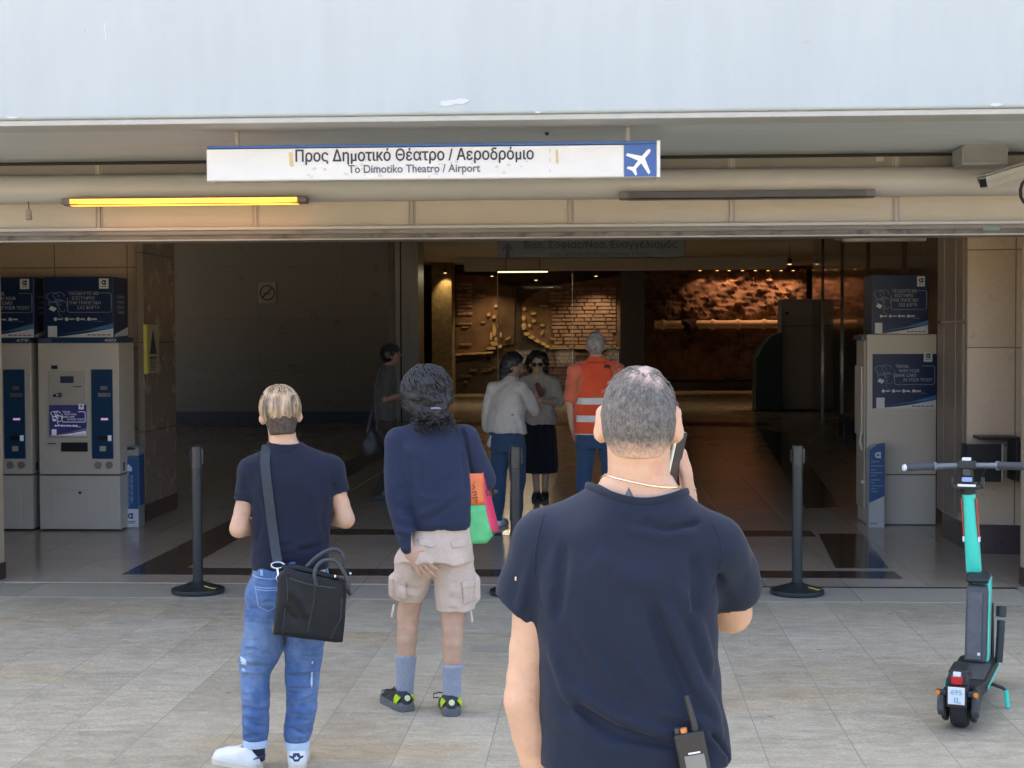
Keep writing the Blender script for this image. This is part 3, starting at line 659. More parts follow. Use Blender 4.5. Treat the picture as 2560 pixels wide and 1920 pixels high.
# polished wall running into depth
g0, g1 = gnd(2140, 1105), gnd(2030, 1034)
t_ = thing('polished_wall', 'dark polished wall with upright panels on the right of the hall', 'wall', g0, world=True)
dv = (g1-g0).normalized(); nv = Vector((-dv.y, dv.x, 0)); L = (g1-g0).length
mat('polished_brown', (.085, .068, .055), .14, var=.2, vs=2, stretch=(1, 1, .2), coat=.4)
b = MB()
st = g0-dv*10; tot = L+10; n_ = 14
for i in range(n_):
    a_, c_ = st+dv*(tot*i/n_+.008), st+dv*(tot*(i+1)/n_-.008); e_ = -nv*.3; off = nv*(.03 if i % 3 == 0 else 0)
    b.add([a_+off, c_+off, c_+e_, a_+e_]+[Vector((v.x, v.y, 4.04)) for v in (a_+off, c_+off, c_+e_, a_+e_)], [(0, 3, 2, 1), (4, 5, 6, 7), (0, 1, 5, 4), (1, 2, 6, 5), (2, 3, 7, 6), (3, 0, 4, 7)])
b.build('panel', 'polished_brown', t_)
for k, (px, py) in enumerate(((2105, 1088), (2122, 1098))):
    g = gnd(px, py); t_ = thing('bollard', ('small dark floor post nearer the ticket machine, by the polished wall', 'small dark floor post farther from the ticket machine, by the polished wall')[1-k], 'bollard', g, group='dark floor posts by the polished wall')
    MB().box(-.09, .09, -.09, .09, 0, .24).box(-.07, .07, -.07, .07, .24, .3).build('post', 'plain_dark', t_, bevel=.01)
# unseen far right wall, added to close the hall and block light
wall('flank_wall', 'unseen far right flank wall of the hall beyond the polished wall', 8.6, 9, 15, 62, 0, 4.04, 'wall_dark')
# stone jamb wall behind the scooter
XR, YR = at(2418, 1000, 13.15).x, 13.15
t_ = thing('marble_wall', 'beige marble wall with dark granite skirting behind the scooter', 'wall', (XR, YR, 0), world=True)
MB().add([(XR, YR, .25), (9, YR-.9, .25), (9, 14.2, .25), (XR, 14.2, .25), (XR, YR, 4.04), (9, YR-.9, 4.04), (9, 14.2, 4.04), (XR, 14.2, 4.04)], [(0,3,2,1),(4,5,6,7),(0,1,5,4),(1,2,6,5),(2,3,7,6),(3,0,4,7)]).build('facing', 'wall_stone', t_)
MB().add([(XR+.03, YR-.012, 0), (9, YR-.912, 0), (9, 14.21, 0), (XR+.03, 14.21, 0), (XR+.03, YR-.012, .248), (9, YR-.912, .248), (9, 14.21, .248), (XR+.03, 14.21, .248)], [(0,3,2,1),(4,5,6,7),(0,1,5,4),(1,2,6,5),(2,3,7,6),(3,0,4,7)]).build('skirting', 'granite', t_)
b = MB()
for i, (ya_, yb_) in enumerate(((13.2, 13.45), (13.47, 13.9), (13.92, 14.18))): b.box(XR-.03, XR-.002, ya_, yb_, .27+.06*(i == 0), 1.95).box(XR-.03, XR-.002, ya_, yb_, 1.97, 4.03)
b.build('side_panel', mat('side_brown', (.20, .165, .13), .35, var=.1, vs=3), t_, bevel=.005)
# black hood box on the marble wall
p0, p1 = at(2411, 1108, 12.9), at(2503, 1165, 12.9)
t_ = thing('wall_hood', 'black open metal holder fixed to the marble wall behind the handlebar', 'wall box', (p0.x, 12.9, p1.z), world=True)
mat('black_metal', (.022, .022, .024), .4, var=.15)
MB().box(p0.x, p0.x+(p1.x-p0.x)*.9, 12.78, 12.80, p1.z-.12, p0.z).build('front_plate', 'black_metal', t_, bevel=.003)
MB().box(p0.x+.12, p1.x+.13, 12.82, 13.12, p0.z+.03, p0.z+.055).box(p1.x+.10, p1.x+.13, 12.82, 13.12, p1.z-.12, p0.z+.029).box(p0.x+.02, p0.x+.035, 12.802, 13.1, p1.z-.12, p0.z-.01).build('hood', 'black_metal', t_, bevel=.003)
MB().box(p0.x+(p1.x-p0.x)*.9+.002, p0.x+(p1.x-p0.x)*.9+.014, 12.78, 12.80, p1.z-.12, p0.z-.005).build('edge_strip', 'cream_metal', t_)

# ------------------------------------------------------------------ signs and fittings inside
IY = 19.7
a, c = at(1244, 600, IY), at(1713, 643, IY)
t_ = thing('direction_sign', 'dim grey overhead direction sign with an upward arrow inside the hall', 'sign', ((a.x+c.x)/2, IY, c.z), world=True)
mat('sign_dim', (.10, .115, .13), .5, var=.05)  # grey-white sign, its colour darkened for the poor light of the hall
zt2 = c.z+.42
MB().box(a.x, c.x, IY, IY+.12, c.z, zt2).build('panel', 'sign_dim', t_, bevel=.01)
ix = lambda px: at(px, 620, IY).x
iz = lambda py: at(1480, py, IY).z
mat('sign_ink', (.012, .02, .055), .5)
text_mesh('lettering', 'Βασ. Σοφίας/Νοσ. Ευαγγελισμός', ix(1692)-ix(1310), (ix(1501), IY-.003, iz(613)), 'sign_ink', t_, h=iz(603)-iz(626), fat=.004)
text_mesh('lettering', 'Vas. Sofias/Evangelismos Hosp.', ix(1628)-ix(1373), (ix(1500), IY-.003, iz(636)), 'sign_ink', t_, h=iz(630)-iz(642.5))
ar = [(0, 1), (.9, .25), (.9, -.05), (.32, .38), (.32, -1), (-.32, -1), (-.32, .38), (-.9, -.05), (-.9, .25)]
MB().prism([(ix(1269)+.075*x, iz(625)+.10*z) for x, z in ar], IY-.005, IY-.001).build('arrow', 'sign_ink', t_)
for px in (1300, 1660): MB().box(ix(px)-.01, ix(px)+.01, IY+.04, IY+.06, zt2-.01, 4.04).build('hanger', 'joint_metal', t_)
# no smoking sign
p = at(669, 732, 31.99)
t_ = thing('prohibition_sign', 'square no smoking sign on the dark back wall', 'sign', p, world=True)
MB().box(p.x-.19, p.x+.19, 31.965, 31.985, p.z-.22, p.z+.22).build('plate', mat('plate_grey', (.30, .29, .29), .5), t_)
b = MB(); pts = [(p.x+.15*math.cos(2*math.pi*k/32), 31.96, p.z+.15*math.sin(2*math.pi*k/32)) for k in range(33)]; b.tube(pts, .012, 6)
b.tube([(p.x-.105, 31.958, p.z-.105), (p.x+.105, 31.958, p.z+.105)], .011, 6).build('bar_symbol', mat('symbol_dark', (.03, .03, .035), .5), t_)
MB().box(p.x-.09, p.x+.06, 31.958, 31.963, p.z-.03, p.z-.01).build('cigarette_symbol', 'symbol_dark', t_)
# yellow edged notice on the pier
ya_, yb_ = atx(368, 870, -4.56).y, atx(398, 870, -4.56).y
z1, z0 = at(380, 812, 15.6).z, at(380, 932, 15.6).z
t_ = thing('warning_notice', 'narrow warning notice with a yellow edge on the stone pier', 'notice', (-4.57, ya_, z0), world=True)
MB().box(-4.588, -4.575, ya_+.03, yb_+.05, z0, z1).build('plate', mat('notice_cream', (.46, .42, .26), .5, var=.1), t_)
MB().box(-4.588, -4.555, ya_-.03, ya_+.025, z0, z1).build('yellow_edge', mat('yellow_edge', (.62, .56, .10), .5), t_)
b = MB(); yc = (ya_+yb_)/2+.04; b.prism([(yc-.12, z1-.30), (yc+.12, z1-.30), (yc, z1-.05)], -4.574, -4.571, 'yz')
b.box(-4.574, -4.571, yc-.12, yc+.12, z1-.345, z1-.325)
for i in range(6): b.box(-4.574, -4.571, yc-.12, yc+.08+.03*(i % 2), z0+.03+i*.025, z0+.04+i*.025)
b.build('warning_symbol', 'ink', t_)

# ------------------------------------------------------------------ lamps inside
mat('tube_glow', (.9, .85, .6), .4, emit=(1, .87, .5), es=.22)
def lamp(kind, loc, energy, col, **kw):
    l = bpy.data.lights.new('lamp_light', kind); l.energy = energy; l.color = col
    for k, v in kw.items(): setattr(l, k, v)
    o = bpy.data.objects.new('lamp_light', l); COL.objects.link(o); o.location = loc; return o
LY = 40.0
a, c = at(1244, 680, LY), at(1369, 680, LY)
t_ = thing('strip_light', 'thin lit strip light hanging in front of the brick display', 'strip light', a, world=True)
MB().box(a.x, c.x, LY, LY+.06, a.z-.018, a.z+.018).build('tube', 'tube_glow', t_)
MB().box(a.x-.02, c.x+.02, LY-.01, LY+.08, a.z+.02, a.z+.06).build('housing', 'plain_dark', t_)
MB().box(a.x+.2, a.x+.22, LY+.02, LY+.04, a.z+.06, 4.04).box(c.x-.22, c.x-.2, LY+.02, LY+.04, a.z+.06, 4.04).build('hanger', 'plain_dark', t_)
_l = lamp('AREA', ((a.x+c.x)/2, LY+.03, a.z-.03), 9, (1, .80, .52), shape='RECTANGLE', size=c.x-a.x, size_y=.06)
LY = 17.0
a, c = at(2088, 602, LY), at(2316, 602, LY)
t_ = thing('strip_light', 'unlit white strip light above the single ticket machine', 'strip light', a, world=True)
MB().box(a.x+.09, c.x, LY, LY+.12, a.z-.01, a.z+.03).build('diffuser', mat('diffuser_white', (.75, .75, .72), .5), t_, bevel=.004)
MB().box(a.x, a.x+.085, LY+.01, LY+.1, a.z+.005, a.z+.035).box(a.x+.1, c.x-.01, LY+.02, LY+.1, a.z+.031, a.z+.07).build('housing', 'box_grey', t_)
MB().box(a.x+.3, a.x+.32, LY+.05, LY+.07, a.z+.07, 4.04).box(c.x-.32, c.x-.3, LY+.05, LY+.07, a.z+.07, 4.04).build('hanger', 'joint_metal', t_)
mat('bulb_warm', (1, .7, .4), .4, emit=(1, .42, .13), es=.55); mat('bulb_gold', (1, .8, .4), .4, emit=(1, .62, .22), es=.5)
def spot(px, py, Y, energy, col, m, label, group, ang=70, tilt=12, tx=0):
    p = at(px, py, Y)
    t_ = thing('spot_lamp', label, 'spot lamp', p, group=group)
    MB().lathe([(.035, .14), (.055, .10), (.06, .0), (.05, .0)], (0, 0, 0), 16).build('housing', 'plain_dark', t_, smooth='auto')
    MB().lathe([(.001, -.012), (.045, -.012), (.045, -.004), (.001, -.004)], (0, 0, 0), 14).build('bulb', m, t_)
    MB().box(-.012, .012, -.012, .012, .14, max(.15, 4.04-p.z)).build('stem', 'plain_dark', t_)
    l = lamp('SPOT', (0, 0, -.03), energy, col, spot_size=R(ang), spot_blend=.6, shadow_soft_size=.05); l.parent = t_
    l.rotation_euler = (R(tilt), R(tx), 0)
names = ('first', 'second', 'third', 'fourth', 'fifth', 'sixth', 'seventh', 'eighth')
for i, px in enumerate((1750, 1793, 1823, 1856, 1888, 1920, 1953, 1983)):
    spot(px, 676, EY-.85, (2.4, 2.8, 4.8, 1.2, 2.4, 3.0, 4.5, 5)[i], (1, .50, .25), 'bulb_warm', '%s of the eight small warm spots over the rock face, counted from the dark pier' % names[i], 'row of warm spots over the rock face', 110, 10)
spot(1113, 682, 46.2, 8, (1, .70, .28), 'bulb_gold', 'warm spot lamp lighting the plaster cheek', 'gold spots of the brick display', 75, 30)
spot(1490, 690, 46.75, 19, (1, .74, .45), 'bulb_gold', 'warm spot lamp lighting the right bricks of the display', 'gold spots of the brick display', 100, 20)
spot(1230, 690, 46.75, 15, (1, .70, .35), 'bulb_gold', 'warm spot lamp lighting the left bricks of the display', 'gold spots of the brick display', 100, 20)
spot(1340, 700, 46.75, 6, (1, .76, .36), 'bulb_gold', 'warm spot lamp lighting the pale rubble of the display', 'gold spots of the brick display', 90, 18)
spot(1974, 660, 38.5, 9, (1, .75, .4), 'bulb_gold', 'bright ceiling lamp above the tall grey cabinet', 'ceiling lamps near the polished wall', 120, 0)
spot(2046, 659, 38.2, 9, (1, .62, .32), 'bulb_gold', 'bright ceiling lamp close to the polished wall', 'ceiling lamps near the polished wall', 130, 0)

# the glow of the lit heater on the panels behind it
_h0, _h1 = at(200, 506, 11.05), at(730, 506, 11.05)
l = lamp('AREA', ((_h0.x+_h1.x)/2, 11.0, _h0.z-.02), .4, (1, .42, .07), shape='RECTANGLE', size=_h1.x-_h0.x, size_y=.04); l.rotation_euler = (R(62), 0, 0)
# ================================================================== ticket machines, boxes, bins
mat('machine_white', (.58, .54, .455), .4, var=.03, vs=2); mat('machine_grey', (.47, .44, .375), .45, var=.04); mat('panel_blue', (.014, .055, .12), .3, var=.05)
mat('ad_blue', (.009, .027, .085), .35, var=.08); mat('ad_line', (.20, .26, .36), .5); mat('ad_white', (.66, .68, .70), .5, var=.03); mat('ad_swoosh', (.06, .20, .42), .4)
mat('screen_glow', (.05, .05, .2), .2, emit=(.10, .095, .30), es=.008); mat('screen_white', (.7, .7, .8), .3, emit=(.8, .8, 1), es=.02); mat('slot_dark', (.02, .022, .025), .35)
mat('lcd', (.05, .07, .12), .2); mat('pink_led', (.8, .5, .8), .4, emit=(.9, .5, .9), es=.05); mat('steel', (.45, .45, .45), .3, metal=.8)
GRK = ('ΤΑΞΙΔΕΨΤΕ ΜΕ', 'ΕΙΣΙΤΗΡΙΟ', 'ΤΗΝ ΤΡΑΠΕΖΙΚΗ', 'ΣΑΣ ΚΑΡΤΑ'); ENG = ('TRAVEL', 'WITH YOUR', 'BANK CARD', 'AS YOUR TICKET')
def logo(parent, cx, y, cz, s, m, hole):
    out = [(cx+s*.48*math.cos(a), cz+s*.48*math.sin(a)) for a in [math.pi*.5+math.pi*k/10 for k in range(11)]]+[(cx+s*.5, cz-s*.48), (cx+s*.42, cz), (cx+s*.5, cz+s*.48)]
    MB().prism(out, y-.003, y-.0004).build('emblem', m, parent)
    MB().prism([(cx-.02*s+s*.2*math.cos(k*.524), cz+s*.2*math.sin(k*.524)) for k in range(12)], y-.0045, y-.0032).build('emblem', hole, parent)
def advert(parent, x0, x1, y, z0, z1, lines, logo_tile=True, glow=False, offs=(0, .05, 0, .12)):
    """graphics of the blue poster laid on a surface facing the camera at depth y"""
    W_, H_ = x1-x0, z1-z0; X = lambda f: x0+W_*f; Z = lambda f: z0+H_*f
    wh, ln, sw = ('screen_white', 'screen_white', 'ad_line') if glow else ('ad_white', 'ad_line', 'ad_swoosh')
    MB().prism([(X(.18), Z(.045)), (X(.995), Z(.16)), (X(.995), Z(.245)), (X(.6), Z(.12))], y-.0022, y-.0004).build('swoosh', sw, parent)
    MB().prism([(X(.16), Z(.0)), (X(.995), Z(.0)), (X(.995), Z(.155)), (X(.6), Z(.07))], y-.0026, y-.0005).build('swoosh', wh, parent)
    b = MB()
    for i in range(5): b.box(X(.62+.07*i), X(.675+.07*i), y-.0036, y-.0028, Z(.03), Z(.05))
    b.build('small_print', 'ink_grey', parent)
    for i, l in enumerate(lines):
        w_ = W_*min(.46, .036*len(l)); xl = X(.36+offs[i]); hh = H_*.058
        text_mesh('lettering', l, w_, (xl, y-.0022, Z(.775-.083*i)), wh if glow else 'ad_text', parent, h=hh, align='L', deep=.0008)
    b = MB(); rd = [(X(.78), Z(.78)), (X(.95), Z(.78)), (X(.97), Z(.755)), (X(.97), Z(.47)), (X(.95), Z(.44)), (X(.37), Z(.44)), (X(.345), Z(.47)), (X(.345), Z(.70))]
    for i in range(len(rd)-1): b.tube([(rd[i][0], y-.0015, rd[i][1]), (rd[i+1][0], y-.0015, rd[i+1][1])], .0035, 5)
    b.build('frame_line', ln, parent)
    b = MB()
    loops = ((.13, .70, .08, .09), (.22, .72, .07, .08), (.27, .55, .06, .10), (.14, .58, .06, .06), (.22, .62, .05, .05))
    for (cx, cz, rx, rz) in loops:
        pts = [(X(cx+rx*math.cos(a)*(1+.25*math.sin(3*a))), y-.0015, Z(cz+rz*math.sin(a))) for a in [2*math.pi*k/20 for k in range(19)]]; b.tube(pts, .003, 5)
    b.tube([(X(.2), y-.0015, Z(.5)), (X(.23), y-.0015, Z(.38)), (X(.29), y-.0015, Z(.33)), (X(.85), y-.0015, Z(.275))], .0025, 5)
    b.build('line_drawing', ln, parent)
    MB().prism([(X(.075), Z(.50)), (X(.15), Z(.455)), (X(.19), Z(.51)), (X(.115), Z(.555))], y-.004, y-.002).build('card_drawing', wh, parent)
    b = MB()
    for i in range(4):
        cx, cz = X(.17+.16*i), Z(.32); b.prism([(cx+.02*W_*1.3*math.cos(k*.524), cz+.02*W_*1.3*math.sin(k*.524)) for k in range(12)], y-.0024, y-.0004)
        b.box(cx+.035*W_, cx+(.10+.01*(i % 2))*W_, y-.002, y-.0004, cz-.006, cz+.006)
    b.build('icon_row', wh, parent)
    if logo_tile:
        MB().box(X(.80), X(.935), y-.0035, y-.0006, Z(.855), Z(1.035)).build('logo_tile', wh, parent)
        logo(parent, X(.868), y-.0035, Z(.965), H_*.085, 'ad_blue', wh); MB().box(X(.83), X(.905), y-.0045, y-.0036, Z(.89), Z(.902)).build('small_print', 'ink_grey', parent)
    MB().box(X(.06), X(.19), y-.0042, y-.0027, Z(.005), Z(.20)).build('blank_tile', wh, parent)
mat('ad_text', (.42, .46, .52), .5)

MY = gnd(196, 1329).y
def machine(xa, xb, label, num, with_print):
    hgt = CH-(844-836)/262.; hz = hgt
    t_ = thing('ticket_machine', label, 'ticket machine', ((xa+xb)/2, MY, 0), group='white ticket machines', world=True)
    W_ = xb-xa; z = lambda py: CH-(py-836.8)/262.5      # heights read off the photograph
    zt = z(842); zb_ = z(1186); dx = .04
    X = lambda px: xa+(px-93)/(294-93)*W_
    MB().box(xa, xb, MY+.02, MY+.5, zb_+.006, zt-.05).build('cabinet', 'machine_white', t_, bevel=.008)
    MB().box(xa+.002, xb-.006, MY+.012, MY+.498, zt-.048, zt).build('header', 'panel_blue', t_, bevel=.004)
    MB().box(xa, xb, MY+.016, MY+.5, .02, zb_-.006).build('base', 'machine_white', t_, bevel=.006)
    MB().box(xa+.02, xb-.02, MY+.04, MY+.49, 0, .019).box(xa+.008, xb-.008, MY+.03, MY+.49, zb_-.006, zb_+.006).build('plinth', 'slot_dark', t_)
    MB().box(X(125), X(266), MY+.008, MY+.0155, z(1313), z(1222)).build('service_door', 'machine_white', t_, bevel=.002)
    MB().lathe([(.014, .003), (.014, .016)], (X(195), MY, z(1230)), 14, 'y').build('lock', 'slot_dark', t_)
    text_mesh('lettering', num, .115, (X(279)-.02, MY+.0095, zt-.024), 'ad_white', t_, h=.028)
    MB().box(X(97), X(128), MY+.0095, MY+.0115, zt-.04, zt-.008).build('label_strip', mat('label_mauve', (.10, .09, .15), .5), t_)
    # left control field
    MB().box(X(120), X(210), MY+.006, MY+.0185, z(1010), z(925)).build('card_field', 'machine_grey', t_, bevel=.003)
    MB().box(X(150), X(183), MY-.001, MY+.005, z(955), z(938)).build('small_display', 'lcd', t_)
    b = MB(); b.box(X(127), X(142), MY+.012, MY+.019, z(920), z(911)).box(X(182), X(203), MY+.001, MY+.005, z(965), z(963)).box(X(115), X(135), MY+.012, MY+.019, z(1108), z(1106)); b.build('slot', 'slot_dark', t_)
    MB().lathe([(.011, -.03), (.02, -.025), (.022, .005)], (X(148), MY, z(985)), 16, 'y').lathe([(.012, -.012), (.014, .005)], (X(136), MY, z(986)), 12, 'y').build('reader_knob', 'slot_dark', t_, smooth='auto')
    MB().lathe([(.009, -.034), (.012, -.0305)], (X(145), MY, z(985)), 12, 'y').build('knob_cap', 'ad_white', t_)
    MB().box(X(118), X(215), MY+.004, MY+.0185, z(1092), z(1007)).build('screen_frame', 'machine_grey', t_, bevel=.004)
    MB().box(X(122), X(214), MY-.002, MY+.0035, z(1086), z(1010)).build('screen', 'screen_glow', t_)
    advert(t_, X(122), X(214), MY-.0022, z(1086), z(1010), ENG if with_print else GRK, True, True)
    MB().box(X(149), X(215), MY+.010, MY+.0185, z(1127), z(1104)).build('ticket_tray', 'slot_dark', t_)
    MB().box(X(226), X(279), MY+.008, MY+.0185, z(1145), z(921)).build('pay_panel', 'panel_blue', t_, bevel=.003)
    MB().box(X(250), X(266), MY-.004, MY+.0075, z(972), z(963)).box(X(243), X(274), MY+.002, MY+.0075, z(990), z(980)).build('coin_slot', 'steel', t_)
    MB().box(X(250), X(267), MY+.0, MY+.0075, z(1048), z(1043)).build('indicator', 'pink_led', t_)
    MB().box(X(244), X(266), MY-.006, MY+.0075, z(1099), z(1087)).build('banknote_mouth', 'slot_dark', t_); MB().box(X(267), X(275), MY-.004, MY+.0075, z(1100), z(1086)).build('note_label', 'screen_white', t_)
    MB().box(X(246), X(261), MY+.002, MY+.0075, z(1126), z(1113)).build('receipt_slot', 'machine_grey', t_)
    for px in (240, 268): MB().lathe([(.036, .010), (.034, .0195)], (X(px), MY, z(1161)), 22, 'y').build('coin_tray', 'joint_metal', t_)
    MB().box(xb+.001, xb+.004, MY+.12, MY+.16, z(1185)+.03, z(1185)+.11).build('hinge', 'slot_dark', t_)
    return zt
xa, xb = at(94, 1000, MY).x, at(296, 1000, MY).x
ZT = machine(xa, xb, 'white ticket machine numbered 480 with lit screen, beside the narrow blue bin', '480', True)
W_ = xb-xa; x479 = at(76, 1000, MY).x
machine(x479-W_, x479, 'white ticket machine numbered 479, cut off by the left edge of the photo', '479', False)
def adbox(x0, x1, y0, d, z0, z1, label, lines):
    t_ = thing('advert_box', label, 'advert box', ((x0+x1)/2, y0, z0), group='blue advert boxes standing on ticket machines', world=True)
    MB().box(x0, x1, y0, y0+d, z0, z1).build('box', 'ad_blue', t_, bevel=.006)
    advert(t_, x0, x1, y0, z0+.004, z1-.035, lines)
    MB().add([(x1+.0022, y0+.02, z0+.005), (x1+.0022, y0+d-.01, z0+.02), (x1+.0022, y0+d-.01, z0+.10), (x1+.0022, y0+.02, z0+.03)], [(0, 1, 2, 3)]).build('swoosh', 'ad_white', t_)
    b = MB()
    for i in range(4): b.box(x1+.001, x1+.003, y0+.1+.02*(i % 2), y0+d-.12, z1-.2-.05*i, z1-.175-.05*i)
    b.build('side_print', 'ad_line', t_)
zb1 = ZT+.001; zt1 = CH+(836.8-690)/262.5
adbox(at(106, 760, MY).x, at(281, 760, MY).x, MY+.03, .44, zb1, zt1, 'blue advert box in Greek on top of the machine numbered 480', GRK)
adbox(at(-88, 760, MY).x, at(87, 760, MY).x-.02, MY+.03, .44, zb1, zt1, 'blue advert box on the machine numbered 479 at the left edge', ENG)
# single machine on the right, seen from its side
RY = gnd(2250, 1314).y
xa, xb = at(2167, 1000, RY).x, at(2341, 1000, RY).x; z = lambda py: CH-(py-831.5)/(FPX/depth((xa, RY, 1)))
t_ = thing('ticket_machine', 'white ticket machine on the right turned side on, with a blue poster on its side', 'ticket machine', ((xa+xb)/2, RY, 0), group='white ticket machines', world=True)
MB().box(xa, xb, RY, RY+.52, z(1187)+.004, z(836)).build('cabinet', 'machine_white', t_, bevel=.008)
MB().box(xa, xb, RY+.003, RY+.52, .012, z(1187)-.004).build('base', 'machine_white', t_, bevel=.006)
MB().box(xa+.01, xb-.01, RY+.012, RY+.51, 0, .0118).box(xa+.01, xb-.01, RY+.01, RY+.51, z(1187)-.004, z(1187)+.004).build('plinth', 'slot_dark', t_)
MB().box(xa-.022, xa-.003, RY+.03, RY+.48, .16, z(850)).build('front_door', 'machine_grey', t_, bevel=.012)
b = MB(); b.box(xa-.045, xa-.024, RY+.06, RY+.44, z(1090), z(915)); b.build('screen_hood', 'machine_white', t_, bevel=.015)
MB().box(xa-.05, xa-.01, RY+.005, RY+.5, z(850)+.002, z(838)).build('header', 'panel_blue', t_)
MB().lathe([(.015, -.01), (.02, .03)], (xa-.028, RY+.04, z(1206)), 12, 'y').build('lock', 'ad_white', t_)
MB().box(xa+.40, xa+.56, RY-.003, RY-.0005, z(1165), z(1157)).box(xa+.2, xa+.28, RY-.002, RY-.0005, z(873), z(871.5)).build('plate', 'machine_grey', t_)
px0, px1 = at(2181, 950, RY).x, xb-.002
MB().prism([(px0, z(1021)), (px0, z(885)), (px1, z(885)), (px1, z(1008))], RY-.004, RY-.0005).build('poster', 'ad_blue', t_)
advert(t_, px0, px1, RY-.004, z(1021), z(885), ENG)
MB().tube([(xa-.04, RY+.06, z(1085)), (xa-.055, RY+.05, z(1105)), (xa-.035, RY+.05, z(1125))], .014, 8).build('ticket_lip', 'machine_white', t_, smooth='auto')
adbox(at(2180, 760, RY).x, at(2322, 760, RY).x, RY+.02, .46, z(836)+.001, z(688), 'blue advert box in Greek on top of the side on machine at the right', GRK)
# narrow bins
mat('bin_grey', (.30, .31, .31), .5, var=.06); mat('bin_blue', (.02, .09, .24), .4, var=.06)
BY_ = gnd(330, 1321).y; x0, x1 = at(305, 1200, BY_).x, at(346, 1200, BY_).x; z = lambda py: CH-(py-836.6)/(FPX/depth((x0, BY_, 1)))
t_ = thing('ticket_bin', 'narrow grey bin with blue upright label and arrow beside machine 480', 'bin', ((x0+x1)/2, BY_, 0), group='narrow ticket bins', world=True)
MB().box(x0, x1, BY_, BY_+.2, 0, z(1140)).build('body', 'bin_grey', t_, bevel=.01)
MB().box(x0-.005, x1+.005, BY_-.005, BY_+.205, z(1139), z(1114)).build('lid', 'bin_grey', t_, bevel=.02, seg=3)
MB().prism([((x0+x1)/2+.06*math.cos(k*.393), z(1119)+.014*math.sin(k*.393)) for k in range(16)], BY_-.009, BY_-.0055).build('opening', 'slot_dark', t_)
MB().box(x0+.004, x1-.002, BY_-.004, BY_-.001, z(1270), z(1142)).build('label', 'bin_blue', t_)
MB().box(x1+.001, x1+.004, BY_+.01, BY_+.18, z(1262), z(1120)).build('label', 'bin_blue', t_)
MB().box(x0+.004, x1-.004, BY_-.004, BY_-.001, z(1316), z(1271)).build('white_label', 'ad_white', t_)
logo(t_, (x0+x1)/2, BY_-.004, z(1288), .055, 'bin_blue', 'ad_white')
cx = (x0+x1)/2-.012
MB().prism([(cx, z(1158)), (cx+.035, z(1168)), (cx+.03, z(1176)), (cx-.03, z(1176)), (cx-.035, z(1168))], BY_-.007, BY_-.0045).build('arrow', 'ad_white', t_)
b = MB(); rr = random.Random(5)
for col, za_, zb_ in ((cx-.008, 1178, 1268), (cx+.028, 1186, 1256)):
    y = za_
    while y < zb_: l = rr.uniform(7, 14); b.box(col-.012, col+.012, BY_-.0065, BY_-.0045, z(min(y+l, zb_)), z(y)); y += l+2.5
b.build('upright_print', 'ad_line', t_)
b = MB(); b.box(x0+.03, x1-.03, BY_-.0055, BY_-.0042, z(1303), z(1301)).box(x0+.04, x1-.04, BY_-.0055, BY_-.0042, z(1307), z(1305)).build('small_print', 'ink_grey', t_)
BY_ = gnd(2190, 1319).y-.02; x0, x1 = at(2172, 1200, BY_).x, at(2212, 1200, BY_).x; z = lambda py: CH-(py-831.8)/(FPX/depth((x0, BY_, 1)))
t_ = thing('ticket_bin', 'narrow white bin with slanted blue label before the side on machine', 'bin', ((x0+x1)/2, BY_, 0), group='narrow ticket bins', world=True)
mat('bin_white', (.50, .51, .50), .5, var=.05)
MB().prism([(x0, 0), (x1, 0), (x1, z(1110)), (x0+.05, z(1114)), (x0, z(1124))], BY_, BY_+.14).build('body', 'bin_white', t_, bevel=.006)
MB().prism([(x0+.003, z(1258)), (x1-.001, z(1240)), (x1-.001, z(1107)), (x0+.08, z(1111)), (x0+.003, z(1125))], BY_-.005, BY_-.001).build('label', 'bin_blue', t_)
logo(t_, (x0+x1)/2+.01, BY_-.005, z(1138), .06, 'ad_white', 'bin_blue')
b = MB()
for i, (py, w_) in enumerate(((1153, .08), (1164, .12), (1174, .05), (1181, .11), (1188, .05), (1199, .09), (1206, .03), (1214, .12), (1221, .05), (1228, .07))): b.box(x0+.02, x0+.02+w_, BY_-.0065, BY_-.0052, z(py+2.6), z(py))
b.build('small_print', 'ad_line', t_)
MB().box(x0+.015, x0+.08, BY_-.003, BY_-.0008, z(1312), z(1308)).build('small_print', 'ad_line', t_)

# ================================================================== stanchions
mat('post_black', (.022, .027, .028), .38, var=.1); mat('yellow_tape', (.55, .38, .05), .5)
def stanchion(px, py, top, label, first=None):
    g = gnd(px, py); s_ = FPX/depth(g); h = (py-top)/s_
    if first:
        c_ = first.copy(); COL.objects.link(c_); c_.location = g; c_['label'] = label
        for ch in first.children:
            k = ch.copy(); COL.objects.link(k); k.parent = c_
        return c_
    t_ = thing('barrier_post', label, 'barrier post', g, group='black retractable barrier posts at the doorway')
    MB().lathe([(.0, .004), (.188, .004), (.193, .018), (.19, .036), (.175, .042), (.11, .062), (.052, .082), (.045, .09), (.0, .09)], n=44).build('base', 'post_black', t_, smooth='auto')
    MB().lathe([(.037, .09), (.037, h-.16)], n=28).build('pole', 'post_black', t_, smooth='auto')
    MB().lathe([(.0385, h-.158), (.0385, h-.006), (.034, h), (.0, h)], n=28).build('belt_head', mat('post_head', (.03, .035, .036), .3), t_, smooth='auto')
    MB().box(.036, .05, -.012, .012, h-.13, h-.02).build('belt_clip', 'post_head', t_, bevel=.003)
    MB().box(-.05, -.037, -.018, .018, h-.12, h-.03).build('belt_mouth', 'gap_dark', t_, bevel=.003)
    MB().tube([(.07, -.09, .066), (.12, -.10, .053), (.15, -.085, .0485)], .004, 6).build('tape_mark', 'yellow_tape', t_)
    return t_
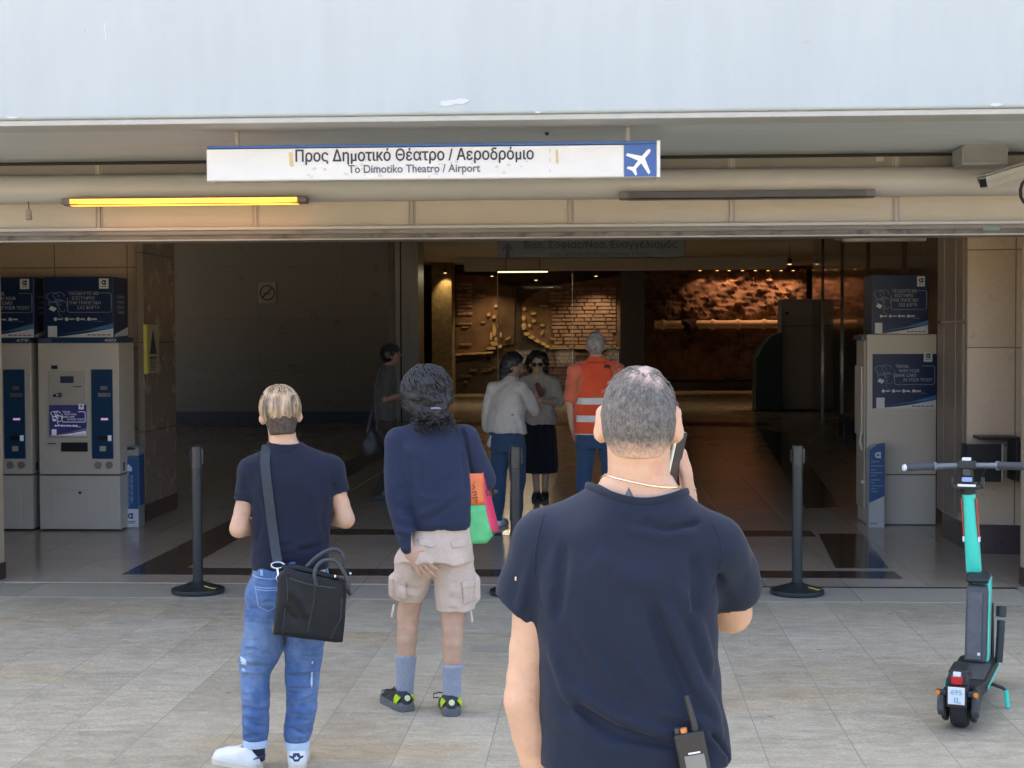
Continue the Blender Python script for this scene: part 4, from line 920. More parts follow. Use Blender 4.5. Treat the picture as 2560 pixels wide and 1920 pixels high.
first = stanchion(428*D, 1281*D, 963*D, 'black barrier post left of the man with the shoulder bag')
stanchion(1115*D, 1284*D, 963*D, 'black barrier post half hidden behind the man on the phone', first)
stanchion(1722*D, 1284*D, 962*D, 'black barrier post between the man on the phone and the scooter', first)

# loose lighter slab edge in the paving
g = gnd(1225, 1625); MB().box(g.x-.12, g.x+.42, g.y-.08, g.y+.12, -.02, .0035).build('paving_slab', 'kerbstone'); tag(bpy.data.objects['paving_slab'], kind='structure')

# ================================================================== scooter
mat('mint', (.06, .74, .57), .32, var=.03, coat=.4); mat('sc_black', (.02, .021, .022), .45, var=.15); mat('sc_grey', (.065, .068, .07), .5, var=.15, vs=12, bump=.15); mat('tyre', (.022, .022, .023), .8, var=.2, bump=.2, bs=80)
mat('red_lens', (.55, .02, .02), .2, emit=(.6, .02, .02), es=.01); mat('amber', (.7, .22, .03), .25); mat('plate_white', (.75, .80, .84), .4, var=.02); mat('plate_ink', (.25, .5, .62), .5); mat('red_strip', (.5, .06, .035), .35); mat('grip', (.05, .055, .065), .55, var=.1); mat('blue_tag', (.28, .42, .75), .4); mat('rim_grey', (.12, .12, .12), .4, metal=.6)
g0 = gnd(2069*D, 1582*D)
view = math.atan2(-g0.x, g0.y)
sc_ = thing('electric_scooter', 'mint green and black electric rental scooter standing on the paving', 'scooter', g0, rz=view-R(6.5))
def wheel(y, parent, rr_=.115):
    w_ = bpy.data.objects.new('wheel', None); COL.objects.link(w_); w_.parent = parent; w_.location = (0, y, rr_)
    prof = [(.07, -.036), (.10, -.04), (.112, -.027), (.115, 0), (.112, .027), (.10, .04), (.07, .036)]
    MB().lathe([(r_*rr_/.115, x) for r_, x in prof], n=40, axis='x').build('tyre', 'tyre', w_, smooth='auto')
    MB().lathe([(.02, -.032), (.068, -.028), (.069, .028), (.02, .032)], n=28, axis='x').build('rim', 'rim_grey', w_, smooth='auto')
    MB().lathe([(.018, -.05), (.018, .05)], n=12, axis='x').build('axle', 'sc_black', w_)
wheel(.11, sc_); wheel(1.05, sc_, .12)
# rear fender, swing arms, deck
def arc(y0, r, a0, a1, n=9): return [(y0+r*math.cos(R(a)), .115+r*math.sin(R(a))) for a in np.linspace(a0, a1, n)]
o1 = arc(.11, .150, 150, 60); o2 = arc(.11, .13, 60, 150)
MB().prism(o1+o2, -.045, .045, 'yz').build('rear_fender', 'sc_black', sc_, bevel=.006)
MB().box(-.046, .046, .0, .22, .268, .290).box(-.042, .042, -.045, .06, .225, .285).build('fender_cap', 'sc_black', sc_, bevel=.012, seg=3)
MB().box(-.026, .026, -.05, -.02, .232, .275).build('tail_light', 'red_lens', sc_, bevel=.008, seg=3)
MB().box(-.018, .018, -.052, -.03, .272, .292).build('reflector_top', 'plate_white', sc_, bevel=.004)
MB().box(-.038, .038, -.068, -.062, .145, .226).build('number_plate', 'plate_white', sc_, bevel=.008, seg=3)
MB().box(-.045, .045, -.061, -.046, .128, .23).build('plate_holder', 'sc_black', sc_, bevel=.006)
text_mesh('lettering', '695', .05, (0, -.0695, .203), 'plate_ink', sc_, h=.022); text_mesh('lettering', 'IL', .03, (.006, -.0695, .167), 'plate_ink', sc_, h=.026)
MB().box(-.096, -.044, -.05, -.02, .178, .205).box(.044, .096, -.05, -.02, .178, .205).box(-.06, .06, -.045, -.02, .182, .2).build('signal_arm', 'sc_black', sc_, bevel=.008, seg=3)
for x in (-.086, .086): MB().lathe([(.0, -.058), (.011, -.056), (.013, -.0505)], (x, 0, .1915), 14, 'y').build('turn_signal', 'amber', sc_, smooth='auto')
for x in (-1, 1):
    MB().prism([(.03, .05), (.03, .17), (.10, .19), (.34, .16), (.34, .10), (.16, .06), (.08, .03)], x*.05 if x > 0 else -.08, .08 if x > 0 else -.05, 'yz').build('side_fork', 'sc_black', sc_, bevel=.014, seg=3)
    MB().prism([(-.02, .10), (-.015, .165), (.03, .175), (.06, .09), (.02, .065)], .06 if x > 0 else -.094, .094 if x > 0 else -.06, 'yz').build('foot_guard', 'sc_grey', sc_, bevel=.012, seg=3)
MB().prism([(-.075, .20), (.075, .20), (.098, .36), (.098, .92), (.06, 1.0), (-.06, 1.0), (-.098, .92), (-.098, .36)], .115, .175, 'xy').build('deck', 'sc_black', sc_, bevel=.012, seg=3)
MB().box(-.08, .08, .36, .74, .176, .181).build('deck_mat', 'sc_grey', sc_, bevel=.002)
for x in (-1, 1): MB().box(x*.0985 if x > 0 else -.105, .105 if x > 0 else -.0985, .34, .93, .135, .150).build('deck_stripe', 'mint', sc_, bevel=.002)
# battery tower / front column with tilt
def SP(y, z, x=0): return (x, y, z)
ct = [(.74, .18), (.80, .18), (.93, .53), (.90, .56), (.86, .56)]
MB().prism([(.72, .182), (.80, .182), (.875, .54), (.84, .575), (.80, .56)], -.052, .052, 'yz').build('battery_case', 'sc_grey', sc_, bevel=.016, seg=3)
MB().prism([(.714, .20), (.72, .195), (.792, .53), (.786, .535)], -.042, .03, 'yz').build('battery_lid', mat('battery_face', (.085, .088, .092), .5, var=.25, vs=14), sc_, bevel=.003)
MB().box(.012, .026, .7165, .722, .222, .236).build('battery_sticker', 'plate_white', sc_)
MB().prism([(.81, .17), (.90, .17), (.98, .60), (.88, .60)], -.028, .060, 'yz').build('frame_neck', 'mint', sc_, bevel=.012, seg=3)
MB().prism([(.86, .585), (.80, .575), (.79, .60), (.86, .625), (.95, .62), (.95, .585)], -.058, .058, 'yz').build('neck_collar', 'sc_black', sc_, bevel=.014, seg=3)
lean = -.055
def ST(f): return Vector((lean*f, .985-.13*f, .12+f*1.0))     # steering axis, f along its height
MB().tube([ST(.40), ST(.52)], .03, 16).build('lower_stem', 'sc_black', sc_, smooth='auto')
MB().tube([ST(.50), ST(.51), ST(.7), ST(.9), ST(.925)], [.037, .040, .038, .034, .034], 20).build('stem', 'mint', sc_, smooth='auto')
for x in (-1, 1): MB().obox(ST(.79)+Vector((x*.0365, -.005, 0)), (.004, 0, 0), (0, .02, 0), (ST(.9)-ST(.68))*.46).build('reflector_strip', 'red_strip', sc_, bevel=.003)
b = MB()
for x in (-1, 1): b.obox(ST(.675)+Vector((x*.039, -.012, 0)), (.005, 0, 0), (0, .014, 0), (0, 0, .014))
b.build('strip_end', 'plate_white', sc_, bevel=.002)
MB().tube([ST(.915), ST(.945)], .04, 18).build('stem_collar', 'sc_black', sc_, smooth='auto')
b = MB(); c_ = ST(.955); b.obox(c_+Vector((0, -.03, 0)), (.07, 0, 0), (0, .04, 0), (0, 0, .012))
for x in (-1, 1): b.obox(c_+Vector((x*.075, -.03, .02)), (.008, 0, 0), (0, .02, 0), (0, 0, .03))
b.build('phone_holder', 'sc_black', sc_, bevel=.006)
MB().obox(c_+Vector((0, -.071, .008)), (.045, 0, 0), (0, .002, 0), (0, 0, .006)).build('holder_strip', 'plate_white', sc_)
MB().tube([ST(.955), ST(1.045)], .029, 16).build('upper_stem', 'sc_black', sc_, smooth='auto')
MB().obox(ST(.99)+Vector((0, -.032, 0)), (.026, 0, 0), (0, .003, 0), (0, 0, .012)).build('blue_label', 'blue_tag', sc_, bevel=.002)
MB().obox(ST(1.03)+Vector((0, -.03, 0)), (.02, 0, 0), (0, .003, 0), (0, 0, .02)).build('display', 'sc_grey', sc_, bevel=.003)
hc = ST(1.065)
MB().obox(hc, (.045, 0, 0), (0, .035, 0), (0, 0, .022)).build('handle_clamp', 'sc_black', sc_, bevel=.01, seg=3)
MB().obox(hc+Vector((0, -.012, .03)), (.022, 0, 0), (0, .018, 0), (0, 0, .008)).build('dash_light', 'plate_white', sc_, bevel=.004)
def HB(x): return hc+Vector((x, -.10*(x/.3)**2, .012*x/.3-.004))
MB().tube([HB(x) for x in np.linspace(-.28, .28, 15)], .0145, 12).build('handlebar', mat('bar_grey', (.16, .18, .20), .35, metal=.4), sc_, smooth='auto')
for sx in (-1, 1):
    MB().tube([HB(sx*x) for x in np.linspace(.16, .295, 6)], [.019, .0205, .020, .020, .0205, .019], 14).build('grip', 'grip', sc_, smooth='auto')
    MB().tube([HB(sx*.296), HB(sx*.306)], .017, 12).build('grip_end', 'plate_white' if sx < 0 else 'bar_grey', sc_)
    MB().tube([HB(sx*.15), HB(sx*.163)], .024, 12).build('control_ring', 'bar_grey', sc_, smooth='auto')
    MB().tube([HB(sx*.13)+Vector((0, .02, -.006)), HB(sx*.16)+Vector((0, .06, -.012)), HB(sx*.235)+Vector((0, .05, -.012))], .006, 8).build('brake_lever', 'sc_black', sc_, smooth='auto')
MB().tube([HB(.1)+Vector((0, .02, 0)), HB(.07)+Vector((0, .06, -.05)), ST(.9)+Vector((.02, .06, 0)), ST(.6)+Vector((.03, .055, 0)), ST(.45)+Vector((.03, .03, 0))], .005, 8).build('brake_cable', 'sc_black', sc_, smooth='auto')
for x in (-.05, .05): MB().tube([(x, .985, .45), (x, 1.05, .12)], .016, 10).build('fork_leg', 'sc_black', sc_, smooth='auto')
a_ = arc(1.05, .145, 175, 20); c_ = arc(1.05, .133, 20, 175); MB().prism(a_+c_, -.04, .04, 'yz').build('front_fender', 'sc_black', sc_, bevel=.004)
MB().tube([(.105, .84, .17), (.112, .87, .33), (.112, .885, .38)], .02, 10).tube([(.112, .885, .40), (.112, .90, .45)], .026, 12).build('folding_lock', 'sc_black', sc_, smooth='auto')
MB().tube([(.07, .58, .12), (.15, .57, .10), (.165, .57, .085)], .009, 8).build('stand_arm', 'sc_black', sc_, smooth='auto')
MB().tube([(.165, .57, .09), (.175, .565, .004)], .012, 8).build('kickstand', 'mint', sc_, smooth='auto')
# ================================================================== people
from mathutils.bvhtree import BVHTree
mat('skin_fair', (.55, .35, .235), .52, var=.10, vs=11, bump=.12, bs=160, sss=.06, wear=((.55, .295, .20), 16, .54)); mat('skin_tan', (.50, .32, .22), .5, var=.08, vs=14, sss=.08); mat('skin_dark', (.30, .18, .13), .5, var=.1, vs=14)
def cloth(name, col, fine=900, var=.10, rough=.85, sheen=.25, bump=.25, vs=5, wear=None, folds=0, fs=9, fstretch=(1, 1, .5)):
    m, t, p = newmat(name); v = coords(t); n = noise(t, v, vs, 5)
    c = mixc(t, ramp(t, n, .3, .7), tuple(c*(1-var) for c in col), tuple(c*(1+var) for c in col))
    n2 = noise(t, v, fine*.25, 2, .5); c = mixc(t, .35, c, ramp(t, n2, .3, .7, (.7, .7, .7), (1.25, 1.25, 1.25)), 'MULTIPLY')
    if wear:
        n3 = noise(t, coords(t, wear[2]), wear[1], 5, .6); c = mixc(t, ramp(t, n3, .45, .68), c, wear[0])
    t.links.new(c, p.inputs['Base Color']); p.inputs['Roughness'].default_value = rough; p.inputs['Sheen Weight'].default_value = sheen; p.inputs['Specular IOR Level'].default_value = .25
    b = bumpn(t, noise(t, v, fine*.3, 2), bump, .002)
    if folds:
        b = bumpn(t, noise(t, coords(t, fstretch), fs, 2, .4, .8), folds*.6, .02, b)
        rn = N(t, 'ShaderNodeTexNoise'); rn.noise_type = 'RIDGED_MULTIFRACTAL'; rn.inputs['Scale'].default_value = fs*.55; rn.inputs['Detail'].default_value = 1.5; rn.inputs['Distortion'].default_value = 1.2
        t.links.new(coords(t, fstretch, rot=(.3, .5, .4)), rn.inputs['Vector']); b = bumpn(t, rn.outputs['Fac'], min(1, folds*.8), .012, b)
    t.links.new(b, p.inputs['Normal']); return m
cloth('navy_cotton', (.0115, .0185, .037), sheen=.06, folds=.5, fs=7); cloth('navy_knit', (.0105, .0145, .032), sheen=.06, fine=600, bump=.4, folds=.3, fs=7); cloth('blue_sweat', (.022, .031, .064), sheen=.08, fine=500, bump=.35, folds=.35, fs=8)
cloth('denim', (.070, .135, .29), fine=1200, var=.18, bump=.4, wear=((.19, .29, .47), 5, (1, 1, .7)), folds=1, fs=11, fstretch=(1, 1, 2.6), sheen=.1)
cloth('denim_light', (.50, .62, .75), fine=900); cloth('khaki', (.60, .485, .39), fine=800, folds=.55, fs=13, fstretch=(1, 1, 1)); cloth('sock_grey', (.30, .335, .40), fine=500, bump=.5); cloth('sock_dark', (.02, .02, .035), fine=500)
cloth('dark_trousers', (.013, .017, .032), folds=.4, fs=9); cloth('white_linen', (.50, .48, .44), folds=.9, fs=11, fstretch=(1.6, 1, .5)); cloth('blouse', (.42, .39, .34), folds=.8, fs=12); cloth('orange_vest', (.66, .085, .03), sheen=.3, folds=.3, fs=8); cloth('salmon_shirt', (.55, .14, .075), folds=.4)
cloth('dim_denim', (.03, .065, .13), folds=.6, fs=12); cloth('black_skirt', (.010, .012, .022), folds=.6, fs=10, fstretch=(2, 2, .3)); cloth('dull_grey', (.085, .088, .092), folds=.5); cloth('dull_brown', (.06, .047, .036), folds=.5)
mat('reflective', (.60, .60, .58), .35, var=.08, vs=30); mat('red_piping', (.35, .015, .01), .6)
mat('shoe_white', (.78, .79, .78), .42, var=.03); mat('shoe_black', (.022, .023, .026), .55, var=.2); mat('shoe_sole', (.11, .115, .115), .6, var=.2, vs=20); mat('neon', (.62, .85, .03), .45, var=.05); mat('shoe_navy', (.02, .03, .07), .45); mat('sole_cream', (.66, .60, .48), .6)
mat('leather', (.0055, .008, .010), .42, spec=.3, var=.2, vs=8, bump=.25, bs=110); mat('webbing', (.026, .036, .044), .7, var=.12, vs=40, bump=.3, bs=300); mat('chrome', (.75, .75, .76), .18, metal=1, var=.03); mat('leather_edge', (.035, .043, .047), .45)
mat('gold', (.86, .68, .47), .25, metal=1, var=.1, vs=60); mat('tattoo_ink', (.12, .13, .16), .6)
def hair_mat(name, c0, c1, stretch, vs, rough=.5, bump=.8, low=None, dist=1.5):
    m, t, p = newmat(name); v = coords(t, stretch); n = noise(t, v, vs, 5, .65, dist)
    c = mixc(t, ramp(t, n, .36, .64), c0, c1)
    if low:                                              # (z0, z1, colour) : the cropped margin thins out over the skin
        sx = N(t, 'ShaderNodeSeparateXYZ'); t.links.new(coords(t), sx.inputs[0])
        mr = N(t, 'ShaderNodeMapRange'); mr.inputs[1].default_value = low[0]; mr.inputs[2].default_value = low[1]; t.links.new(sx.outputs[2], mr.inputs[0])
        ad = N(t, 'ShaderNodeMath', operation='ADD'); n2 = noise(t, coords(t), 26, 5, .7); t.links.new(mr.outputs[0], ad.inputs[0])
        mu = N(t, 'ShaderNodeMath', operation='MULTIPLY_ADD'); t.links.new(n2, mu.inputs[0]); mu.inputs[1].default_value = 1.1; mu.inputs[2].default_value = -.55; t.links.new(mu.outputs[0], ad.inputs[1])
        fine = noise(t, coords(t, (1, 1, .6)), 240, 3, .7); ad2 = N(t, 'ShaderNodeMath', operation='MULTIPLY_ADD'); t.links.new(fine, ad2.inputs[0]); ad2.inputs[1].default_value = 1.0; ad2.inputs[2].default_value = -.5
        ad3 = N(t, 'ShaderNodeMath', operation='ADD'); t.links.new(ad.outputs[0], ad3.inputs[0]); t.links.new(ad2.outputs[0], ad3.inputs[1])
        c = mixc(t, ramp(t, ad3.outputs[0], .1, .9), low[2], c)
        if len(low) > 3:                                 # thin crown patch
            vm = N(t, 'ShaderNodeVectorMath', operation='DISTANCE'); t.links.new(coords(t), vm.inputs[0]); vm.inputs[1].default_value = low[3]
            f2 = N(t, 'ShaderNodeMath', operation='ADD'); t.links.new(vm.outputs['Value'], f2.inputs[0]); mm = N(t, 'ShaderNodeMath', operation='MULTIPLY_ADD'); t.links.new(n2, mm.inputs[0]); mm.inputs[1].default_value = .09; mm.inputs[2].default_value = -.045; t.links.new(mm.outputs[0], f2.inputs[1])
            c = mixc(t, ramp(t, f2.outputs[0], .012, .05, (.75, .75, .75), (0, 0, 0)), c, (.56, .43, .37))
    t.links.new(c, p.inputs['Base Color']); p.inputs['Roughness'].default_value = rough
    p.inputs['Specular IOR Level'].default_value = .5 if rough < .5 else .25; t.links.new(bumpn(t, n, bump, .006), p.inputs['Normal']); return m
hair_mat('hair_cropped', (.062, .061, .058), (.165, .16, .152), (1, 1, .6), 130, .6, .35, (1.605, 1.66, (.62, .42, .31), (.018, -.045, 1.785)), 1.0)
hair_mat('hair_blond', (.03, .02, .014), (.56, .40, .24), (1, .5, .13), 46, .42, .7, dist=.6); hair_mat('hair_under', (.035, .028, .024), (.11, .085, .065), (1, 1, .5), 80, .6, .4)
hair_mat('hair_black', (.004, .004, .0045), (.018, .0175, .018), (1, 1, 1), 22, .47, 1, dist=2); hair_mat('hair_curl', (.004, .0038, .0038), (.016, .015, .0145), (1, 1, 1), 60, .40, .5)
hair_mat('hair_grey', (.16, .16, .155), (.36, .35, .34), (1, 1, .4), 40, .5); hair_mat('hair_dark', (.006, .007, .010), (.02, .02, .022), (1, 1, .4), 30, .45)

V3 = lambda *a: np.array(a, float)
def unit(v): v = np.array(v, float); return v/np.linalg.norm(v)
class HeadFrame:
    def __init__(s, c, yaw=0, pitch=0, roll=0, sc=1):
        M = Matrix.Rotation(yaw, 3, 'Z') @ Matrix.Rotation(pitch, 3, 'X') @ Matrix.Rotation(roll, 3, 'Y')
        s.M = M; s.c = V3(*c); s.s = sc
    def __call__(s, x, y, z): return s.c+np.array(s.M @ Vector((x, y, z)))*s.s
    def R(s, extra=None): return s.M @ extra if extra is not None else s.M
def head(S, H, ear=1.0, jaw=1.0, k=.02):
    q = H.s
    S.ell(H(0, -.004, .004), (.076*q, .093*q, .097*q), k, rot=H.M); S.ell(H(0, -.035, -.012), (.068*q, .064*q, .078*q), .03, rot=H.M)
    S.ell(H(0, .028, -.068), (.055*q*jaw, .058*q, .058*q), .03, rot=H.M); S.ell(H(0, .070, -.098), (.022*q, .018*q, .018*q), .025)
    for sx in (-1, 1):
        S.ell(H(sx*.042, .058, -.038), (.022*q, .022*q, .022*q), .025)
        S.ell(H(sx*.032, .090, -.006), (.017*q, .012*q, .011*q), .010, 's', rot=H.M); S.ell(H(sx*.032, .079, -.008), (.012*q,)*3, .003)
        S.rc(H(sx*.014, .090, .013), H(sx*.05, .078, .014), .008*q, .006*q, .01)
        E = H.M @ Matrix.Rotation(sx*R(-46), 3, 'Z') @ Matrix.Rotation(sx*R(-6), 3, 'Y')
        S.ell(H(sx*.085, -.008, -.018), (.0085*q*ear, .018*q*ear, .035*q*ear), .012, rot=E)
        S.ell(H(sx*.094, .004, -.014), (.008*q, .011*q, .019*q), .008, 's', rot=E); S.ell(H(sx*.079, -.002, -.049), (.008*q, .010*q, .012*q), .012)
    S.chain([H(0, .088, .008), H(0, .100, -.018), H(0, .108, -.033)], [.009*q, .010*q, .013*q], .012); S.ell(H(0, .095, -.038), (.018*q, .012*q, .009*q), .01, rot=H.M)
    S.rc(H(-.020, .083, -.066), H(.020, .083, -.066), .0075*q, None, .008); S.rc(H(-.016, .083, -.074), H(.016, .083, -.074), .0075*q, None, .008)
    S.rc(H(-.024, .096, -.070), H(.024, .096, -.070), .0022*q, None, .004, 's')
def arm(S, sh, el, wr, r=(.050, .046, .040, .042, .027), k=.03):
    sh, el, wr = V3(*sh), V3(*el), V3(*wr)
    S.chain([sh, sh*.5+el*.5, el], r[:3], k); S.chain([el, el*.68+wr*.32, wr], (r[2], r[3], r[4]), .015)
def leg(S, hip, kn, an, r=(.085, .070, .052, .053, .035), k=.03):
    hip, kn, an = V3(*hip), V3(*kn), V3(*an)
    S.chain([hip, hip*.5+kn*.5, kn], r[:3], k); S.chain([kn, kn*.68+an*.32+V3(0, -.016, 0), an], r[2:], .02)
def hand(S, w, d, n, side=1, curl=(.3, .35, .35, .4), spread=.14, s=1.0, thumb=.6):
    """palm and five fingers; d points along the palm, n is the side the fingers close to, side the thumb's side"""
    w, d, n = V3(*w), unit(d), V3(*n); n = unit(n-d*(n@d)); t = np.cross(d, n)*side
    S.rc(w-d*.01*s, w+d*.02*s, .025*s, .030*s, .01, flat=(n, .62)); S.rc(w+d*.03*s, w+d*.068*s, .033*s, .036*s, .012, flat=(n, .40))
    L = (.040, .045, .042, .033)
    for i, off in enumerate((.027, .009, -.009, -.026)):
        b = w+d*(.088-.004*abs(i-1.2))*s+t*off*s; a = spread*(1.3-i)*.5; dirv = unit(d+t*a); ang = curl[i]*.5; pts = [b]; l = L[i]*s; c = b
        for j in range(3):
            dv = dirv*math.cos(ang)+n*math.sin(ang); c = c+dv*l*(1, .68, .52)[j]; pts.append(c); ang += curl[i]
        S.chain(pts, [.0092*s, .0086*s, .0078*s, .0066*s], .004, sub=1)
    b = w+d*.022*s+t*.026*s+n*.006*s; td = unit(t*.75+d*.75+n*.25*thumb)
    S.chain([b, b+td*.038*s, b+td*.038*s+unit(d+t*.3+n*.3*thumb)*.03*s, b+td*.038*s+unit(d+t*.2+n*.35*thumb)*.052*s], [.0135*s, .0110*s, .0095*s, .0075*s], .010, sub=1)
def shoe(S, heel, yaw, L=.27, wd=.046, hh=.085, sole=True):
    f = V3(-math.sin(yaw), math.cos(yaw), 0); r = V3(math.cos(yaw), math.sin(yaw), 0); h = V3(*heel)
    S.chain([h+f*.035+V3(0, 0, .035), h+f*L*.45+V3(0, 0, .032), h+f*(L-.05)+V3(0, 0, .026)], [.040, .041, .040], .02, flat=(r, wd/.046))
    S.rc(h+f*.04+V3(0, 0, .04), h+f*.055+V3(0, 0, hh), .037, .038, .02); S.rc(h+f*.06+V3(0, 0, hh-.01), h+f*L*.62+V3(0, 0, .045), .034, .030, .03)
def sole(name, heel, yaw, L, wd, th, m, parent, z0=0):
    f = V3(-math.sin(yaw), math.cos(yaw), 0); r = V3(math.cos(yaw), math.sin(yaw), 0); h = V3(*heel); pr = []
    for u, w_ in ((0, .55), (.015, .8), (.06, .95), (.12, .88), (.17, 1.02), (.215, 1.0), (.25, .72), (.268, .35)): pr.append((u*L/.27, w_*wd))
    out = [h+f*u+r*w_ for u, w_ in pr]+[h+f*u-r*w_ for u, w_ in pr[::-1]]
    return MB().prism([(p[0], p[1]) for p in out], z0, z0+th, 'xy').build(name, m, parent, bevel=.005)
def surf_y(tab, x, z, n=2.4, off=0):
    T = np.array(tab); T = T[np.argsort(T[:, 0])]; cx, cy, a, b = (np.interp(z, T[:, 0], T[:, i]) for i in (1, 2, 3, 4))
    return cy-(b+off)*max(0, 1-abs((x-cx)/(a+off))**n)**(1/n)
def decal(name, polys, body, m, parent, off=.0015, sub=.006):
    """thin raised patch laid on the back (camera side) of a mesh: polys are outlines in (x, z)"""
    me = body.data; bv = BVHTree.FromPolygons([v.co for v in me.vertices], [p.vertices for p in me.polygons])
    bm = bmesh.new()
    for out in polys:
        f = bm.faces.new([bm.verts.new((x, 0, z)) for x, z in out])
    bmesh.ops.triangulate(bm, faces=bm.faces[:], ngon_method='EAR_CLIP')
    for _ in range(5):
        e = [e for e in bm.edges if e.calc_length() > sub*2]
        if not e: break
        bmesh.ops.subdivide_edges(bm, edges=e, cuts=1); bmesh.ops.triangulate(bm, faces=[f for f in bm.faces if len(f.verts) > 3])
    ys = []
    for v in bm.verts:
        h = bv.ray_cast(Vector((v.co.x, -2, v.co.z)), Vector((0, 1, 0)))
        v.co.y = (h[0].y if h[0] else (ys[-1] if ys else 0))-off; ys.append(v.co.y+off)
    bmesh.ops.recalc_face_normals(bm, faces=bm.faces[:]); mm = bpy.data.meshes.new(name); bm.to_mesh(mm); bm.free()
    o = link(name, mm, m, parent, True); sm = o.modifiers.new('thick', 'SOLIDIFY'); sm.thickness = .002; sm.offset = -1; return o
def cord(body, pts, off=.003):
    """run a polyline of (x, z) over the camera side of a mesh"""
    me = body.data; bv = BVHTree.FromPolygons([v.co for v in me.vertices], [p.vertices for p in me.polygons]); out = []
    for x, z in pts:
        h = bv.ray_cast(Vector((x, -2, z)), Vector((0, 1, 0))); out.append(Vector((x, (h[0].y if h[0] else (out[-1].y+off if out else 0))-off, z)))
    return out
def ribbon(name, pts, w, th, m, parent, wdir=Vector((1, 0, 0))):
    """flat strap along 3-D points; wdir is the direction of its width"""
    b = MB(); vs = []
    for i, p in enumerate(pts):
        t_ = (pts[min(i+1, len(pts)-1)]-pts[max(i-1, 0)]).normalized(); wd = (wdir-t_*wdir.dot(t_)).normalized(); nn = t_.cross(wd)
        vs += [p+wd*w/2+nn*th/2, p-wd*w/2+nn*th/2, p-wd*w/2-nn*th/2, p+wd*w/2-nn*th/2]
    n_ = len(pts); fs = [(i*4+k, i*4+(k+1) % 4, i*4+4+(k+1) % 4, i*4+4+k) for i in range(n_-1) for k in range(4)]+[(3, 2, 1, 0), tuple((n_-1)*4+k for k in range(4))]
    return b.add(vs, fs).build(name, m, parent, smooth='auto')
def person(px, py, label, turn=0, group=None):
    g = gnd(px, py); return thing('person', label, 'person', g, rz=math.atan2(-g.x, g.y)+turn, group=group), g
def prop(name, label, cat, g, turn=0):
    return thing(name, label, cat, g, rz=math.atan2(-g.x, g.y)+turn)

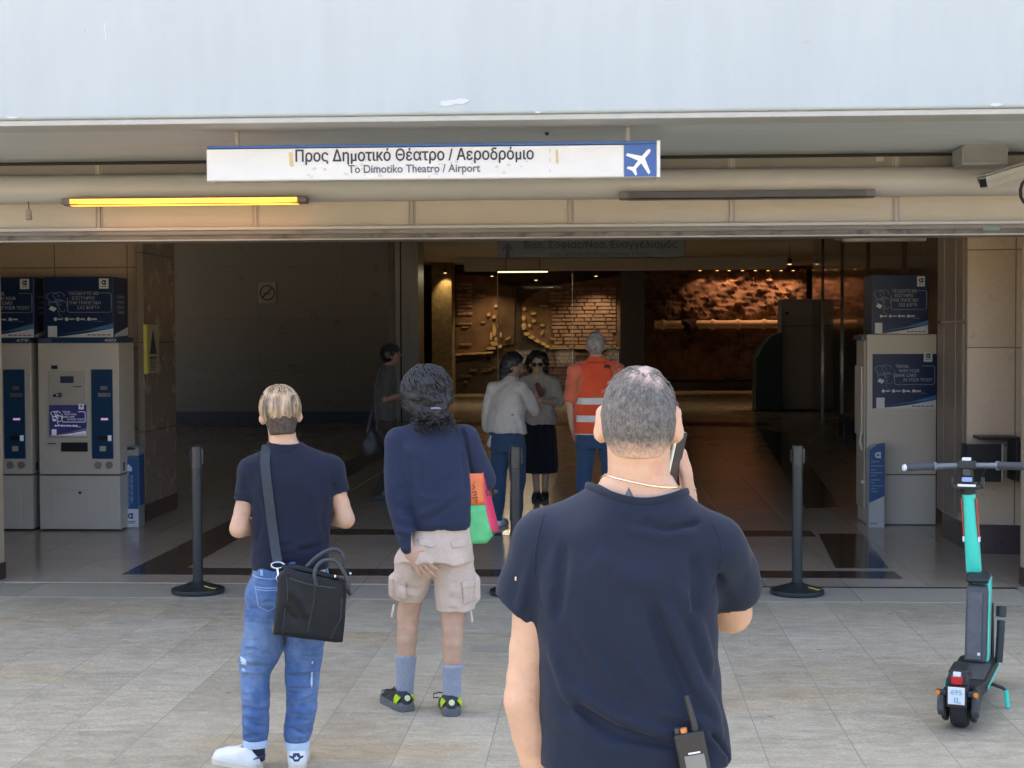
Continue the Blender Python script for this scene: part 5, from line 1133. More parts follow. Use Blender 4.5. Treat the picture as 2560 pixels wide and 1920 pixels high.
# ------------------------------------------------------------------ 1 : man on the phone, nearest the camera
def near_man():
    P, g = person(1599, 3040, 'man in navy t-shirt with cropped grey hair, back turned, phone at his right ear')
    H = HeadFrame((0, .0, 1.700), 0, R(-4), 0, .965)
    shL, elL, wrL = (-.197, 0, 1.44), (-.240, -.005, 1.10), (-.190, .03, .86)
    shR, elR, wrR = (.155, .0, 1.425), (.198, .12, 1.268), (.112, .165, 1.475)
    tab = [(.80, -.010, .0, .185, .125), (.965, -.008, 0, .199, .137), (1.02, -.010, 0, .197, .134), (1.1, -.016, 0, .192, .130), (1.2, -.024, 0, .190, .128), (1.3, -.028, -.005, .190, .128), (1.38, -.026, -.008, .196, .124),
           (1.45, -.022, -.006, .185, .105), (1.495, -.014, 0, .14, .098), (1.525, -.008, .004, .105, .092), (1.555, -.002, .008, .088, .082), (1.57, -.002, .008, .082, .078)]
    hips = [(.74, -.01, 0, .178, .118), (.85, -.01, 0, .182, .125), (.95, -.01, 0, .175, .115), (1.02, -.01, 0, .165, .11)]
    S = Sdf((-.34, -.22, 0), (.32, .36, 1.84), .0052)
    S.loft([(z, cx, cy, a-.014, b-.014) for z, cx, cy, a, b in tab], k=.03)
    head(S, H, 1.06); S.chain([(0, .006, 1.50), (0, -.002, 1.58), (0, -.006, 1.65)], [.064, .062, .063], .03); S.rc((-.05, .0, 1.505), (.05, .0, 1.505), .042, .042, .04)
    for s_ in (shL, shR): S.rc((0, 0, 1.49), s_, .045, .040, .03)
    arm(S, shL, elL, wrL, (.050, .046, .041, .043, .029)); arm(S, shR, elR, wrR, (.040, .042, .043, .042, .028))
    hand(S, wrL, (.1, .05, -1), (1, .1, 0), 1, (.35, .4, .4, .45))
    hand(S, (wrR[0]-.002, wrR[1]+.0, wrR[2]+.015), (-.10, -.12, 1), (-1, .25, -.05), -1, (.42, .38, .36, .40), .10, .95)
    for sx in (-1, 1): leg(S, (sx*.09-.01, 0, .80), (sx*.10-.01, .01, .47), (sx*.11-.01, 0, .09)); S.rc((sx*.11-.01, .0, .06), (sx*.12-.01, .16, .035), .035, .03)
    S.fold([(-.06, -.03, 1.603), (-.02, -.066, 1.597), (.03, -.066, 1.598), (.06, -.03, 1.605)], .005, -.0022); S.fold([(-.055, -.03, 1.578), (.0, -.066, 1.572), (.05, -.04, 1.580)], .005, -.0018)
    body = S.build('body', 'skin_fair', P)
    # t-shirt
    T = Sdf((-.36, -.22, .93), (.32, .30, 1.60), .0052)
    T.loft(tab[1:], n=2.5, k=.02)
    T.rc((-.045, 0, 1.512), shL, .052, .061, .03); T.rc((.045, 0, 1.502), shR, .050, .062, .03)
    L2 = (-.262, .005, 1.27); R2 = (.200, .085, 1.325); TL, TR = T.like(), T.like(); TL.rc(shL, L2, .060, .058, .02); TR.chain([shR, (.185, .045, 1.375), R2], [.062, .060, .061], .03)
    TL.plane((-.268, 0, 1.298), (-.60, 0, -.80)); TR.plane((.205, .098, 1.315), (.35, .75, -.62))
    TL.rc(L2, (-.27, 0, 1.2), .050, .050, .004, 's'); TR.rc((.2, .095, 1.31), (.2, .15, 1.24), .052, .052, .004, 's'); T.merge(TL, .025).merge(TR, .03)
    by = lambda x, z: surf_y(tab, x, z, 2.5)
    pl = lambda *q: [(x*.957, by(x*.957, 1.87-(1.87-z)*.957), 1.87-(1.87-z)*.957) for x, z in q]
    _fold = T.fold; T.fold = lambda p_, r_, a_: _fold(p_, r_*.8, a_*2.5)
    T.fold(pl((.05, 1.31), (.09, 1.21), (.125, 1.125), (.165, 1.05)), .016, .012); T.fold(pl((.03, 1.30), (.065, 1.20), (.10, 1.11)), .018, -.010)
    T.fold(pl((.08, 1.34), (.13, 1.24), (.152, 1.15)), .014, .009); T.fold(pl((.115, 1.40), (.125, 1.34), (.11, 1.26)), .016, -.011); T.fold(pl((-.04, 1.23), (.0, 1.16), (.05, 1.09)), .014, .006)
    T.fold(pl((-.14, 1.12), (-.05, 1.065), (.05, 1.03), (.10, 1.03)), .015, .011); T.fold(pl((-.15, 1.085), (-.05, 1.035), (.06, 1.005)), .014, -.010); T.fold(pl((-.17, 1.04), (-.06, 1.0), (.08, .985)), .013, .009)
    T.fold(pl((.04, 1.075), (.10, 1.06), (.17, 1.02)), .013, .012); T.fold(pl((.12, 1.05), (.155, 1.0), (.185, .955)), .011, .010); T.fold(pl((.14, 1.03), (.17, .99), (.19, .95)), .009, -.009); T.fold(pl((-.185, 1.2), (-.15, 1.10), (-.10, 1.02)), .014, .007)
    T.fold(pl((-.13, 1.26), (-.08, 1.17), (-.02, 1.11)), .016, .006); T.fold(pl((-.02, 1.455), (.05, 1.44), (.12, 1.445)), .012, .005); T.fold(pl((.0, 1.475), (.06, 1.455), (.13, 1.465)), .009, -.005); T.fold(pl((-.16, 1.42), (-.165, 1.34), (-.175, 1.27)), .013, -.009)
    T.fold([(-.21, -.06, 1.43), (-.235, -.062, 1.35), (-.25, -.06, 1.29)], .012, .004); T.fold([(.15, -.05, 1.40), (.17, -.03, 1.34), (.20, .02, 1.28)], .012, -.008); T.fold([(.19, -.03, 1.42), (.23, .02, 1.36)], .012, .005)
    T.fold(pl((-.10, 1.40), (-.03, 1.36), (.05, 1.35)), .03, .004); T.wob(.0018, 3.2, 2); T.wob(.0012, 6.5, 9)
    
    T.plane((0, 0, .972), (.05, 0, -1), .006)
    # neck opening
    zcol = lambda a: 1.517-.014*np.sin(a)+.032*np.cos(a)**2-.006*np.cos(a)
    T.collar_cut((0, 0), .125, zcol)
    shirt = T.build('t_shirt', 'navy_cotton', P)
    cs = []; bv = BVHTree.FromPolygons([v.co for v in shirt.data.vertices], [p.vertices for p in shirt.data.polygons])
    for a in np.linspace(0, 2*math.pi, 64):
        z_ = float(zcol(a))-.008; d_ = Vector((math.cos(a), math.sin(a), 0)); h_ = bv.ray_cast(Vector((0, 0, z_))+d_*.3, -d_, .3); cs.append((h_[0] if h_[0] else Vector((0, 0, z_))+d_*.08)-d_*.002+Vector((0, 0, .004)))
    for _ in range(4): cs = [(cs[i-1 if i else 62]+cs[i]*2+cs[(i+1) if i < 63 else 1])/4 for i in range(64)]
    MB().tube(cs, .005, 10, flat=2.0).build('collar', 'navy_cotton', P, smooth='auto')
    # trousers
    Q = Sdf((-.26, -.2, .02), (.24, .2, 1.03), .007)
    Q.loft(hips, 0, 2.4, .02)
    for sx in (-1, 1): Q.chain([(sx*.088-.01, 0, .82), (sx*.10-.01, .008, .48), (sx*.11-.01, 0, .08)], [.098, .072, .058], .03)
    Q.wob(.004, 5, 3); Q.build('trousers', 'dark_trousers', P)
    for sx in (-1, 1):
        F = Sdf((sx*.115-.07, -.08, 0), (sx*.115+.06, .25, .13), .007); shoe(F, (sx*.115-.01, -.05, 0), R(-sx*6)); F.plane((0, 0, .004), (0, 0, -1)); F.build('shoe', 'shoe_black', P)
    # hair
    F = Sdf((-.10, -.13, 1.58), (.10, .10, 1.84), .0032); q = H.s
    F.ell(H(0, -.004, .004), (.0785*q, .096*q, .100*q), .02, rot=H.M); F.ell(H(0, -.035, -.012), (.0705*q, .0665*q, .0805*q), .03, rot=H.M)
    F.rc((0, -.010, 1.60), (0, -.012, 1.66), .0625, .067, .02)
    F.plane((0, .050, 1.72), (0, 1, .25), .012); F.ell((0, .02, 1.585), (.12, .075, .085), .02, 's'); F.plane((0, 0, 1.612), (0, 0, -1), .012)
    for sx in (-1, 1): F.ell((sx*.088, .010, 1.672), (.030, .034, .052), .01, 's')
    F.wob(.0012, (26, 26, 10), 5, ((-.2, -.2, 1.70), (.2, .2, 1.9))); F.fold([(.01, -.02, 1.800), (.04, -.0, 1.793), (.055, .02, 1.775)], .012, .006); F.fold([(-.03, .0, 1.797), (0, .02, 1.801), (.03, .03, 1.795)], .010, .004)
    F.build('hair', 'hair_cropped', P)
    b = MB(); rg = np.random.default_rng(3)              # short strands radiating from the whorl
    for i in range(520):
        a, rr = rg.uniform(0, 6.283), rg.uniform(.012, .098)**1.0; dx, dy = math.cos(a)*rr, math.sin(a)*rr*1.1
        c_ = np.array((.012+dx*.75, -.03+dy, 0)); u_ = (c_[0]/(.081), (c_[1]+.004)/(.099)); k_ = 1-u_[0]**2-u_[1]**2
        if k_ < .05: continue
        z_ = 1.7035+.0975*math.sqrt(k_); nrm = unit((c_[0]/.081**2, (c_[1]+.004)/.099**2, (z_-1.7035)/.0975**2)); tg = unit(np.array((dx, dy, -.3*rr))-nrm*(np.array((dx, dy, -.3*rr))@nrm)); p0 = np.array((c_[0], c_[1], z_-.002))
        l_ = rg.uniform(.008, .018); b.tube([p0, p0+tg*l_*.6+nrm*.003, p0+tg*l_+nrm*rg.uniform(.001, .004)], [.0007, .0006, .0003], 3, cap=False)
    b.build('hair_tuft', hair_mat('hair_strand', (.09, .088, .08), (.30, .295, .28), (1, 1, 1), 50, .5), P)
    # chain necklace, tattoo, sleeve pip
    b = MB(); nk = [(.074*math.cos(a)+.001, -.004+.079*math.sin(a), 1.563-.012*math.cos(a)+.022*min(0, -math.sin(a)) if False else 1.560-.0125*math.cos(a)+(.004 if math.sin(a) < 0 else -.03*math.sin(a))) for a in np.linspace(0, 2*math.pi, 200)]
    bv = BVHTree.FromPolygons([v.co for v in body.data.vertices], [p.vertices for p in body.data.polygons]); nk2 = []
    for p_ in nk:
        o_ = Vector((0, 0, p_[2])); d_ = (Vector(p_)-o_).normalized(); h_ = bv.ray_cast(o_+d_*.25, -d_, .25); nk2.append((h_[0]+d_*.0015) if h_[0] else Vector(p_))
    b.tube(nk2, [.0012+.0013*abs(math.sin(i*.62)) for i in range(len(nk2))], 6); b.build('necklace', 'gold', P, smooth='auto')
    decal('tattoo', [[(-.034, 1.528), (-.026, 1.535), (-.020, 1.556), (-.015, 1.536), (-.006, 1.528)]], body, 'tattoo_ink', P, .0006)
    decal('sleeve_badge', [[(-.2555, 1.368), (-.2525, 1.368), (-.253, 1.36), (-.256, 1.36)]], shirt, mat('badge_yellow', (.7, .6, .3), .5), P, .001)
    for ln in ([(-.196, 1.497), (-.205, 1.46), (-.212, 1.42), (-.213, 1.38), (-.206, 1.34), (-.198, 1.31)], [(.150, 1.482), (.166, 1.45), (.168, 1.41), (.160, 1.37), (.150, 1.34)]): MB().tube(cord(shirt, [(a[0]+(c[0]-a[0])*i/5, a[1]+(c[1]-a[1])*i/5) for a, c in zip(ln, ln[1:]) for i in range(6)], -.0006), .0022, 6).build('seam', 'navy_cotton', P, smooth='auto')
    # phone
    K = prop('mobile_phone', 'slim phone with pale edge held at the ear of the man in navy t-shirt', 'phone', g)
    c_ = Vector((.0765, .098, 1.590)); ax = Vector((-.22, -.10, -1)).normalized(); th = Vector((.93, -.30, -.17)); th = (th-ax*th.dot(ax)).normalized(); wd = ax.cross(th)
    MB().obox(c_, th*.004, wd*.035, ax*.073).build('body', mat('phone_edge', (.60, .66, .62), .3, metal=.3), K, bevel=.004, seg=3)
    MB().obox(c_-th*.0044, th*.0006, wd*.033, ax*.071).build('screen', mat('phone_glass', (.10, .14, .12), .08, coat=.5), K)
    MB().obox(c_+th*.0044, th*.0006, wd*.033, ax*.071).build('back_cover', mat('phone_back', (.02, .02, .022), .35), K, bevel=.0005)
    # radio
    K = prop('radio_handset', 'black two way radio with grey display clipped at the phoning man\'s hip', 'radio', g)
    rx, rz_ = .110, 1.012; ry = by(rx, rz_)-.026; tl = Matrix.Rotation(R(-11), 3, 'Y')
    def rp(x, y, z): v = tl @ Vector((x, y, z)); return Vector((rx, ry, rz_))+v
    A_ = tl @ Vector((1, 0, 0)); C_ = tl @ Vector((0, 0, 1)); Yv = Vector((0, 1, 0))
    MB().obox(rp(0, 0, 0), A_*.030, Yv*.018, C_*.064).build('body', 'sc_black', K, bevel=.006, seg=3)
    MB().obox(rp(.003, -.0185, -.014), A_*.020, Yv*.001, C_*.034).build('display', mat('radio_lcd', (.20, .21, .20), .35, var=.05), K, bevel=.001)
    text_mesh('lettering', 'MOTOROLA', .022, tuple(rp(.004, -.0195, .024)), 'plate_white', K, h=.0035, rot=R(17), deep=.0004) if False else MB().obox(rp(.004, -.0186, .024), A_*.012, Yv*.0006, C_*.0016).build('name_bar', 'plate_white', K)
    MB().tube([rp(.014, 0, .062), rp(.014, 0, .08), rp(.010, .004, .135)], [.008, .0068, .0055], 10).build('antenna', 'sc_black', K, smooth='auto')
    MB().tube([rp(-.008, -.004, .062), rp(-.008, -.004, .073)], .007, 10).build('emergency_button', mat('orange_knob', (.75, .25, .07), .4), K)
    MB().tube([rp(-.021, 0, .062), rp(-.021, 0, .074)], .006, 10).build('knob', 'sc_grey', K)
    MB().obox(rp(0, .022, -.01), A_*.012, Yv*.006, C_*.04).build('belt_clip', 'sc_black', K)
near_man()

# ------------------------------------------------------------------ 2 : man in polo shirt with shoulder bag
def bag_man():
    P, g = person(612*D, 1655*D, 'man in navy polo shirt and cuffed blue jeans carrying a black shoulder bag')
    H = HeadFrame((.0, .02, 1.545), R(4), R(-10), R(-3), .98)
    shL, elL, wrL = (-.125, 0, 1.285), (-.180, -.015, 1.04), (-.045, .20, 1.045)
    shR, elR, wrR = (.215, 0, 1.29), (.276, -.015, 1.07), (.165, .19, 1.075)
    tab = [(.60, .035, 0, .165, .12), (.858, .036, 0, .163, .118), (.90, .037, 0, .166, .118), (1.0, .042, 0, .166, .112), (1.1, .047, 0, .172, .112), (1.2, .046, -.004, .182, .114), (1.27, .045, -.006, .186, .108), (1.33, .04, -.004, .158, .09), (1.365, .03, 0, .105, .075), (1.40, .02, .006, .066, .062)]
    hips = [(.60, .034, -.005, .160, .118), (.72, .034, -.01, .170, .128), (.80, .033, -.008, .168, .126), (.88, .036, 0, .158, .112), (.91, .036, 0, .154, .110)]
    kneeL, ankL, kneeR, ankR = (-.112, .02, .43), (-.117, -.01, .09), (.088, .015, .43), (.060, -.02, .09)
    S = Sdf((-.30, -.18, 0), (.37, .36, 1.68), .006)
    S.loft([(z, cx, cy, a-.022, b-.022) for z, cx, cy, a, b in tab], k=.03); head(S, H, .95, .95)
    S.chain([(.018, .0, 1.36), (.010, .002, 1.42), (.002, .008, 1.49)], [.068, .056, .056], .03)
    for s_ in (shL, shR): S.rc((.03, 0, 1.34), s_, .040, .038, .03)
    arm(S, shL, elL, wrL, (.034, .036, .037, .038, .025)); arm(S, shR, elR, wrR, (.034, .0355, .037, .038, .025))
    hand(S, wrL, (.9, .45, .1), (.2, -.3, 1), -1, (.5, .5, .5, .5), s=.92); hand(S, wrR, (-.9, .45, .1), (-.2, -.3, 1), 1, (.5, .5, .5, .5), s=.92)
    leg(S, (-.05, 0, .75), kneeL, ankL, (.06, .055, .036, .036, .028)); leg(S, (.11, 0, .75), kneeR, ankR, (.06, .055, .036, .036, .028))
    S.rc(ankL, (-.22, .07, .035), .034, .03); S.rc(ankR, (.07, .13, .035), .034, .03)
    S.build('body', 'skin_fair', P)
    T = Sdf((-.26, -.18, .84), (.34, .18, 1.46), .006); T.loft(tab[1:], n=2.5, k=.02)
    T.rc((.0, 0, 1.36), shL, .046, .058, .03); T.rc((.05, 0, 1.36), shR, .046, .058, .03)
    TL, TR = T.like(), T.like(); TL.rc(shL, (-.158, -.006, 1.13), .057, .050, .025); TR.rc(shR, (.255, -.006, 1.155), .057, .050, .025)
    TL.plane((-.154, 0, 1.158), (-.12, 0, -1)); TR.plane((.255, 0, 1.186), (.15, 0, -1)); TL.rc((-.154, 0, 1.17), (-.170, -.01, 1.1), .043, .043, .004, 's'); TR.rc((.255, -.003, 1.176), (.262, -.006, 1.1), .042, .042, .004, 's'); T.merge(TL, .02).merge(TR, .02)
    by = lambda x, z: surf_y(tab, x, z, 2.5); pl = lambda *q: [(x, by(x, z), z) for x, z in q]
    T.fold(pl((-.12, .905), (.03, .898), (.20, .912)), .010, -.010); T.fold(pl((-.12, .935), (.02, .925), (.19, .945)), .012, .008); T.fold(pl((-.10, .98), (.0, .955), (.08, .95)), .012, .008); T.fold(pl((.20, 1.02), (.12, .985), (.06, .975)), .013, .009)
    T.fold(pl((.20, .99), (.13, .96), (.07, .955)), .011, -.008); T.fold(pl((.19, 1.18), (.175, 1.08), (.19, .99)), .014, -.007); T.fold(pl((-.10, 1.18), (-.085, 1.08), (-.10, .99)), .014, -.007); T.fold(pl((.15, 1.14), (.155, 1.05), (.13, .99)), .014, .006)
    T.fold(pl((-.10, 1.03), (-.03, 1.0), (.04, 1.0)), .012, .006); T.fold(pl((.09, 1.25), (.13, 1.19), (.16, 1.12)), .016, .005); T.fold([(.20, -.05, 1.25), (.23, -.05, 1.21), (.27, -.04, 1.20)], .012, -.006); T.fold([(-.14, -.05, 1.27), (-.155, -.05, 1.2)], .014, -.005); T.wob(.0016, 4, 2)
    T.plane((0, 0, .862), (0, 0, -1)); T.ell((.014, .02, 1.44), (.064, .075, .05), .006, 's')
    sh = T.build('polo_shirt', 'navy_knit', P)
    C = Sdf((-.10, -.13, 1.33), (.14, .12, 1.45), .005)
    C.chain([(.026, .004, 1.355), (.018, .004, 1.385), (.017, .004, 1.412)], [.085, .073, .068], .01, flat=(V3(0, 1, 0), .95)); C.plane((.018, 0, 1.41), (.05, -.12, 1)); C.plane((.02, 0, 1.362), (0, .25, -1)); C.rc((.017, .006, 1.35), (.016, .006, 1.47), .061, .061, .004, 's'); C.build('collar', 'navy_knit', P)
    # jeans
    Q = Sdf((-.26, -.19, .06), (.26, .19, .91), .006); Q.loft(hips[1:], 0, 2.5, .02)
    Q.chain([(-.055, -.005, .74), (-.083, 0, .54), (-.117, .012, .42), (-.116, .004, .27), (-.117, -.005, .12)], [.100, .087, .066, .060, .053], .03)
    Q.chain([(.112, -.005, .74), (.100, 0, .56), (.087, .01, .42), (.080, 0, .27), (.061, -.012, .13)], [.100, .086, .073, .068, .057], .03)
    hb = lambda x, z: surf_y(hips, x, z, 2.5)
    rg = np.random.default_rng(5)
    for (cx, z, r_, sg) in ((-.115, .47, .065, 1), (-.12, .445, .06, -1), (-.12, .425, .06, 1), (-.118, .40, .06, -1), (-.118, .33, .055, 1), (-.118, .26, .055, -1), (-.118, .235, .055, 1), (-.118, .20, .055, -1), (-.118, .175, .055, 1), (-.118, .15, .055, -1), (.09, .42, .07, 1), (.09, .395, .07, -1), (.085, .36, .068, 1), (.085, .335, .068, -1), (.082, .31, .066, 1), (.08, .27, .066, -1), (.078, .25, .066, 1), (.072, .215, .062, -1), (.07, .19, .062, 1), (.066, .165, .06, -1), (.063, .145, .06, 1), (-.09, .52, .08, -1), (-.09, .545, .08, 1)):
        t_ = rg.uniform(-.025, .025); Q.fold([(cx-r_*1.1, -.02, z-t_), (cx-r_*.4, -r_-.002, z-t_*.3+.008), (cx+r_*.3, -r_-.002, z+t_*.4), (cx+r_*1.0, -.02, z+t_)], .0095, sg*.013)
    Q.fold([(.0, -.12, .62), (-.05, -.11, .55), (-.14, -.06, .50)], .014, .007); Q.fold([(.02, -.12, .70), (.03, -.12, .62), (.02, -.08, .56)], .010, -.012); Q.wob(.003, 6, 4)
    Q.plane((-.117, 0, .122), (.05, 0, -1), box=((-.2, -.2, .0), (-.02, .2, .16))); Q.plane((.061, 0, .112), (0, 0, -1), box=((-.02, -.2, .0), (.2, .2, .16)))
    jn = Q.build('jeans', 'denim', P)
    for c_, z in (((-.117, -.005), .092), ((.061, -.012), .080)):
        MB().lathe([(.044, 0), (.054, .002), (.0555, .016), (.054, .032), (.044, .034)], (c_[0], c_[1], z), 26).build('cuff', 'denim_light', P, smooth='auto')
    cloth('denim_seam', (.24, .38, .62), fine=900)
    b = MB()
    for ln in ([(-.125, .842), (-.05, .835), (.03, .838), (.12, .846)], [(-.112, .80), (-.06, .797), (-.02, .80), (-.018, .72), (-.055, .695), (-.098, .715), (-.112, .80)], [(-.112, .79), (-.06, .787), (-.022, .79)]): b.tube(cord(jn, [(a[0]+(c[0]-a[0])*i/8, a[1]+(c[1]-a[1])*i/8) for a, c in zip(ln, ln[1:]) for i in range(9)], .0008), .0022, 5)
    b.build('stitching', 'denim_seam', P)
    for x in (-.09, .055, .085): decal('belt_loop', [[(x, .848), (x+.012, .848), (x+.012, .872), (x, .872)]], jn, 'denim_seam', P, .004)
    decal('patch', [[(.14, .835), (.185, .83), (.185, .86), (.145, .866)]], jn, mat('leather_patch', (.62, .57, .40), .6), P, .003)
    for pl_ in ([(-.180, .492), (-.155, .480), (-.150, .455), (-.176, .462)], [(-.174, .440), (-.158, .440), (-.158, .422), (-.17, .424)], [(.122, .42), (.128, .42), (.126, .35), (.120, .35), (.122, .385)], [(.125, .468), (.131, .466), (.129, .455), (.124, .457)]): decal('worn_patch', [pl_], jn, 'denim_light', P, .001)
    # socks and shoes
    for a_, nm in ((ankL, 0), (ankR, 1)):
        F = Sdf((a_[0]-.06, a_[1]-.06, .03), (a_[0]+.06, a_[1]+.07, .13), .006); F.rc((a_[0], a_[1], .04), (a_[0], a_[1], .115), .041, .039, .01); F.build('sock', 'sock_dark', P)
    for heel, yaw in (((-.105, -.045, 0), R(50)), ((.056, -.075, 0), R(-5))):
        F = Sdf((heel[0]-.32, heel[1]-.07, 0), (heel[0]+.12, heel[1]+.32, .14), .006); shoe(F, heel, yaw, .26, .043, .078)
        f = V3(-math.sin(yaw), math.cos(yaw), 0); F.rc(V3(*heel)+f*.055+V3(0, 0, .075), V3(*heel)+f*.07+V3(0, 0, .16), .030, .034, .006, 's'); F.plane((0, 0, .012), (0, 0, -1)); s_ = F.build('shoe', 'shoe_white', P)
        sole('sole', V3(*heel)-f*.006, yaw, .265, .044, .028, 'sole_cream', P)
    hl = (.056, 0)
    decal('heel_tab', [[(hl[0]-.030, .062), (hl[0]-.018, .060), (hl[0]-.012, .073), (hl[0]+.012, .073), (hl[0]+.018, .060), (hl[0]+.030, .062), (hl[0]+.030, .054), (hl[0]+.016, .050), (hl[0]+.010, .040), (hl[0]-.010, .040), (hl[0]-.016, .050), (hl[0]-.030, .054)]], s_, 'shoe_navy', P, .001, .004)
    decal('heel_emblem', [[(hl[0]-.008, .050), (hl[0]-.009, .060), (hl[0]-.004, .056), (hl[0], .066), (hl[0]+.004, .056), (hl[0]+.009, .060), (hl[0]+.008, .050)]], s_, 'shoe_white', P, .0035, .004)
    MB().tube([(-.075, -.035, .062), (-.085, -.062, .067), (-.105, -.080, .064), (-.128, -.080, .056)], [.004, .011, .009, .003], 8, flat=.35).build('heel_tab', 'shoe_navy', P, smooth='auto')
    # hair
    F = Sdf((-.13, -.13, 1.40), (.13, .15, 1.69), .0042); q = H.s
    F.ell(H(0, .004, .012), (.090*q, .103*q, .102*q), .02, rot=H.M); F.ell(H(0, -.035, .0), (.084*q, .072*q, .078*q), .03, rot=H.M)
    F.plane(H(0, .065, .0), np.array(H.M @ Vector((0, 1, -.55))), .02); F.plane(H(0, -.02, -.074), np.array(H.M @ Vector((0, -.15, -1))), .02)
    for sx in (-1, 1): F.ell(H(sx*.088, .015, -.06), (.03, .04, .055), .012, 's')
    rg = np.random.default_rng(8)
    for i in range(40):
        x0 = rg.uniform(-.075, .075); sw = rg.uniform(-.01, .02); pts = []
        for t_ in np.linspace(.0, 1, 6):
            an = R(75-150*t_*.92); yy = -math.cos(an)*.0 + (.06-.165*t_)*.9; zz = .108*math.sqrt(max(.0, 1-((yy-.0)/.112)**2-(min(abs(x0)/.095, .95))**2*.8)) if t_ < .62 else None
            if zz is None: zz = .06-.115*(t_-.62)/.38; yy = -.092-.012*math.sin((t_-.62)*8)
            pts.append(H(x0*(1+.18*t_)+sw*t_, yy, zz))
        F.fold(pts, .0065, rg.choice((.0042, .005, -.0045)))
    F.build('hair', 'hair_blond', P)
    for nm, cnt, seed, mm in (('hair_strand', 120, 21, mat('strand_blond', (.50, .35, .20), .45, var=.25, vs=30)), ('hair_strand', 90, 22, mat('strand_brown', (.06, .04, .026), .5, var=.3, vs=30))):
        b = MB(); rg = np.random.default_rng(seed)
        for i in range(cnt):
            az = rg.uniform(-2.0, 2.0); st_ = rg.uniform(-.5, .45); ln = rg.uniform(.7, 1.35); pts = []
            for t_ in np.linspace(0, 1, 8):
                el = 1.35-(st_+.5)*.5-t_*ln*1.25; a_ = az+.15*math.sin(3*t_+i); ce = math.cos(el)
                x_, y_, z_ = .0905*math.sin(a_)*ce, -.105*math.cos(a_)*ce+.002, .102*math.sin(el)+.012
                if z_ < -.062: break
                pts.append(H(x_*1.012, y_*1.012, z_*1.01))
            if len(pts) > 3: b.tube(pts, [.0022*(1-.6*k/len(pts)) for k in range(len(pts))], 4)
        b.build(nm, mm, P, smooth='auto')
    F = Sdf((-.10, -.12, 1.40), (.10, .06, 1.60), .005); F.ell(H(0, -.032, -.020), (.0725*q, .069*q, .082*q), .02, rot=H.M); F.rc(H(0, -.028, -.10), H(0, -.03, -.04), .056, .064, .02); F.plane(H(0, -.03, -.112), np.array(H.M @ Vector((0, .1, -1))), .01); F.plane(H(0, .005, 0), np.array(H.M @ Vector((0, 1, .0))), .006); F.build('shaved_nape', 'hair_under', P)
    # shoulder bag (its own thing)
    K = prop('shoulder_bag', 'black leather shoulder bag with two rolled handles hanging behind the man in jeans', 'bag', g)
    X = lambda xd: (xd-612)/496.8; Z = lambda yd: (1655-yd)/496.8+.033
    Y0 = -.175
    B = Sdf((-.06, -.36, .53), (.32, -.10, .90), .0048)
    def slab(poly, yc, th, r_, S_):
        w_ = S_.win((-.1, yc-.15, .5), (.4, yc+.15, 1.0)); sl, A, Bq, C = w_; d = None; n_ = len(poly)
        for i in range(n_):
            (x1, z1), (x2, z2) = poly[i], poly[(i+1) % n_]; nx, nz = (z2-z1), -(x2-x1); L_ = math.hypot(nx, nz); e = ((A-x1)*nx+(C-z1)*nz)/L_+0*Bq
            d = e if d is None else np.maximum(d, e)
        d2 = np.abs(Bq-yc)+0*A-th; q_ = np.stack(np.broadcast_arrays(d+r_, d2+r_)); dd = np.minimum(np.maximum(q_[0], q_[1]), 0)+np.sqrt((np.maximum(q_, 0)**2).sum(0))-r_
        S_.mix(sl, dd.astype(np.float32), 'u', .01)
    po = [(X(594), Z(1362)), (X(605), Z(1242)), (X(620), Z(1222)), (X(745), Z(1258)), (X(748), Z(1280)), (X(737), Z(1384)), (X(722), Z(1384))][::-1]
    slab(po, Y0-.035, .045, .022, B)
    B.fold([(X(622), Y0-.082, Z(1262)), (X(650), Y0-.084, Z(1290)), (X(668), Y0-.084, Z(1330))], .018, .008); B.fold([(X(618), Y0-.082, Z(1310)), (X(640), Y0-.084, Z(1335))], .014, -.007); B.fold([(X(625), Y0-.083, Z(1245)), (X(627), Y0-.083, Z(1300)), (X(616), Y0-.083, Z(1350))], .008, -.006)
    B.fold([(X(680), Y0-.083, Z(1265)), (X(673), Y0-.083, Z(1310)), (X(664), Y0-.083, Z(1350))], .006, .004); B.fold([(X(640), Y0-.03, Z(1226)), (X(690), Y0-.03, Z(1242)), (X(735), Y0-.03, Z(1254))], .018, -.014); B.wob(.0025, 6, 3)
    bag = B.build('body', 'leather', K)
    b = MB(); b.tube(cord(bag, [(X(x), Z(y)) for x, y in ((627, 1245), (645, 1252), (665, 1258), (690, 1263), (715, 1267), (744, 1271))], .001), .003, 6).build('pocket_edge', 'leather_edge', K, smooth='auto')
    MB().tube(cord(bag, [(X(x), Z(y)) for x, y in ((622, 1240), (624, 1280), (617, 1320), (612, 1360))], .0005), .0022, 6).tube(cord(bag, [(X(x), Z(y)) for x, y in ((735, 1290), (733, 1330), (712, 1372), (700, 1380))], .0005), .002, 6).tube(cord(bag, [(X(x), Z(y)) for x, y in ((681, 1264), (677, 1300), (670, 1330), (664, 1358))], .0005), .0018, 6).build('seam', 'leather_edge', K, smooth='auto')
    MB().tube([(X(612), Y0-.04, Z(1226)), (X(645), Y0-.045, Z(1227)), (X(690), Y0-.05, Z(1240)), (X(728), Y0-.04, Z(1252))], [.018, .022, .02, .012], 12, flat=.75).build('top_flap', 'leather', K, smooth='auto')
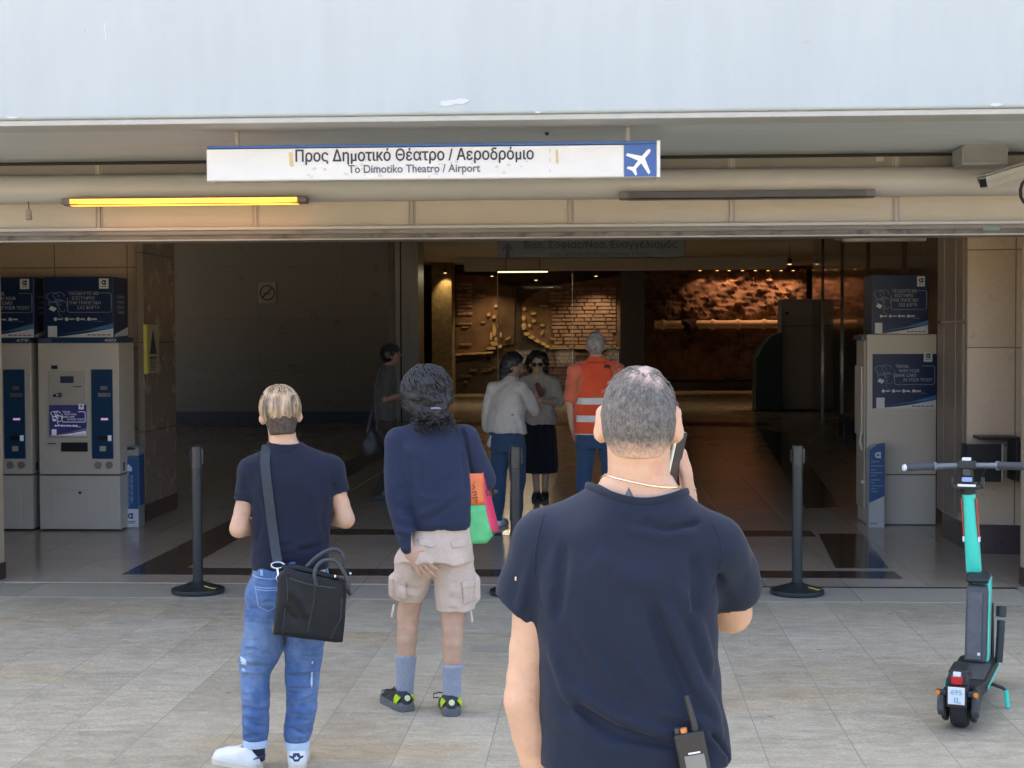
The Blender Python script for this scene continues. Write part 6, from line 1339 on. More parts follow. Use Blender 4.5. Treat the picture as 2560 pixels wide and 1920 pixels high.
    for pts in (((662, 1228, -.03), (680, 1210, -.03), (703, 1195, -.03), (722, 1191, -.03), (736, 1198, -.03), (741, 1212, -.035), (738, 1228, -.03)), ((683, 1262, -.085), (679, 1240, -.09), (684, 1222, -.085), (700, 1210, -.08), (722, 1212, -.08), (738, 1232, -.085), (748, 1256, -.087), (749, 1272, -.085))):
        P3 = [Vector((X(x), Y0+y, Z(z))) for x, z, y in pts]; fine = []
        for i in range(len(P3)-1):
            p0, p1, p2, p3 = P3[max(i-1, 0)], P3[i], P3[i+1], P3[min(i+2, len(P3)-1)]
            for j in range(5): t_ = j/5; fine.append(.5*((2*p1)+(p2-p0)*t_+(2*p0-5*p1+4*p2-p3)*t_*t_+(-p0+3*p1-3*p2+p3)*t_**3))
        MB().tube(fine+[P3[-1]], .0085, 10).build('handle', 'leather_edge', K, smooth='auto')
    MB().tube([(X(738), Y0-.03, Z(1228)), (X(742), Y0-.035, Z(1236)), (X(752), Y0-.035, Z(1241))], .006, 8).tube([(X(747), Y0-.09, Z(1270)), (X(752), Y0-.092, Z(1283))], .007, 8).build('handle_tab', 'leather', K, smooth='auto')
    MB().tube([(X(752), Y0-.035, Z(1241)), (X(756), Y0-.035, Z(1243))], .005, 8).box(X(720), X(724), Y0-.062, Y0-.054, Z(1247), Z(1242)).build('stud', 'chrome', K)
    # strap over the left shoulder down to the ring
    y_ = lambda x, z: by(x, z)-.008
    st = [Vector((-.048, .06, 1.345)), Vector((-.054, .025, 1.388)), Vector((-.057, -.005, 1.397)), Vector((-.062, -.040, 1.384))]
    for x, z in ((-.066, 1.33), (-.06, 1.26), (-.05, 1.17), (-.04, 1.08), (-.03, 1.0), (-.022, .945), (-.016, .915)): st.append(Vector((x, min(y_(x, z), -.09)-.006-(.06*max(0, (1.0-z))/.1), z)))
    ribbon('strap', st, .040, .004, 'webbing', K)
    e = st[-1]; r1 = [e+Vector((.026*math.cos(a), -.002, -.012+.013*math.sin(a))) for a in np.linspace(0, 2*math.pi, 20)]
    MB().tube(r1, .0042, 8).tube([e+Vector((0, -.002, -.025)), e+Vector((.004, -.006, -.055))], .0065, 10).tube([e+Vector((.006+.011*math.cos(a), -.006, -.066+.012*math.sin(a))) for a in np.linspace(0, 2*math.pi, 16)], .004, 8).build('ring_clip', 'chrome', K, smooth='auto')
bag_man()

# ------------------------------------------------------------------ 3 : person with long curly hair and cargo shorts
def curly_person():
    P, g = person(928*D, 1540*D, 'person with dark curly ponytail, blue sweatshirt and beige cargo shorts, hand on the hip')
    H = HeadFrame((.0, .03, 1.590), R(3), R(-8), 0, 1.0)
    shL, elL, wrL = (-.143, 0, 1.345), (-.150, -.035, 1.10), (-.098, -.115, .845)
    shR, elR, wrR = (.182, 0, 1.355), (.272, .04, 1.145), (.165, .24, 1.10)
    tab = [(.78, .055, 0, .150, .115), (.915, .067, 0, .142, .120), (.945, .066, -.004, .150, .128), (1.05, .052, -.006, .162, .128), (1.2, .036, -.004, .172, .124), (1.30, .022, -.004, .186, .116), (1.37, .020, 0, .160, .095), (1.41, .016, 0, .11, .078), (1.45, .010, .006, .066, .062)]
    hips = [(.68, .030, -.01, .182, .128), (.76, .036, -.012, .184, .138), (.84, .050, -.008, .166, .132), (.90, .064, 0, .146, .116), (.94, .066, 0, .143, .112)]
    kL, aL, kR, aR = (-.104, .085, .48), (-.123, .10, .085), (.116, .01, .475), (.110, -.01, .085)
    S = Sdf((-.24, -.22, 0), (.36, .36, 1.73), .0055)
    S.loft([(z, cx, cy, a-.02, b-.02) for z, cx, cy, a, b in tab], k=.03); head(S, H, .95, .92); S.chain([(.012, 0, 1.40), (.006, .008, 1.46), (0, .016, 1.53)], [.062, .052, .052], .03)
    arm(S, shL, elL, wrL, (.040, .036, .032, .033, .024)); arm(S, shR, elR, wrR, (.040, .036, .032, .033, .024)); hand(S, wrR, (-.3, .9, -.1), (-1, 0, 0), 1, (.5, .5, .5, .5), s=.92)
    hand(S, (wrL[0]+.002, wrL[1]-.002, wrL[2]-.018), (.62, -.10, -.76), (.25, .95, -.05), 1, (.10, .12, .16, .14), .34, .98, .2)
    leg(S, (-.06, .03, .72), kL, aL, (.06, .06, .052, .050, .031)); leg(S, (.125, 0, .72), kR, aR, (.06, .06, .052, .050, .033)); S.rc(aL, (-.17, .21, .03), .034, .03); S.rc(aR, (.105, .14, .03), .034, .03)
    S.build('body', 'skin_fair', P)
    T = Sdf((-.26, -.22, .80), (.38, .34, 1.50), .0058); T.loft(tab[1:], n=2.5, k=.02)
    T.rc((-.02, 0, 1.395), shL, .05, .066, .03); T.rc((.05, 0, 1.395), shR, .05, .064, .03)
    TL = T.like(); TL.chain([shL, (-.152, -.018, 1.22), elL, (-.135, -.065, .99), (-.108, -.100, .885)], [.066, .064, .060, .052, .045], .02)
    TL.rc((-.106, -.104, .868), (-.100, -.113, .838), .037, .035, .006); T.rc(shR, (.272, .04, 1.15), .064, .056, .025)
    TR = T.like(); TR.chain([shR, (.23, .018, 1.25), (.275, .045, 1.15), (.23, .14, 1.12), (.185, .215, 1.105)], [.064, .060, .056, .048, .036], .02)
    for (x, z, s_) in ((-.15, 1.16, 1), (-.14, 1.12, -1), (-.14, 1.07, 1), (-.13, 1.03, -1), (-.125, .98, 1), (-.12, .945, -1), (-.115, .915, 1), (-.11, .89, -1)): TL.fold([(x-.05, -.03-(1.1-z)*.3, z+.02), (x, -.095-(1.1-z)*.33, z), (x+.05, -.06-(1.1-z)*.3, z-.012)], .012, s_*.007)
    T.merge(TL, .018).merge(TR, .02)
    by = lambda x, z: surf_y(tab, x, z, 2.5); pl = lambda *q: [(x, by(x, z), z) for x, z in q]
    T.fold(pl((-.07, .955), (.05, .945), (.20, .955)), .012, .008); T.fold(pl((-.07, .925), (.06, .92), (.20, .925)), .008, -.007); T.fold(pl((-.05, .99), (.04, 1.03), (.12, 1.10)), .016, .008); T.fold(pl((-.03, .97), (.05, 1.0), (.16, 1.08)), .014, -.006)
    T.fold(pl((-.09, 1.28), (-.075, 1.2), (-.08, 1.1)), .016, -.010); T.fold(pl((.16, 1.30), (.175, 1.2), (.18, 1.1)), .014, -.008); T.fold(pl((-.05, 1.10), (.0, 1.07), (.05, 1.08)), .016, .006); T.fold(pl((.02, 1.15), (.10, 1.2), (.16, 1.28)), .022, .005); T.fold([(-.16, -.055, 1.36), (-.12, -.085, 1.29), (-.09, -.10, 1.24)], .012, -.006); T.wob(.0018, 4, 3)
    T.plane((0, 0, .905), (-.07, 0, -1), .006, ((-.075, -.3, .8), (.4, .3, 1.0))); T.ell((.008, .016, 1.49), (.062, .072, .055), .006, 's'); sweat = T.build('sweatshirt', 'blue_sweat', P)
    # shorts
    Q = Sdf((-.20, -.18, .48), (.28, .22, .95), .0055); Q.loft(hips[1:], 0, 2.5, .02)
    for pts, r_ in (([(-.062, .02, .74), (-.088, .05, .64), (-.101, .075, .545), (-.102, .078, .50)], [.104, .090, .074, .074]), ([(.118, -.005, .74), (.129, 0, .62), (.131, .005, .52), (.131, .005, .48)], [.104, .100, .094, .094])): Q.chain(pts, r_, .03)
    Q.rc((-.165, .02, .665), (-.165, .045, .60), .036, .036, .015); Q.rc((.215, .0, .655), (.218, .0, .58), .036, .036, .015)
    Q.plane((-.10, 0, .545), (-.12, .1, -1), .004, ((-.3, -.2, .4), (.017, .3, .60))); Q.plane((.13, 0, .512), (0, 0, -1), .004, ((.017, -.2, .4), (.3, .3, .57)))
    hb = lambda x, z: surf_y(hips, x, z, 2.5); hp = lambda *q: [(x, hb(x, z)-.002, z) for x, z in q]
    Q.fold(hp((.055, .92), (.048, .84), (.022, .72)), .010, -.008); Q.fold(hp((-.03, .80), (-.06, .74), (-.10, .70)), .013, .009); Q.fold(hp((-.0, .77), (-.05, .715), (-.11, .655)), .012, -.009); Q.fold(hp((.03, .72), (.10, .735), (.17, .77)), .014, .010); Q.fold(hp((.04, .70), (.11, .715), (.19, .745)), .012, -.009)
    for cx, z, s_, r_ in ((-.09, .66, 1, .085), (-.095, .63, -1, .08), (-.095, .60, 1, .078), (-.10, .575, -1, .074), (.13, .66, -1, .098), (.13, .62, 1, .098), (.13, .585, -1, .096), (.13, .55, 1, .094), (.13, .53, -1, .094)): Q.fold([(cx-r_*.8, -.03, z+.02), (cx-.01, .02-r_*1.0+(.03 if cx < 0 else -.02), z), (cx+r_*.8, -.03, z-.018)], .013, s_*.0065)
    Q.fold([(.015, -.10, .70), (.01, -.08, .62), (.012, -.05, .55)], .014, -.012); Q.wob(.003, 6, 2)
    Q.plane((0, 0, .928), (0, 0, 1)); sh = Q.build('cargo_shorts', 'khaki', P)
    for o in ([(-.055, .880), (.035, .868), (.03, .845), (.022, .838), (-.045, .850)], [(.105, .862), (.195, .875), (.190, .848), (.178, .838), (.115, .836)]): decal('pocket_flap', [o], sh, 'khaki', P, .004)
    for o in ([(-.168, .66), (-.115, .655), (-.105, .565), (-.16, .575)], [(.165, .645), (.222, .65), (.222, .56), (.168, .552)]): decal('cargo_pocket', [o], sh, 'khaki', P, .007)
    for o in ([(-.170, .672), (-.110, .666), (-.112, .642), (-.168, .646)], [(.160, .665), (.228, .668), (.226, .636), (.165, .632)]): decal('pocket_flap', [o], sh, 'khaki', P, .011)
    for x, z in ((-.172, .535), (.205, .505)): MB().tube([(x, -.02, z+.01), (x-.006 if x < 0 else x+.004, -.035, z-.02), (x-.012 if x < 0 else x+.008, -.035, z-.05)], .006, 6, flat=.5).build('drawcord', 'khaki', P, smooth='auto')
    # socks, shoes
    for a_, zt_ in ((aL, .275), (aR, .245)):
        F = Sdf((a_[0]-.07, a_[1]-.08, .02), (a_[0]+.07, a_[1]+.10, .30), .0055); F.chain([(a_[0], a_[1]+.002, .045), (a_[0], a_[1]-.002, .11), (a_[0]+(.004 if a_[0] < 0 else .002), a_[1]-.008, .20), (a_[0]+.006, a_[1]-.014, zt_)], [.043, .043, .047, .054], .01); F.plane((0, 0, zt_), (0, 0, 1)); F.build('sock', 'sock_grey', P)
    for heel, yaw in (((-.112, .035, 0), R(24)), ((.108, -.075, 0), R(3))):
        F = Sdf((heel[0]-.20, heel[1]-.07, 0), (heel[0]+.12, heel[1]+.32, .14), .006); shoe(F, heel, yaw, .275, .046, .082); f = V3(-math.sin(yaw), math.cos(yaw), 0); r = V3(math.cos(yaw), math.sin(yaw), 0)
        F.rc(V3(*heel)+f*.055+V3(0, 0, .085), V3(*heel)+f*.06+V3(0, 0, .16), .032, .036, .006, 's'); F.plane((0, 0, .02), (0, 0, -1)); s_ = F.build('shoe', 'shoe_black', P)
        h = V3(*heel); sole('sole', h-f*.012, yaw, .295, .052, .036, 'shoe_sole', P); F2 = Sdf(h+f*.03+r*0-V3(.07, .07, 0), h+f*.03+V3(.07, .07, .06), .0055); F2.rc(h+f*.02-r*.02+V3(0, 0, .026), h+f*.02+r*.02+V3(0, 0, .026), .026, .026, .01); F2.build('heel_sole', 'shoe_sole', P)
        for sx in (-1, 1):
            b = MB(); 
            for q_ in ((.010, .058, .006, .034, .040), (.020, .062, .03, .040, .036), (.032, .066, .05, .042, .040)): b.tube([h+f*q_[0]+r*sx*(.026+q_[0]*.5)+V3(0, 0, q_[1]+.016), h+f*(q_[0]+.008)+r*sx*.0445+V3(0, 0, q_[1]-.002), h+f*(q_[0]+.016)+r*sx*.048+V3(0, 0, .040)], [.0055, .0085, .004], 6, flat=.6)
            b.build('side_flash', 'neon', P, smooth='auto')
        MB().lathe([(0, -.006), (.013, -.006), (.015, .004)], (h-f*.008+V3(0, 0, .068))[:], 16, 'y').build('heel_badge', mat('badge_cream', (.78, .82, .45), .5), P, smooth='auto')
        lp = h+f*.12-r*.05+V3(0, 0, .085)
        MB().tube([h+f*.11-r*.03+V3(0, 0, .09), lp+V3(-.005, -.02, .012), lp+V3(-.03, -.03, .008), lp+V3(-.032, -.035, -.012), lp+V3(-.005, -.025, -.012)], .003, 6).build('lace', 'shoe_black', P, smooth='auto')
        if heel[0] < 0: MB().tube([h+f*.07-r*.035+V3(0, 0, .115), h+f*.085-r*.06+V3(0, 0, .088), h+f*.10-r*.085+V3(0, 0, .066)], [.007, .008, .006], 6, flat=.4).build('pull_tab', 'shoe_black', P)
    # hair
    F = Sdf((-.20, -.20, 1.36), (.20, .20, 1.77), .0055)
    F.ell((-.004, .012, 1.602), (.122, .132, .122), .03); F.ell((.0, -.03, 1.545), (.118, .10, .085), .04); F.ell((.03, -.10, 1.475), (.075, .035, .045), .03); F.ell((0, .13, 1.56), (.075, .08, .10), .02, 's')
    F.wob(.006, (8, 8, 8), 4); F.wob(.004, (18, 18, 18), 6); F.build('hair', 'hair_black', P)
    b = MB(); rg = np.random.default_rng(12)
    def curl(p, dv, n_, rad, l_):
        p = V3(*p); dv = unit(dv); u_ = unit(np.cross(dv, (.3, .2, .9))); v_ = np.cross(dv, u_); ph = rg.random()*6.28; pts = []
        for i in range(n_*7): t_ = i/(n_*7-1); a = ph+t_*n_*6.28; e_ = rad*(1-.35*t_); pts.append(p+dv*l_*t_+u_*math.cos(a)*e_+v_*math.sin(a)*e_)
        b.tube(pts, [.0042*(1-.5*i/len(pts)) for i in range(len(pts))], 5)
    for i in range(70):
        a, el = rg.uniform(0, 6.283), rg.uniform(-.8, .3); dx, dy, dz = math.cos(a)*math.cos(el), math.sin(a)*math.cos(el), math.sin(el)
        if dy > .62 and dz < .5: continue
        p = (-.004+.120*dx, .008+.130*dy, 1.594+.120*dz); curl(p, (-dy*.6*rg.choice((-1, 1))+dx*.12, dx*.6+dy*.25, -.7), rg.choice((1, 2)), rg.uniform(.006, .011), rg.uniform(.025, .05))
    for i in range(230):
        a0, el0 = rg.uniform(-2.5, 2.5), rg.uniform(.2, 1.5); ln = rg.uniform(.9, 1.7); ph = rg.random()*6.28; fr = rg.uniform(9, 15); am = rg.uniform(.05, .11); pts = []
        for t_ in np.linspace(0, 1, 16):
            el = el0-t_*ln; a = a0*(1-.10*t_)+am*math.sin(ph+fr*t_)/max(.35, math.cos(el)); ce = math.cos(el); rr = 1.0+.035*math.cos(ph+fr*t_)
            pts.append((-.004+.1235*rr*math.sin(a)*ce, .008-.133*rr*math.cos(a)*ce, max(1.485, 1.596+.1235*rr*math.sin(el))))
        b.tube(pts, [.0058*(1-.35*k/16) for k in range(16)], 5)
    for i in range(60):
        x = rg.uniform(-.05, .125); curl((x, -.09-rg.uniform(0, .045), rg.uniform(1.45, 1.50)), (rg.normal()*.35+(x-.03)*2, -.25, -1), 2, rg.uniform(.008, .013), rg.uniform(.045, .085))
    b.build('hair_curl', 'hair_curl', P, smooth='auto')
    MB().tube([(.015, -.118, 1.512), (.04, -.122, 1.514), (.065, -.116, 1.511)], .009, 8, flat=.6).build('hair_band', mat('band_grey', (.25, .30, .34), .5), P, smooth='auto')
    # tote bag
    K = prop('tote_bag', 'orange, green and pink nylon shoulder bag under the arm of the curly haired person', 'bag', g)
    X = lambda xd: (xd-928)/435.5; Z = lambda yd: (1540-yd)/435.5+.004
    mat('nylon_orange', (.80, .19, .055), .4, var=.06, vs=30, bump=.3, bs=30); mat('nylon_green', (.10, .52, .19), .4, var=.12, vs=20, bump=.6, bs=24); mat('nylon_pink', (.75, .055, .15), .4, var=.06, bump=.3, bs=30)
    yb, yf = -.045, .06
    def panel(nm, rows, m, th=.004):
        """rows of left-right point pairs, lofted into a thin softly creased sheet"""
        b_ = MB(); n_ = 9; vs = []; rr = random.Random(len(nm)+len(rows))
        for (l_, r_) in rows:
            l_, r_ = Vector(l_), Vector(r_)
            for i in range(n_): t_ = i/(n_-1); vs.append(l_.lerp(r_, t_)+Vector((0, -math.sin(t_*math.pi)*.012+rr.uniform(-.0035, .0035), 0)))
        fs = [(j*n_+i, j*n_+i+1, (j+1)*n_+i+1, (j+1)*n_+i) for j in range(len(rows)-1) for i in range(n_-1)]
        o = b_.add(vs, fs).build(nm, m, K, True); s_ = o.modifiers.new('thick', 'SOLIDIFY'); s_.thickness = th; s_.offset = 0; return o
    xl = .135
    F_ = lambda yd: np.interp(yd, (1022, 1060, 1100, 1130, 1160, 1175), (1044, 1047, 1050, 1056, 1066, 1050))
    Gx = lambda yd: np.interp(yd, (1022, 1060, 1100, 1130, 1150, 1175), (1056, 1060, 1069, 1075, 1081, 1060))
    bt = lambda yd: 0 if yd < 1130 else (yd-1130)/45*.02
    oy = (1024, 1036, 1050, 1064, 1078, 1092); gy = (1092, 1105, 1118, 1131, 1144, 1156, 1166, 1174)
    panel('orange_panel', [((xl, yb, Z(y)), (X(F_(y)), yb+.008, Z(y))) for y in oy], 'nylon_orange'); panel('green_panel', [((xl+bt(y), yb-.002, Z(y)), (X(F_(y)), yb+.006, Z(y))) for y in gy], 'nylon_green')
    panel('pink_gusset', [((X(F_(y)), yb+.008, Z(y)), (X(Gx(y)), yf, Z(y)-.004)) for y in (1022, 1040, 1060, 1080, 1100, 1120, 1140, 1152)], 'nylon_pink'); panel('back_panel', [((xl, yf, Z(y)), (X(Gx(y)), yf, Z(y))) for y in (1024, 1060, 1100, 1140, 1168)], 'nylon_green')
    MB().add([(xl+.02, yb, Z(1174)), (X(1052), yb+.006, Z(1174)), (X(1080), yf, Z(1150)), (xl, yf, Z(1166))], [(0, 1, 2, 3)]).build('bottom_panel', 'nylon_green', K)
    ribbon('strap', cord(sweat, [(X(1024), Z(1026)), (.205, 1.24), (.198, 1.29), (.19, 1.34), (.18, 1.385), (.17, 1.41)], .004), .020, .003, 'navy_knit', K)
    b = MB()
    for st in ([(1023, 1047), (1027, 1052), (1022, 1058)], [(1020, 1064), (1030, 1062), (1031, 1068), (1024, 1071)], [(1021, 1076), (1034, 1075)], [(1025, 1081), (1031, 1080), (1031, 1088)], [(1026, 1042), (1027, 1044)]): b.tube([(X(x), yb-.0135, Z(y)) for x, y in st], .0038, 5, flat=.5)
    for st in ([(1050, 1045), (1053, 1052), (1057, 1046)], [(1052, 1060), (1053, 1072), (1059, 1072), (1058, 1060), (1052, 1060)]): b.tube([(X(x), yb+.0, Z(y)) for x, y in st], .0035, 5, flat=.5)
    b.build('lettering', 'ink', K)
curly_person()

# ------------------------------------------------------------------ people inside the hall
def simple_person(px, py, label, turn, height, J, tab, top, top_m, hips, low_m, skin, hair_m, hair_r=(.085, .10, .10), hair_c=(0, -.01, .012), legs=True, shoes='shoe_black', h=.0095, sleeve=.55, hair_low=None, curls=None, hc=None):
    P, g = person(px, py, label, turn)
    H = HeadFrame(J['head'], J.get('yaw', 0), J.get('pitch', R(-4)))
    S = Sdf((-.42, -.34, 0), (.42, .40, height+.06), h)
    S.loft([(z, cx, cy, a-.05, b-.045) for z, cx, cy, a, b in tab], k=.03); head(S, H, 1, .95); n_ = V3(*J['head'])
    S.chain([(tab[-1][1], tab[-1][2], tab[-1][0]-.05), n_*.6+V3(tab[-1][1], tab[-1][2], tab[-1][0])*.4-V3(0, 0, .03), n_-V3(0, -.005, .07)], [.06, .052, .052], .03)
    for s_ in 'LR':
        arm(S, J['s'+s_], J['e'+s_], J['w'+s_], (.042, .040, .035, .037, .026)); w_, e_ = V3(*J['w'+s_]), V3(*J['e'+s_]); hand(S, w_, J.get('d'+s_, w_-e_), J.get('n'+s_, (1 if s_ == 'L' else -1, .3, 0)), 1 if s_ == 'L' else -1, (.35, .4, .4, .45), s=.95)
        leg(S, J['h'+s_], J['k'+s_], J['a'+s_], (.07, .06, .046, .045, .033)); f_ = J.get('f'+s_, (0, 1, 0)); S.rc(J['a'+s_], V3(*J['a'+s_])*V3(1, 1, 0)+V3(*f_)*.13+V3(0, 0, .035), .034, .03)
    S.build('body', skin, P)
    T = Sdf((-.42, -.34, top[0]-.02), (.42, .40, tab[-1][0]+.06), h); T.loft([r for r in tab if r[0] >= top[0]-.05], n=2.4, k=.02)
    for s_ in 'LR':
        s0, e0, w0 = V3(*J['s'+s_]), V3(*J['e'+s_]), V3(*J['w'+s_]); T.rc((tab[-1][1], tab[-1][2], tab[-1][0]-.06), s0, .05, .062, .03)
        if sleeve <= 1: T.rc(s0, s0+(e0-s0)*sleeve, .062, .060, .02)
        else: T.chain([s0, s0*.5+e0*.5, e0, e0+(w0-e0)*(sleeve-1)], [.064, .063, .058, .052], .02)
    T.wob(.006, 4, 5); T.wob(.003, 9, 7); T.plane((0, 0, top[0]), top[1] if len(top) > 1 else (0, 0, -1)); T.ell((tab[-1][1], tab[-1][2]+.03, tab[-1][0]+.03), (.06, .07, .05), .006, 's'); T.build('top', top_m, P)
    if legs:
        Q = Sdf((-.36, -.30, .03), (.36, .34, hips[-1][0]+.04), h); Q.loft(hips, 0, 2.4, .02)
        for s_ in 'LR': hp, kn, an = (V3(*J[q+s_]) for q in 'hka'); Q.chain([hp, hp*.5+kn*.5, kn, kn*.5+an*.5, an+V3(0, 0, -.01)], [.098, .085, .070, .063, .058], .03)
        Q.wob(.005, 5, 3); Q.plane((0, 0, .065), (0, 0, -1)); Q.build('trousers', low_m, P)
    for s_ in 'LR':
        a_ = J['a'+s_]; f_ = J.get('f'+s_, (0, 1, 0)); yaw = math.atan2(-f_[0], f_[1]); fv = V3(f_[0], f_[1], 0); heel = (a_[0]-fv[0]*.05, a_[1]-fv[1]*.05, 0)
        F = Sdf((heel[0]-.34, heel[1]-.34, 0), (heel[0]+.34, heel[1]+.34, .13), h); shoe(F, heel, yaw, .27, .045, .075); F.plane((0, 0, .004), (0, 0, -1)); F.build('shoe', shoes, P)
    F = Sdf(n_-V3(.2, .2, .22), n_+V3(.2, .2, .2), .007); F.ell(H(*hair_c), hair_r, .02, rot=H.M); F.ell(H(0, -.035, -.02), (hair_r[0]*.92, .075, .085), .03, rot=H.M)
    if hair_low: F.ell(H(0, -.045, -.09), (hair_low, .06, .10), .04, rot=H.M)
    F.plane(H(0, .052, .02), np.array(H.M @ Vector((0, 1, -.45))), .015)
    for sx in (-1, 1): F.ell(H(sx*.09, .03, -.05), (.03, .045, .05), .01, 's')
    F.wob(.004 if not curls else .012, 10, 6); F.build('hair', hair_m, P)
    return P, g, H

# person in white jacket leaning to the right, back turned
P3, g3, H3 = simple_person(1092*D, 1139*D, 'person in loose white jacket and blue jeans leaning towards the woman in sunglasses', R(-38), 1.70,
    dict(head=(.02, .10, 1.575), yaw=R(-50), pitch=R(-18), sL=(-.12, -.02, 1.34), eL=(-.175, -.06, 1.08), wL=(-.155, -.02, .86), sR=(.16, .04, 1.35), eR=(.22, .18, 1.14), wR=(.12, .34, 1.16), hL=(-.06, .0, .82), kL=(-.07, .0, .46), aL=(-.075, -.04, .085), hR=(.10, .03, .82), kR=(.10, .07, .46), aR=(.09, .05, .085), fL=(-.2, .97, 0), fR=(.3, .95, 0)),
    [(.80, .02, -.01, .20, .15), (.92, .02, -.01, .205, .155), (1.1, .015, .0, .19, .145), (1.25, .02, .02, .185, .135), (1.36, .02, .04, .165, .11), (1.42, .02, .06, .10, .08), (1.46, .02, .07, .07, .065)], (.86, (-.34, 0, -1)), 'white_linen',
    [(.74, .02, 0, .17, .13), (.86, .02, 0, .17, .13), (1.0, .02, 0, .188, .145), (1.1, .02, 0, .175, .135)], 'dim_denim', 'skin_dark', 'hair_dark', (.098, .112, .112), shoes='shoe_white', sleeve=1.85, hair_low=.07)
MB().box(-.178, -.172, -.1, -.09, 1.28, 1.295).build('sleeve_badge', 'ink', P3)
S_ = Sdf((-.17, -.16, .74), (-.05, .02, .90), .008); S_.ell((-.115, -.08, .815), (.03, .045, .05)).rc((-.12, -.06, .82), (-.09, -.08, .88), .03); S_.build('jacket_tail', 'white_linen', P3)
# woman in sunglasses facing the camera
P4, g4, H4 = simple_person(1166*D, 1078*D, 'woman in pale blouse, dark skirt and sunglasses facing the camera inside the hall', R(172), 1.72,
    dict(head=(.02, .03, 1.555), yaw=R(8), pitch=R(-14), sL=(-.165, 0, 1.33), eL=(-.225, .03, 1.10), wL=(-.05, .20, 1.12), sR=(.165, 0, 1.33), eR=(.215, .03, 1.10), wR=(.05, .18, 1.18), hL=(-.07, 0, .82), kL=(-.07, 0, .46), aL=(-.06, -.01, .085), hR=(.07, 0, .82), kR=(.06, .0, .46), aR=(.03, .02, .085), dL=(1, .15, .15), dR=(-.8, .1, .4), nL=(0, -1, 0), nR=(0, -1, 0)),
    [(.68, 0, 0, .20, .15), (.85, 0, 0, .19, .145), (1.05, 0, 0, .175, .13), (1.2, 0, 0, .18, .125), (1.33, 0, 0, .165, .105), (1.40, 0, .0, .10, .075), (1.44, .01, .01, .065, .06)], (.80, (.55, 0, -1)), 'blouse',
    [(.8, 0, 0, .16, .12), (.95, 0, 0, .14, .11)], 'black_skirt', 'skin_tan', 'hair_dark', (.125, .125, .125), (0, -.02, -.005), legs=False, sleeve=1.25, hair_low=.115, curls=1)
S_ = Sdf((-.26, -.22, .28), (.26, .22, .98), .0095); S_.loft([(.30, 0, 0, .205, .17), (.5, 0, 0, .20, .165), (.75, 0, 0, .185, .15), (.95, 0, 0, .15, .12)], n=2.2, k=.01)
for i in range(9): a = i*.7+.3; S_.fold([(.17*math.cos(a), .13*math.sin(a), .85), (.195*math.cos(a), .16*math.sin(a), .6), (.21*math.cos(a), .175*math.sin(a), .32)], .02, (-1)**i*.010)
S_.build('skirt', 'black_skirt', P4)
b = MB()
for sx in (-1, 1): b.tube([H4(sx*(.033+.026*math.cos(a)), .100, -.006+.021*math.sin(a)) for a in np.linspace(0, 6.28, 14)], .005, 6); b.add([H4(sx*(.033+.026*math.cos(a)), .1015, -.006+.021*math.sin(a)) for a in np.linspace(0, 5.8, 13)], [tuple(range(13))]); b.tube([H4(sx*.058, .098, 0), H4(sx*.082, .03, 0)], .003, 6)
b.tube([H4(-.012, .104, 0), H4(.012, .104, 0)], .004, 6).build('sunglasses', mat('sunglass_black', (.008, .008, .01), .12), P4)
K = prop('red_pouch', 'small dark red pouch in the hands of the woman in sunglasses', 'pouch', g4, R(172))
S_ = Sdf((-.16, .10, 1.10), (.12, .32, 1.36), .007); S_.rc((-.05, .215, 1.20), (-.01, .225, 1.30), .035, .028, .02, flat=(V3(0, 1, 0), .5)); S_.build('body', mat('pouch_red', (.16, .012, .025), .45), K)
# man in orange vest
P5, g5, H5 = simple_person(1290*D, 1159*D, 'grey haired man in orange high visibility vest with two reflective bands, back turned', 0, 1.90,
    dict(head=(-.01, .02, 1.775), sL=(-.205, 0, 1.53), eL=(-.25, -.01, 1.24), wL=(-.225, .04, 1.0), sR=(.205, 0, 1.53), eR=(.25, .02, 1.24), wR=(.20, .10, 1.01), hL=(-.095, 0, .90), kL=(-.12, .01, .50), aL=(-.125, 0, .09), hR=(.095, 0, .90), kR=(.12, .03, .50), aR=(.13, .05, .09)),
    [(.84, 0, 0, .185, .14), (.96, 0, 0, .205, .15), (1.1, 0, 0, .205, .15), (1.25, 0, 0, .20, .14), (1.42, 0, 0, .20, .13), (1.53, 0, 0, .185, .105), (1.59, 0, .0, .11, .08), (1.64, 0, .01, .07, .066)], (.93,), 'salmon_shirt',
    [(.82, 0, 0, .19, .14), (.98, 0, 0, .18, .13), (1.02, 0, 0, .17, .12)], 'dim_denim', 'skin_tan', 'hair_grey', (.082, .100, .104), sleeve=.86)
vt = [(.93, 0, 0, .215, .158), (1.1, 0, 0, .214, .158), (1.25, 0, 0, .208, .149), (1.42, 0, 0, .196, .139), (1.53, 0, 0, .170, .117), (1.585, 0, .0, .12, .093), (1.635, 0, .01, .082, .076)]
S_ = Sdf((-.26, -.2, .90), (.26, .2, 1.70), .0085); S_.loft(vt, n=2.5, k=.01)
for sx in (-1, 1): S_.rc((sx*.03, 0, 1.575), (sx*.165, 0, 1.565), .06, .045, .03)
S_.rc((0, .01, 1.61), (0, .012, 1.665), .078, .072, .01); S_.wob(.003, 5, 2); S_.plane((0, 0, .945), (0, 0, -1)); S_.plane((0, 0, 1.668), (0, -.1, 1))
for sx in (-1, 1): S_.ell((sx*.262, 0, 1.42), (.075, .2, .17), .01, 's')
vest = S_.build('vest', 'orange_vest', P5)
for z0, z1 in ((1.225, 1.285), (1.065, 1.125)): decal('reflective_band', [[(-.19, z0), (.19, z0), (.19, z1), (-.19, z1)]], vest, 'reflective', P5, .004, .012)
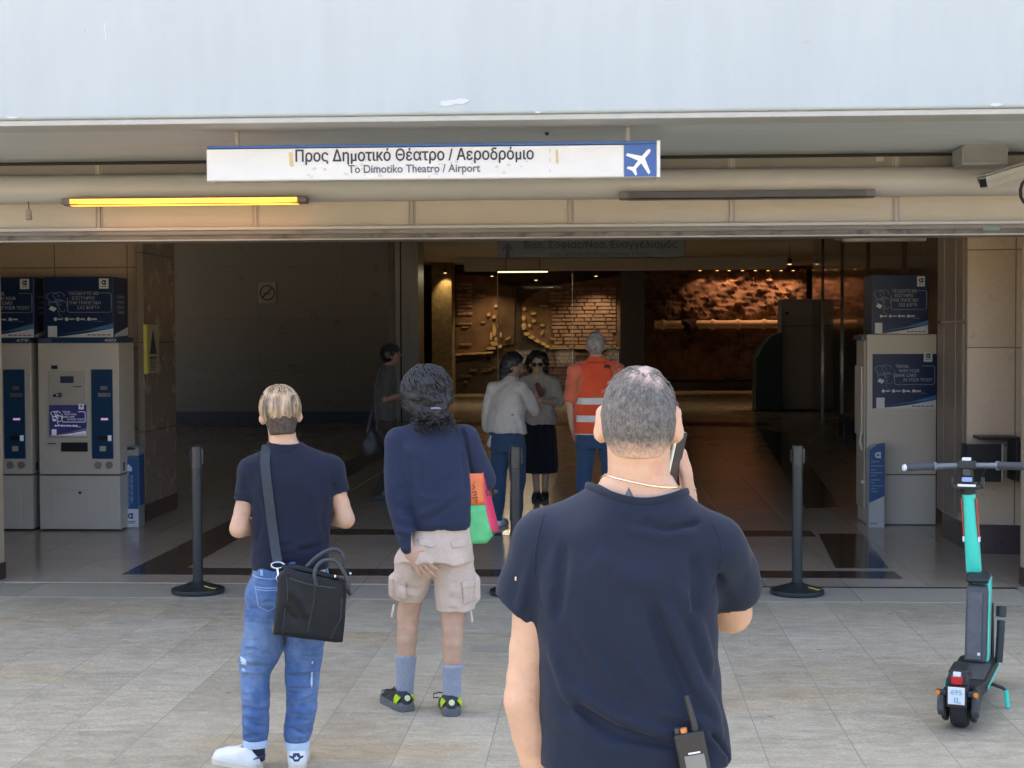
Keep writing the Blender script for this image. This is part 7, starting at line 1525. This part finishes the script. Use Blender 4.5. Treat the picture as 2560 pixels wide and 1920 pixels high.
decal('hem_piping', [[(-.20, .947), (.20, .947), (.20, .958), (-.20, .958)]], vest, 'reflective', P5, .004, .012); decal('collar_line', [[(-.085, 1.602), (.085, 1.602), (.085, 1.609), (-.085, 1.609)]], vest, 'red_piping', P5, .004, .012)
decal('back_badge', [[(.06, 1.555), (.12, 1.555), (.125, 1.575), (.10, 1.59), (.07, 1.585)]], vest, mat('badge_dark', (.14, .03, .02), .6), P5, .004, .012)
# dim person in grey seen in profile
P6, g6, H6 = simple_person(836*D, 1084*D, 'dim person in grey top and dark cap walking to the right before the metal pier', R(-84), 1.78,
    dict(head=(0, .05, 1.655), pitch=R(6), sL=(-.17, 0, 1.42), eL=(-.19, -.06, 1.15), wL=(-.14, .16, 1.10), sR=(.17, 0, 1.42), eR=(.19, -.04, 1.15), wR=(.13, .20, 1.22), hL=(-.08, 0, .88), kL=(-.09, .10, .48), aL=(-.08, -.10, .10), hR=(.08, 0, .88), kR=(.09, .10, .48), aR=(.08, .16, .09)),
    [(.78, 0, 0, .17, .12), (.92, 0, -.01, .175, .125), (1.1, 0, -.01, .17, .12), (1.3, 0, 0, .18, .125), (1.42, 0, 0, .165, .105), (1.49, 0, .01, .10, .075), (1.53, 0, .02, .065, .06)], (.86,), 'dull_grey',
    [(.80, 0, 0, .17, .12), (.92, 0, 0, .165, .12), (.96, 0, 0, .15, .11)], 'dull_brown', 'skin_dark', 'hair_dark', (.090, .108, .104), shoes='dull_grey', sleeve=.7)
S_ = Sdf(tuple(H6(0, 0, 0)-V3(.14, .16, .12)), tuple(H6(0, 0, 0)+V3(.14, .24, .16)), .008); S_.ell(H6(0, .0, .035), (.092, .108, .085), .01, rot=H6.M); S_.rc(H6(-.03, .09, .035), H6(.03, .09, .035), .05, .05, .01, flat=(V3(0, 0, 1), .2)); S_.plane(H6(0, 0, .02), (0, -.1, -1)); S_.build('cap', 'sock_dark', P6)
K = prop('hanging_bag', 'dark bag hanging low beside the dim person in grey', 'bag', g6, R(-84))
S_ = Sdf((-.34, -.30, .45), (-.12, .02, .98), .009); S_.rc((-.22, -.15, .60), (-.21, -.14, .72), .10, .07, .03, flat=(V3(1, 0, 0), .4)); S_.wob(.006, 5, 3); S_.build('body', 'plain_dark', K)
ribbon('strap', [Vector(p) for p in ((-.21, -.20, .76), (-.20, -.12, 1.1), (-.17, -.02, 1.50), (-.16, .06, 1.3), (-.20, -.06, .78))], .03, .004, 'plain_dark', K, Vector((0, 1, 0)))
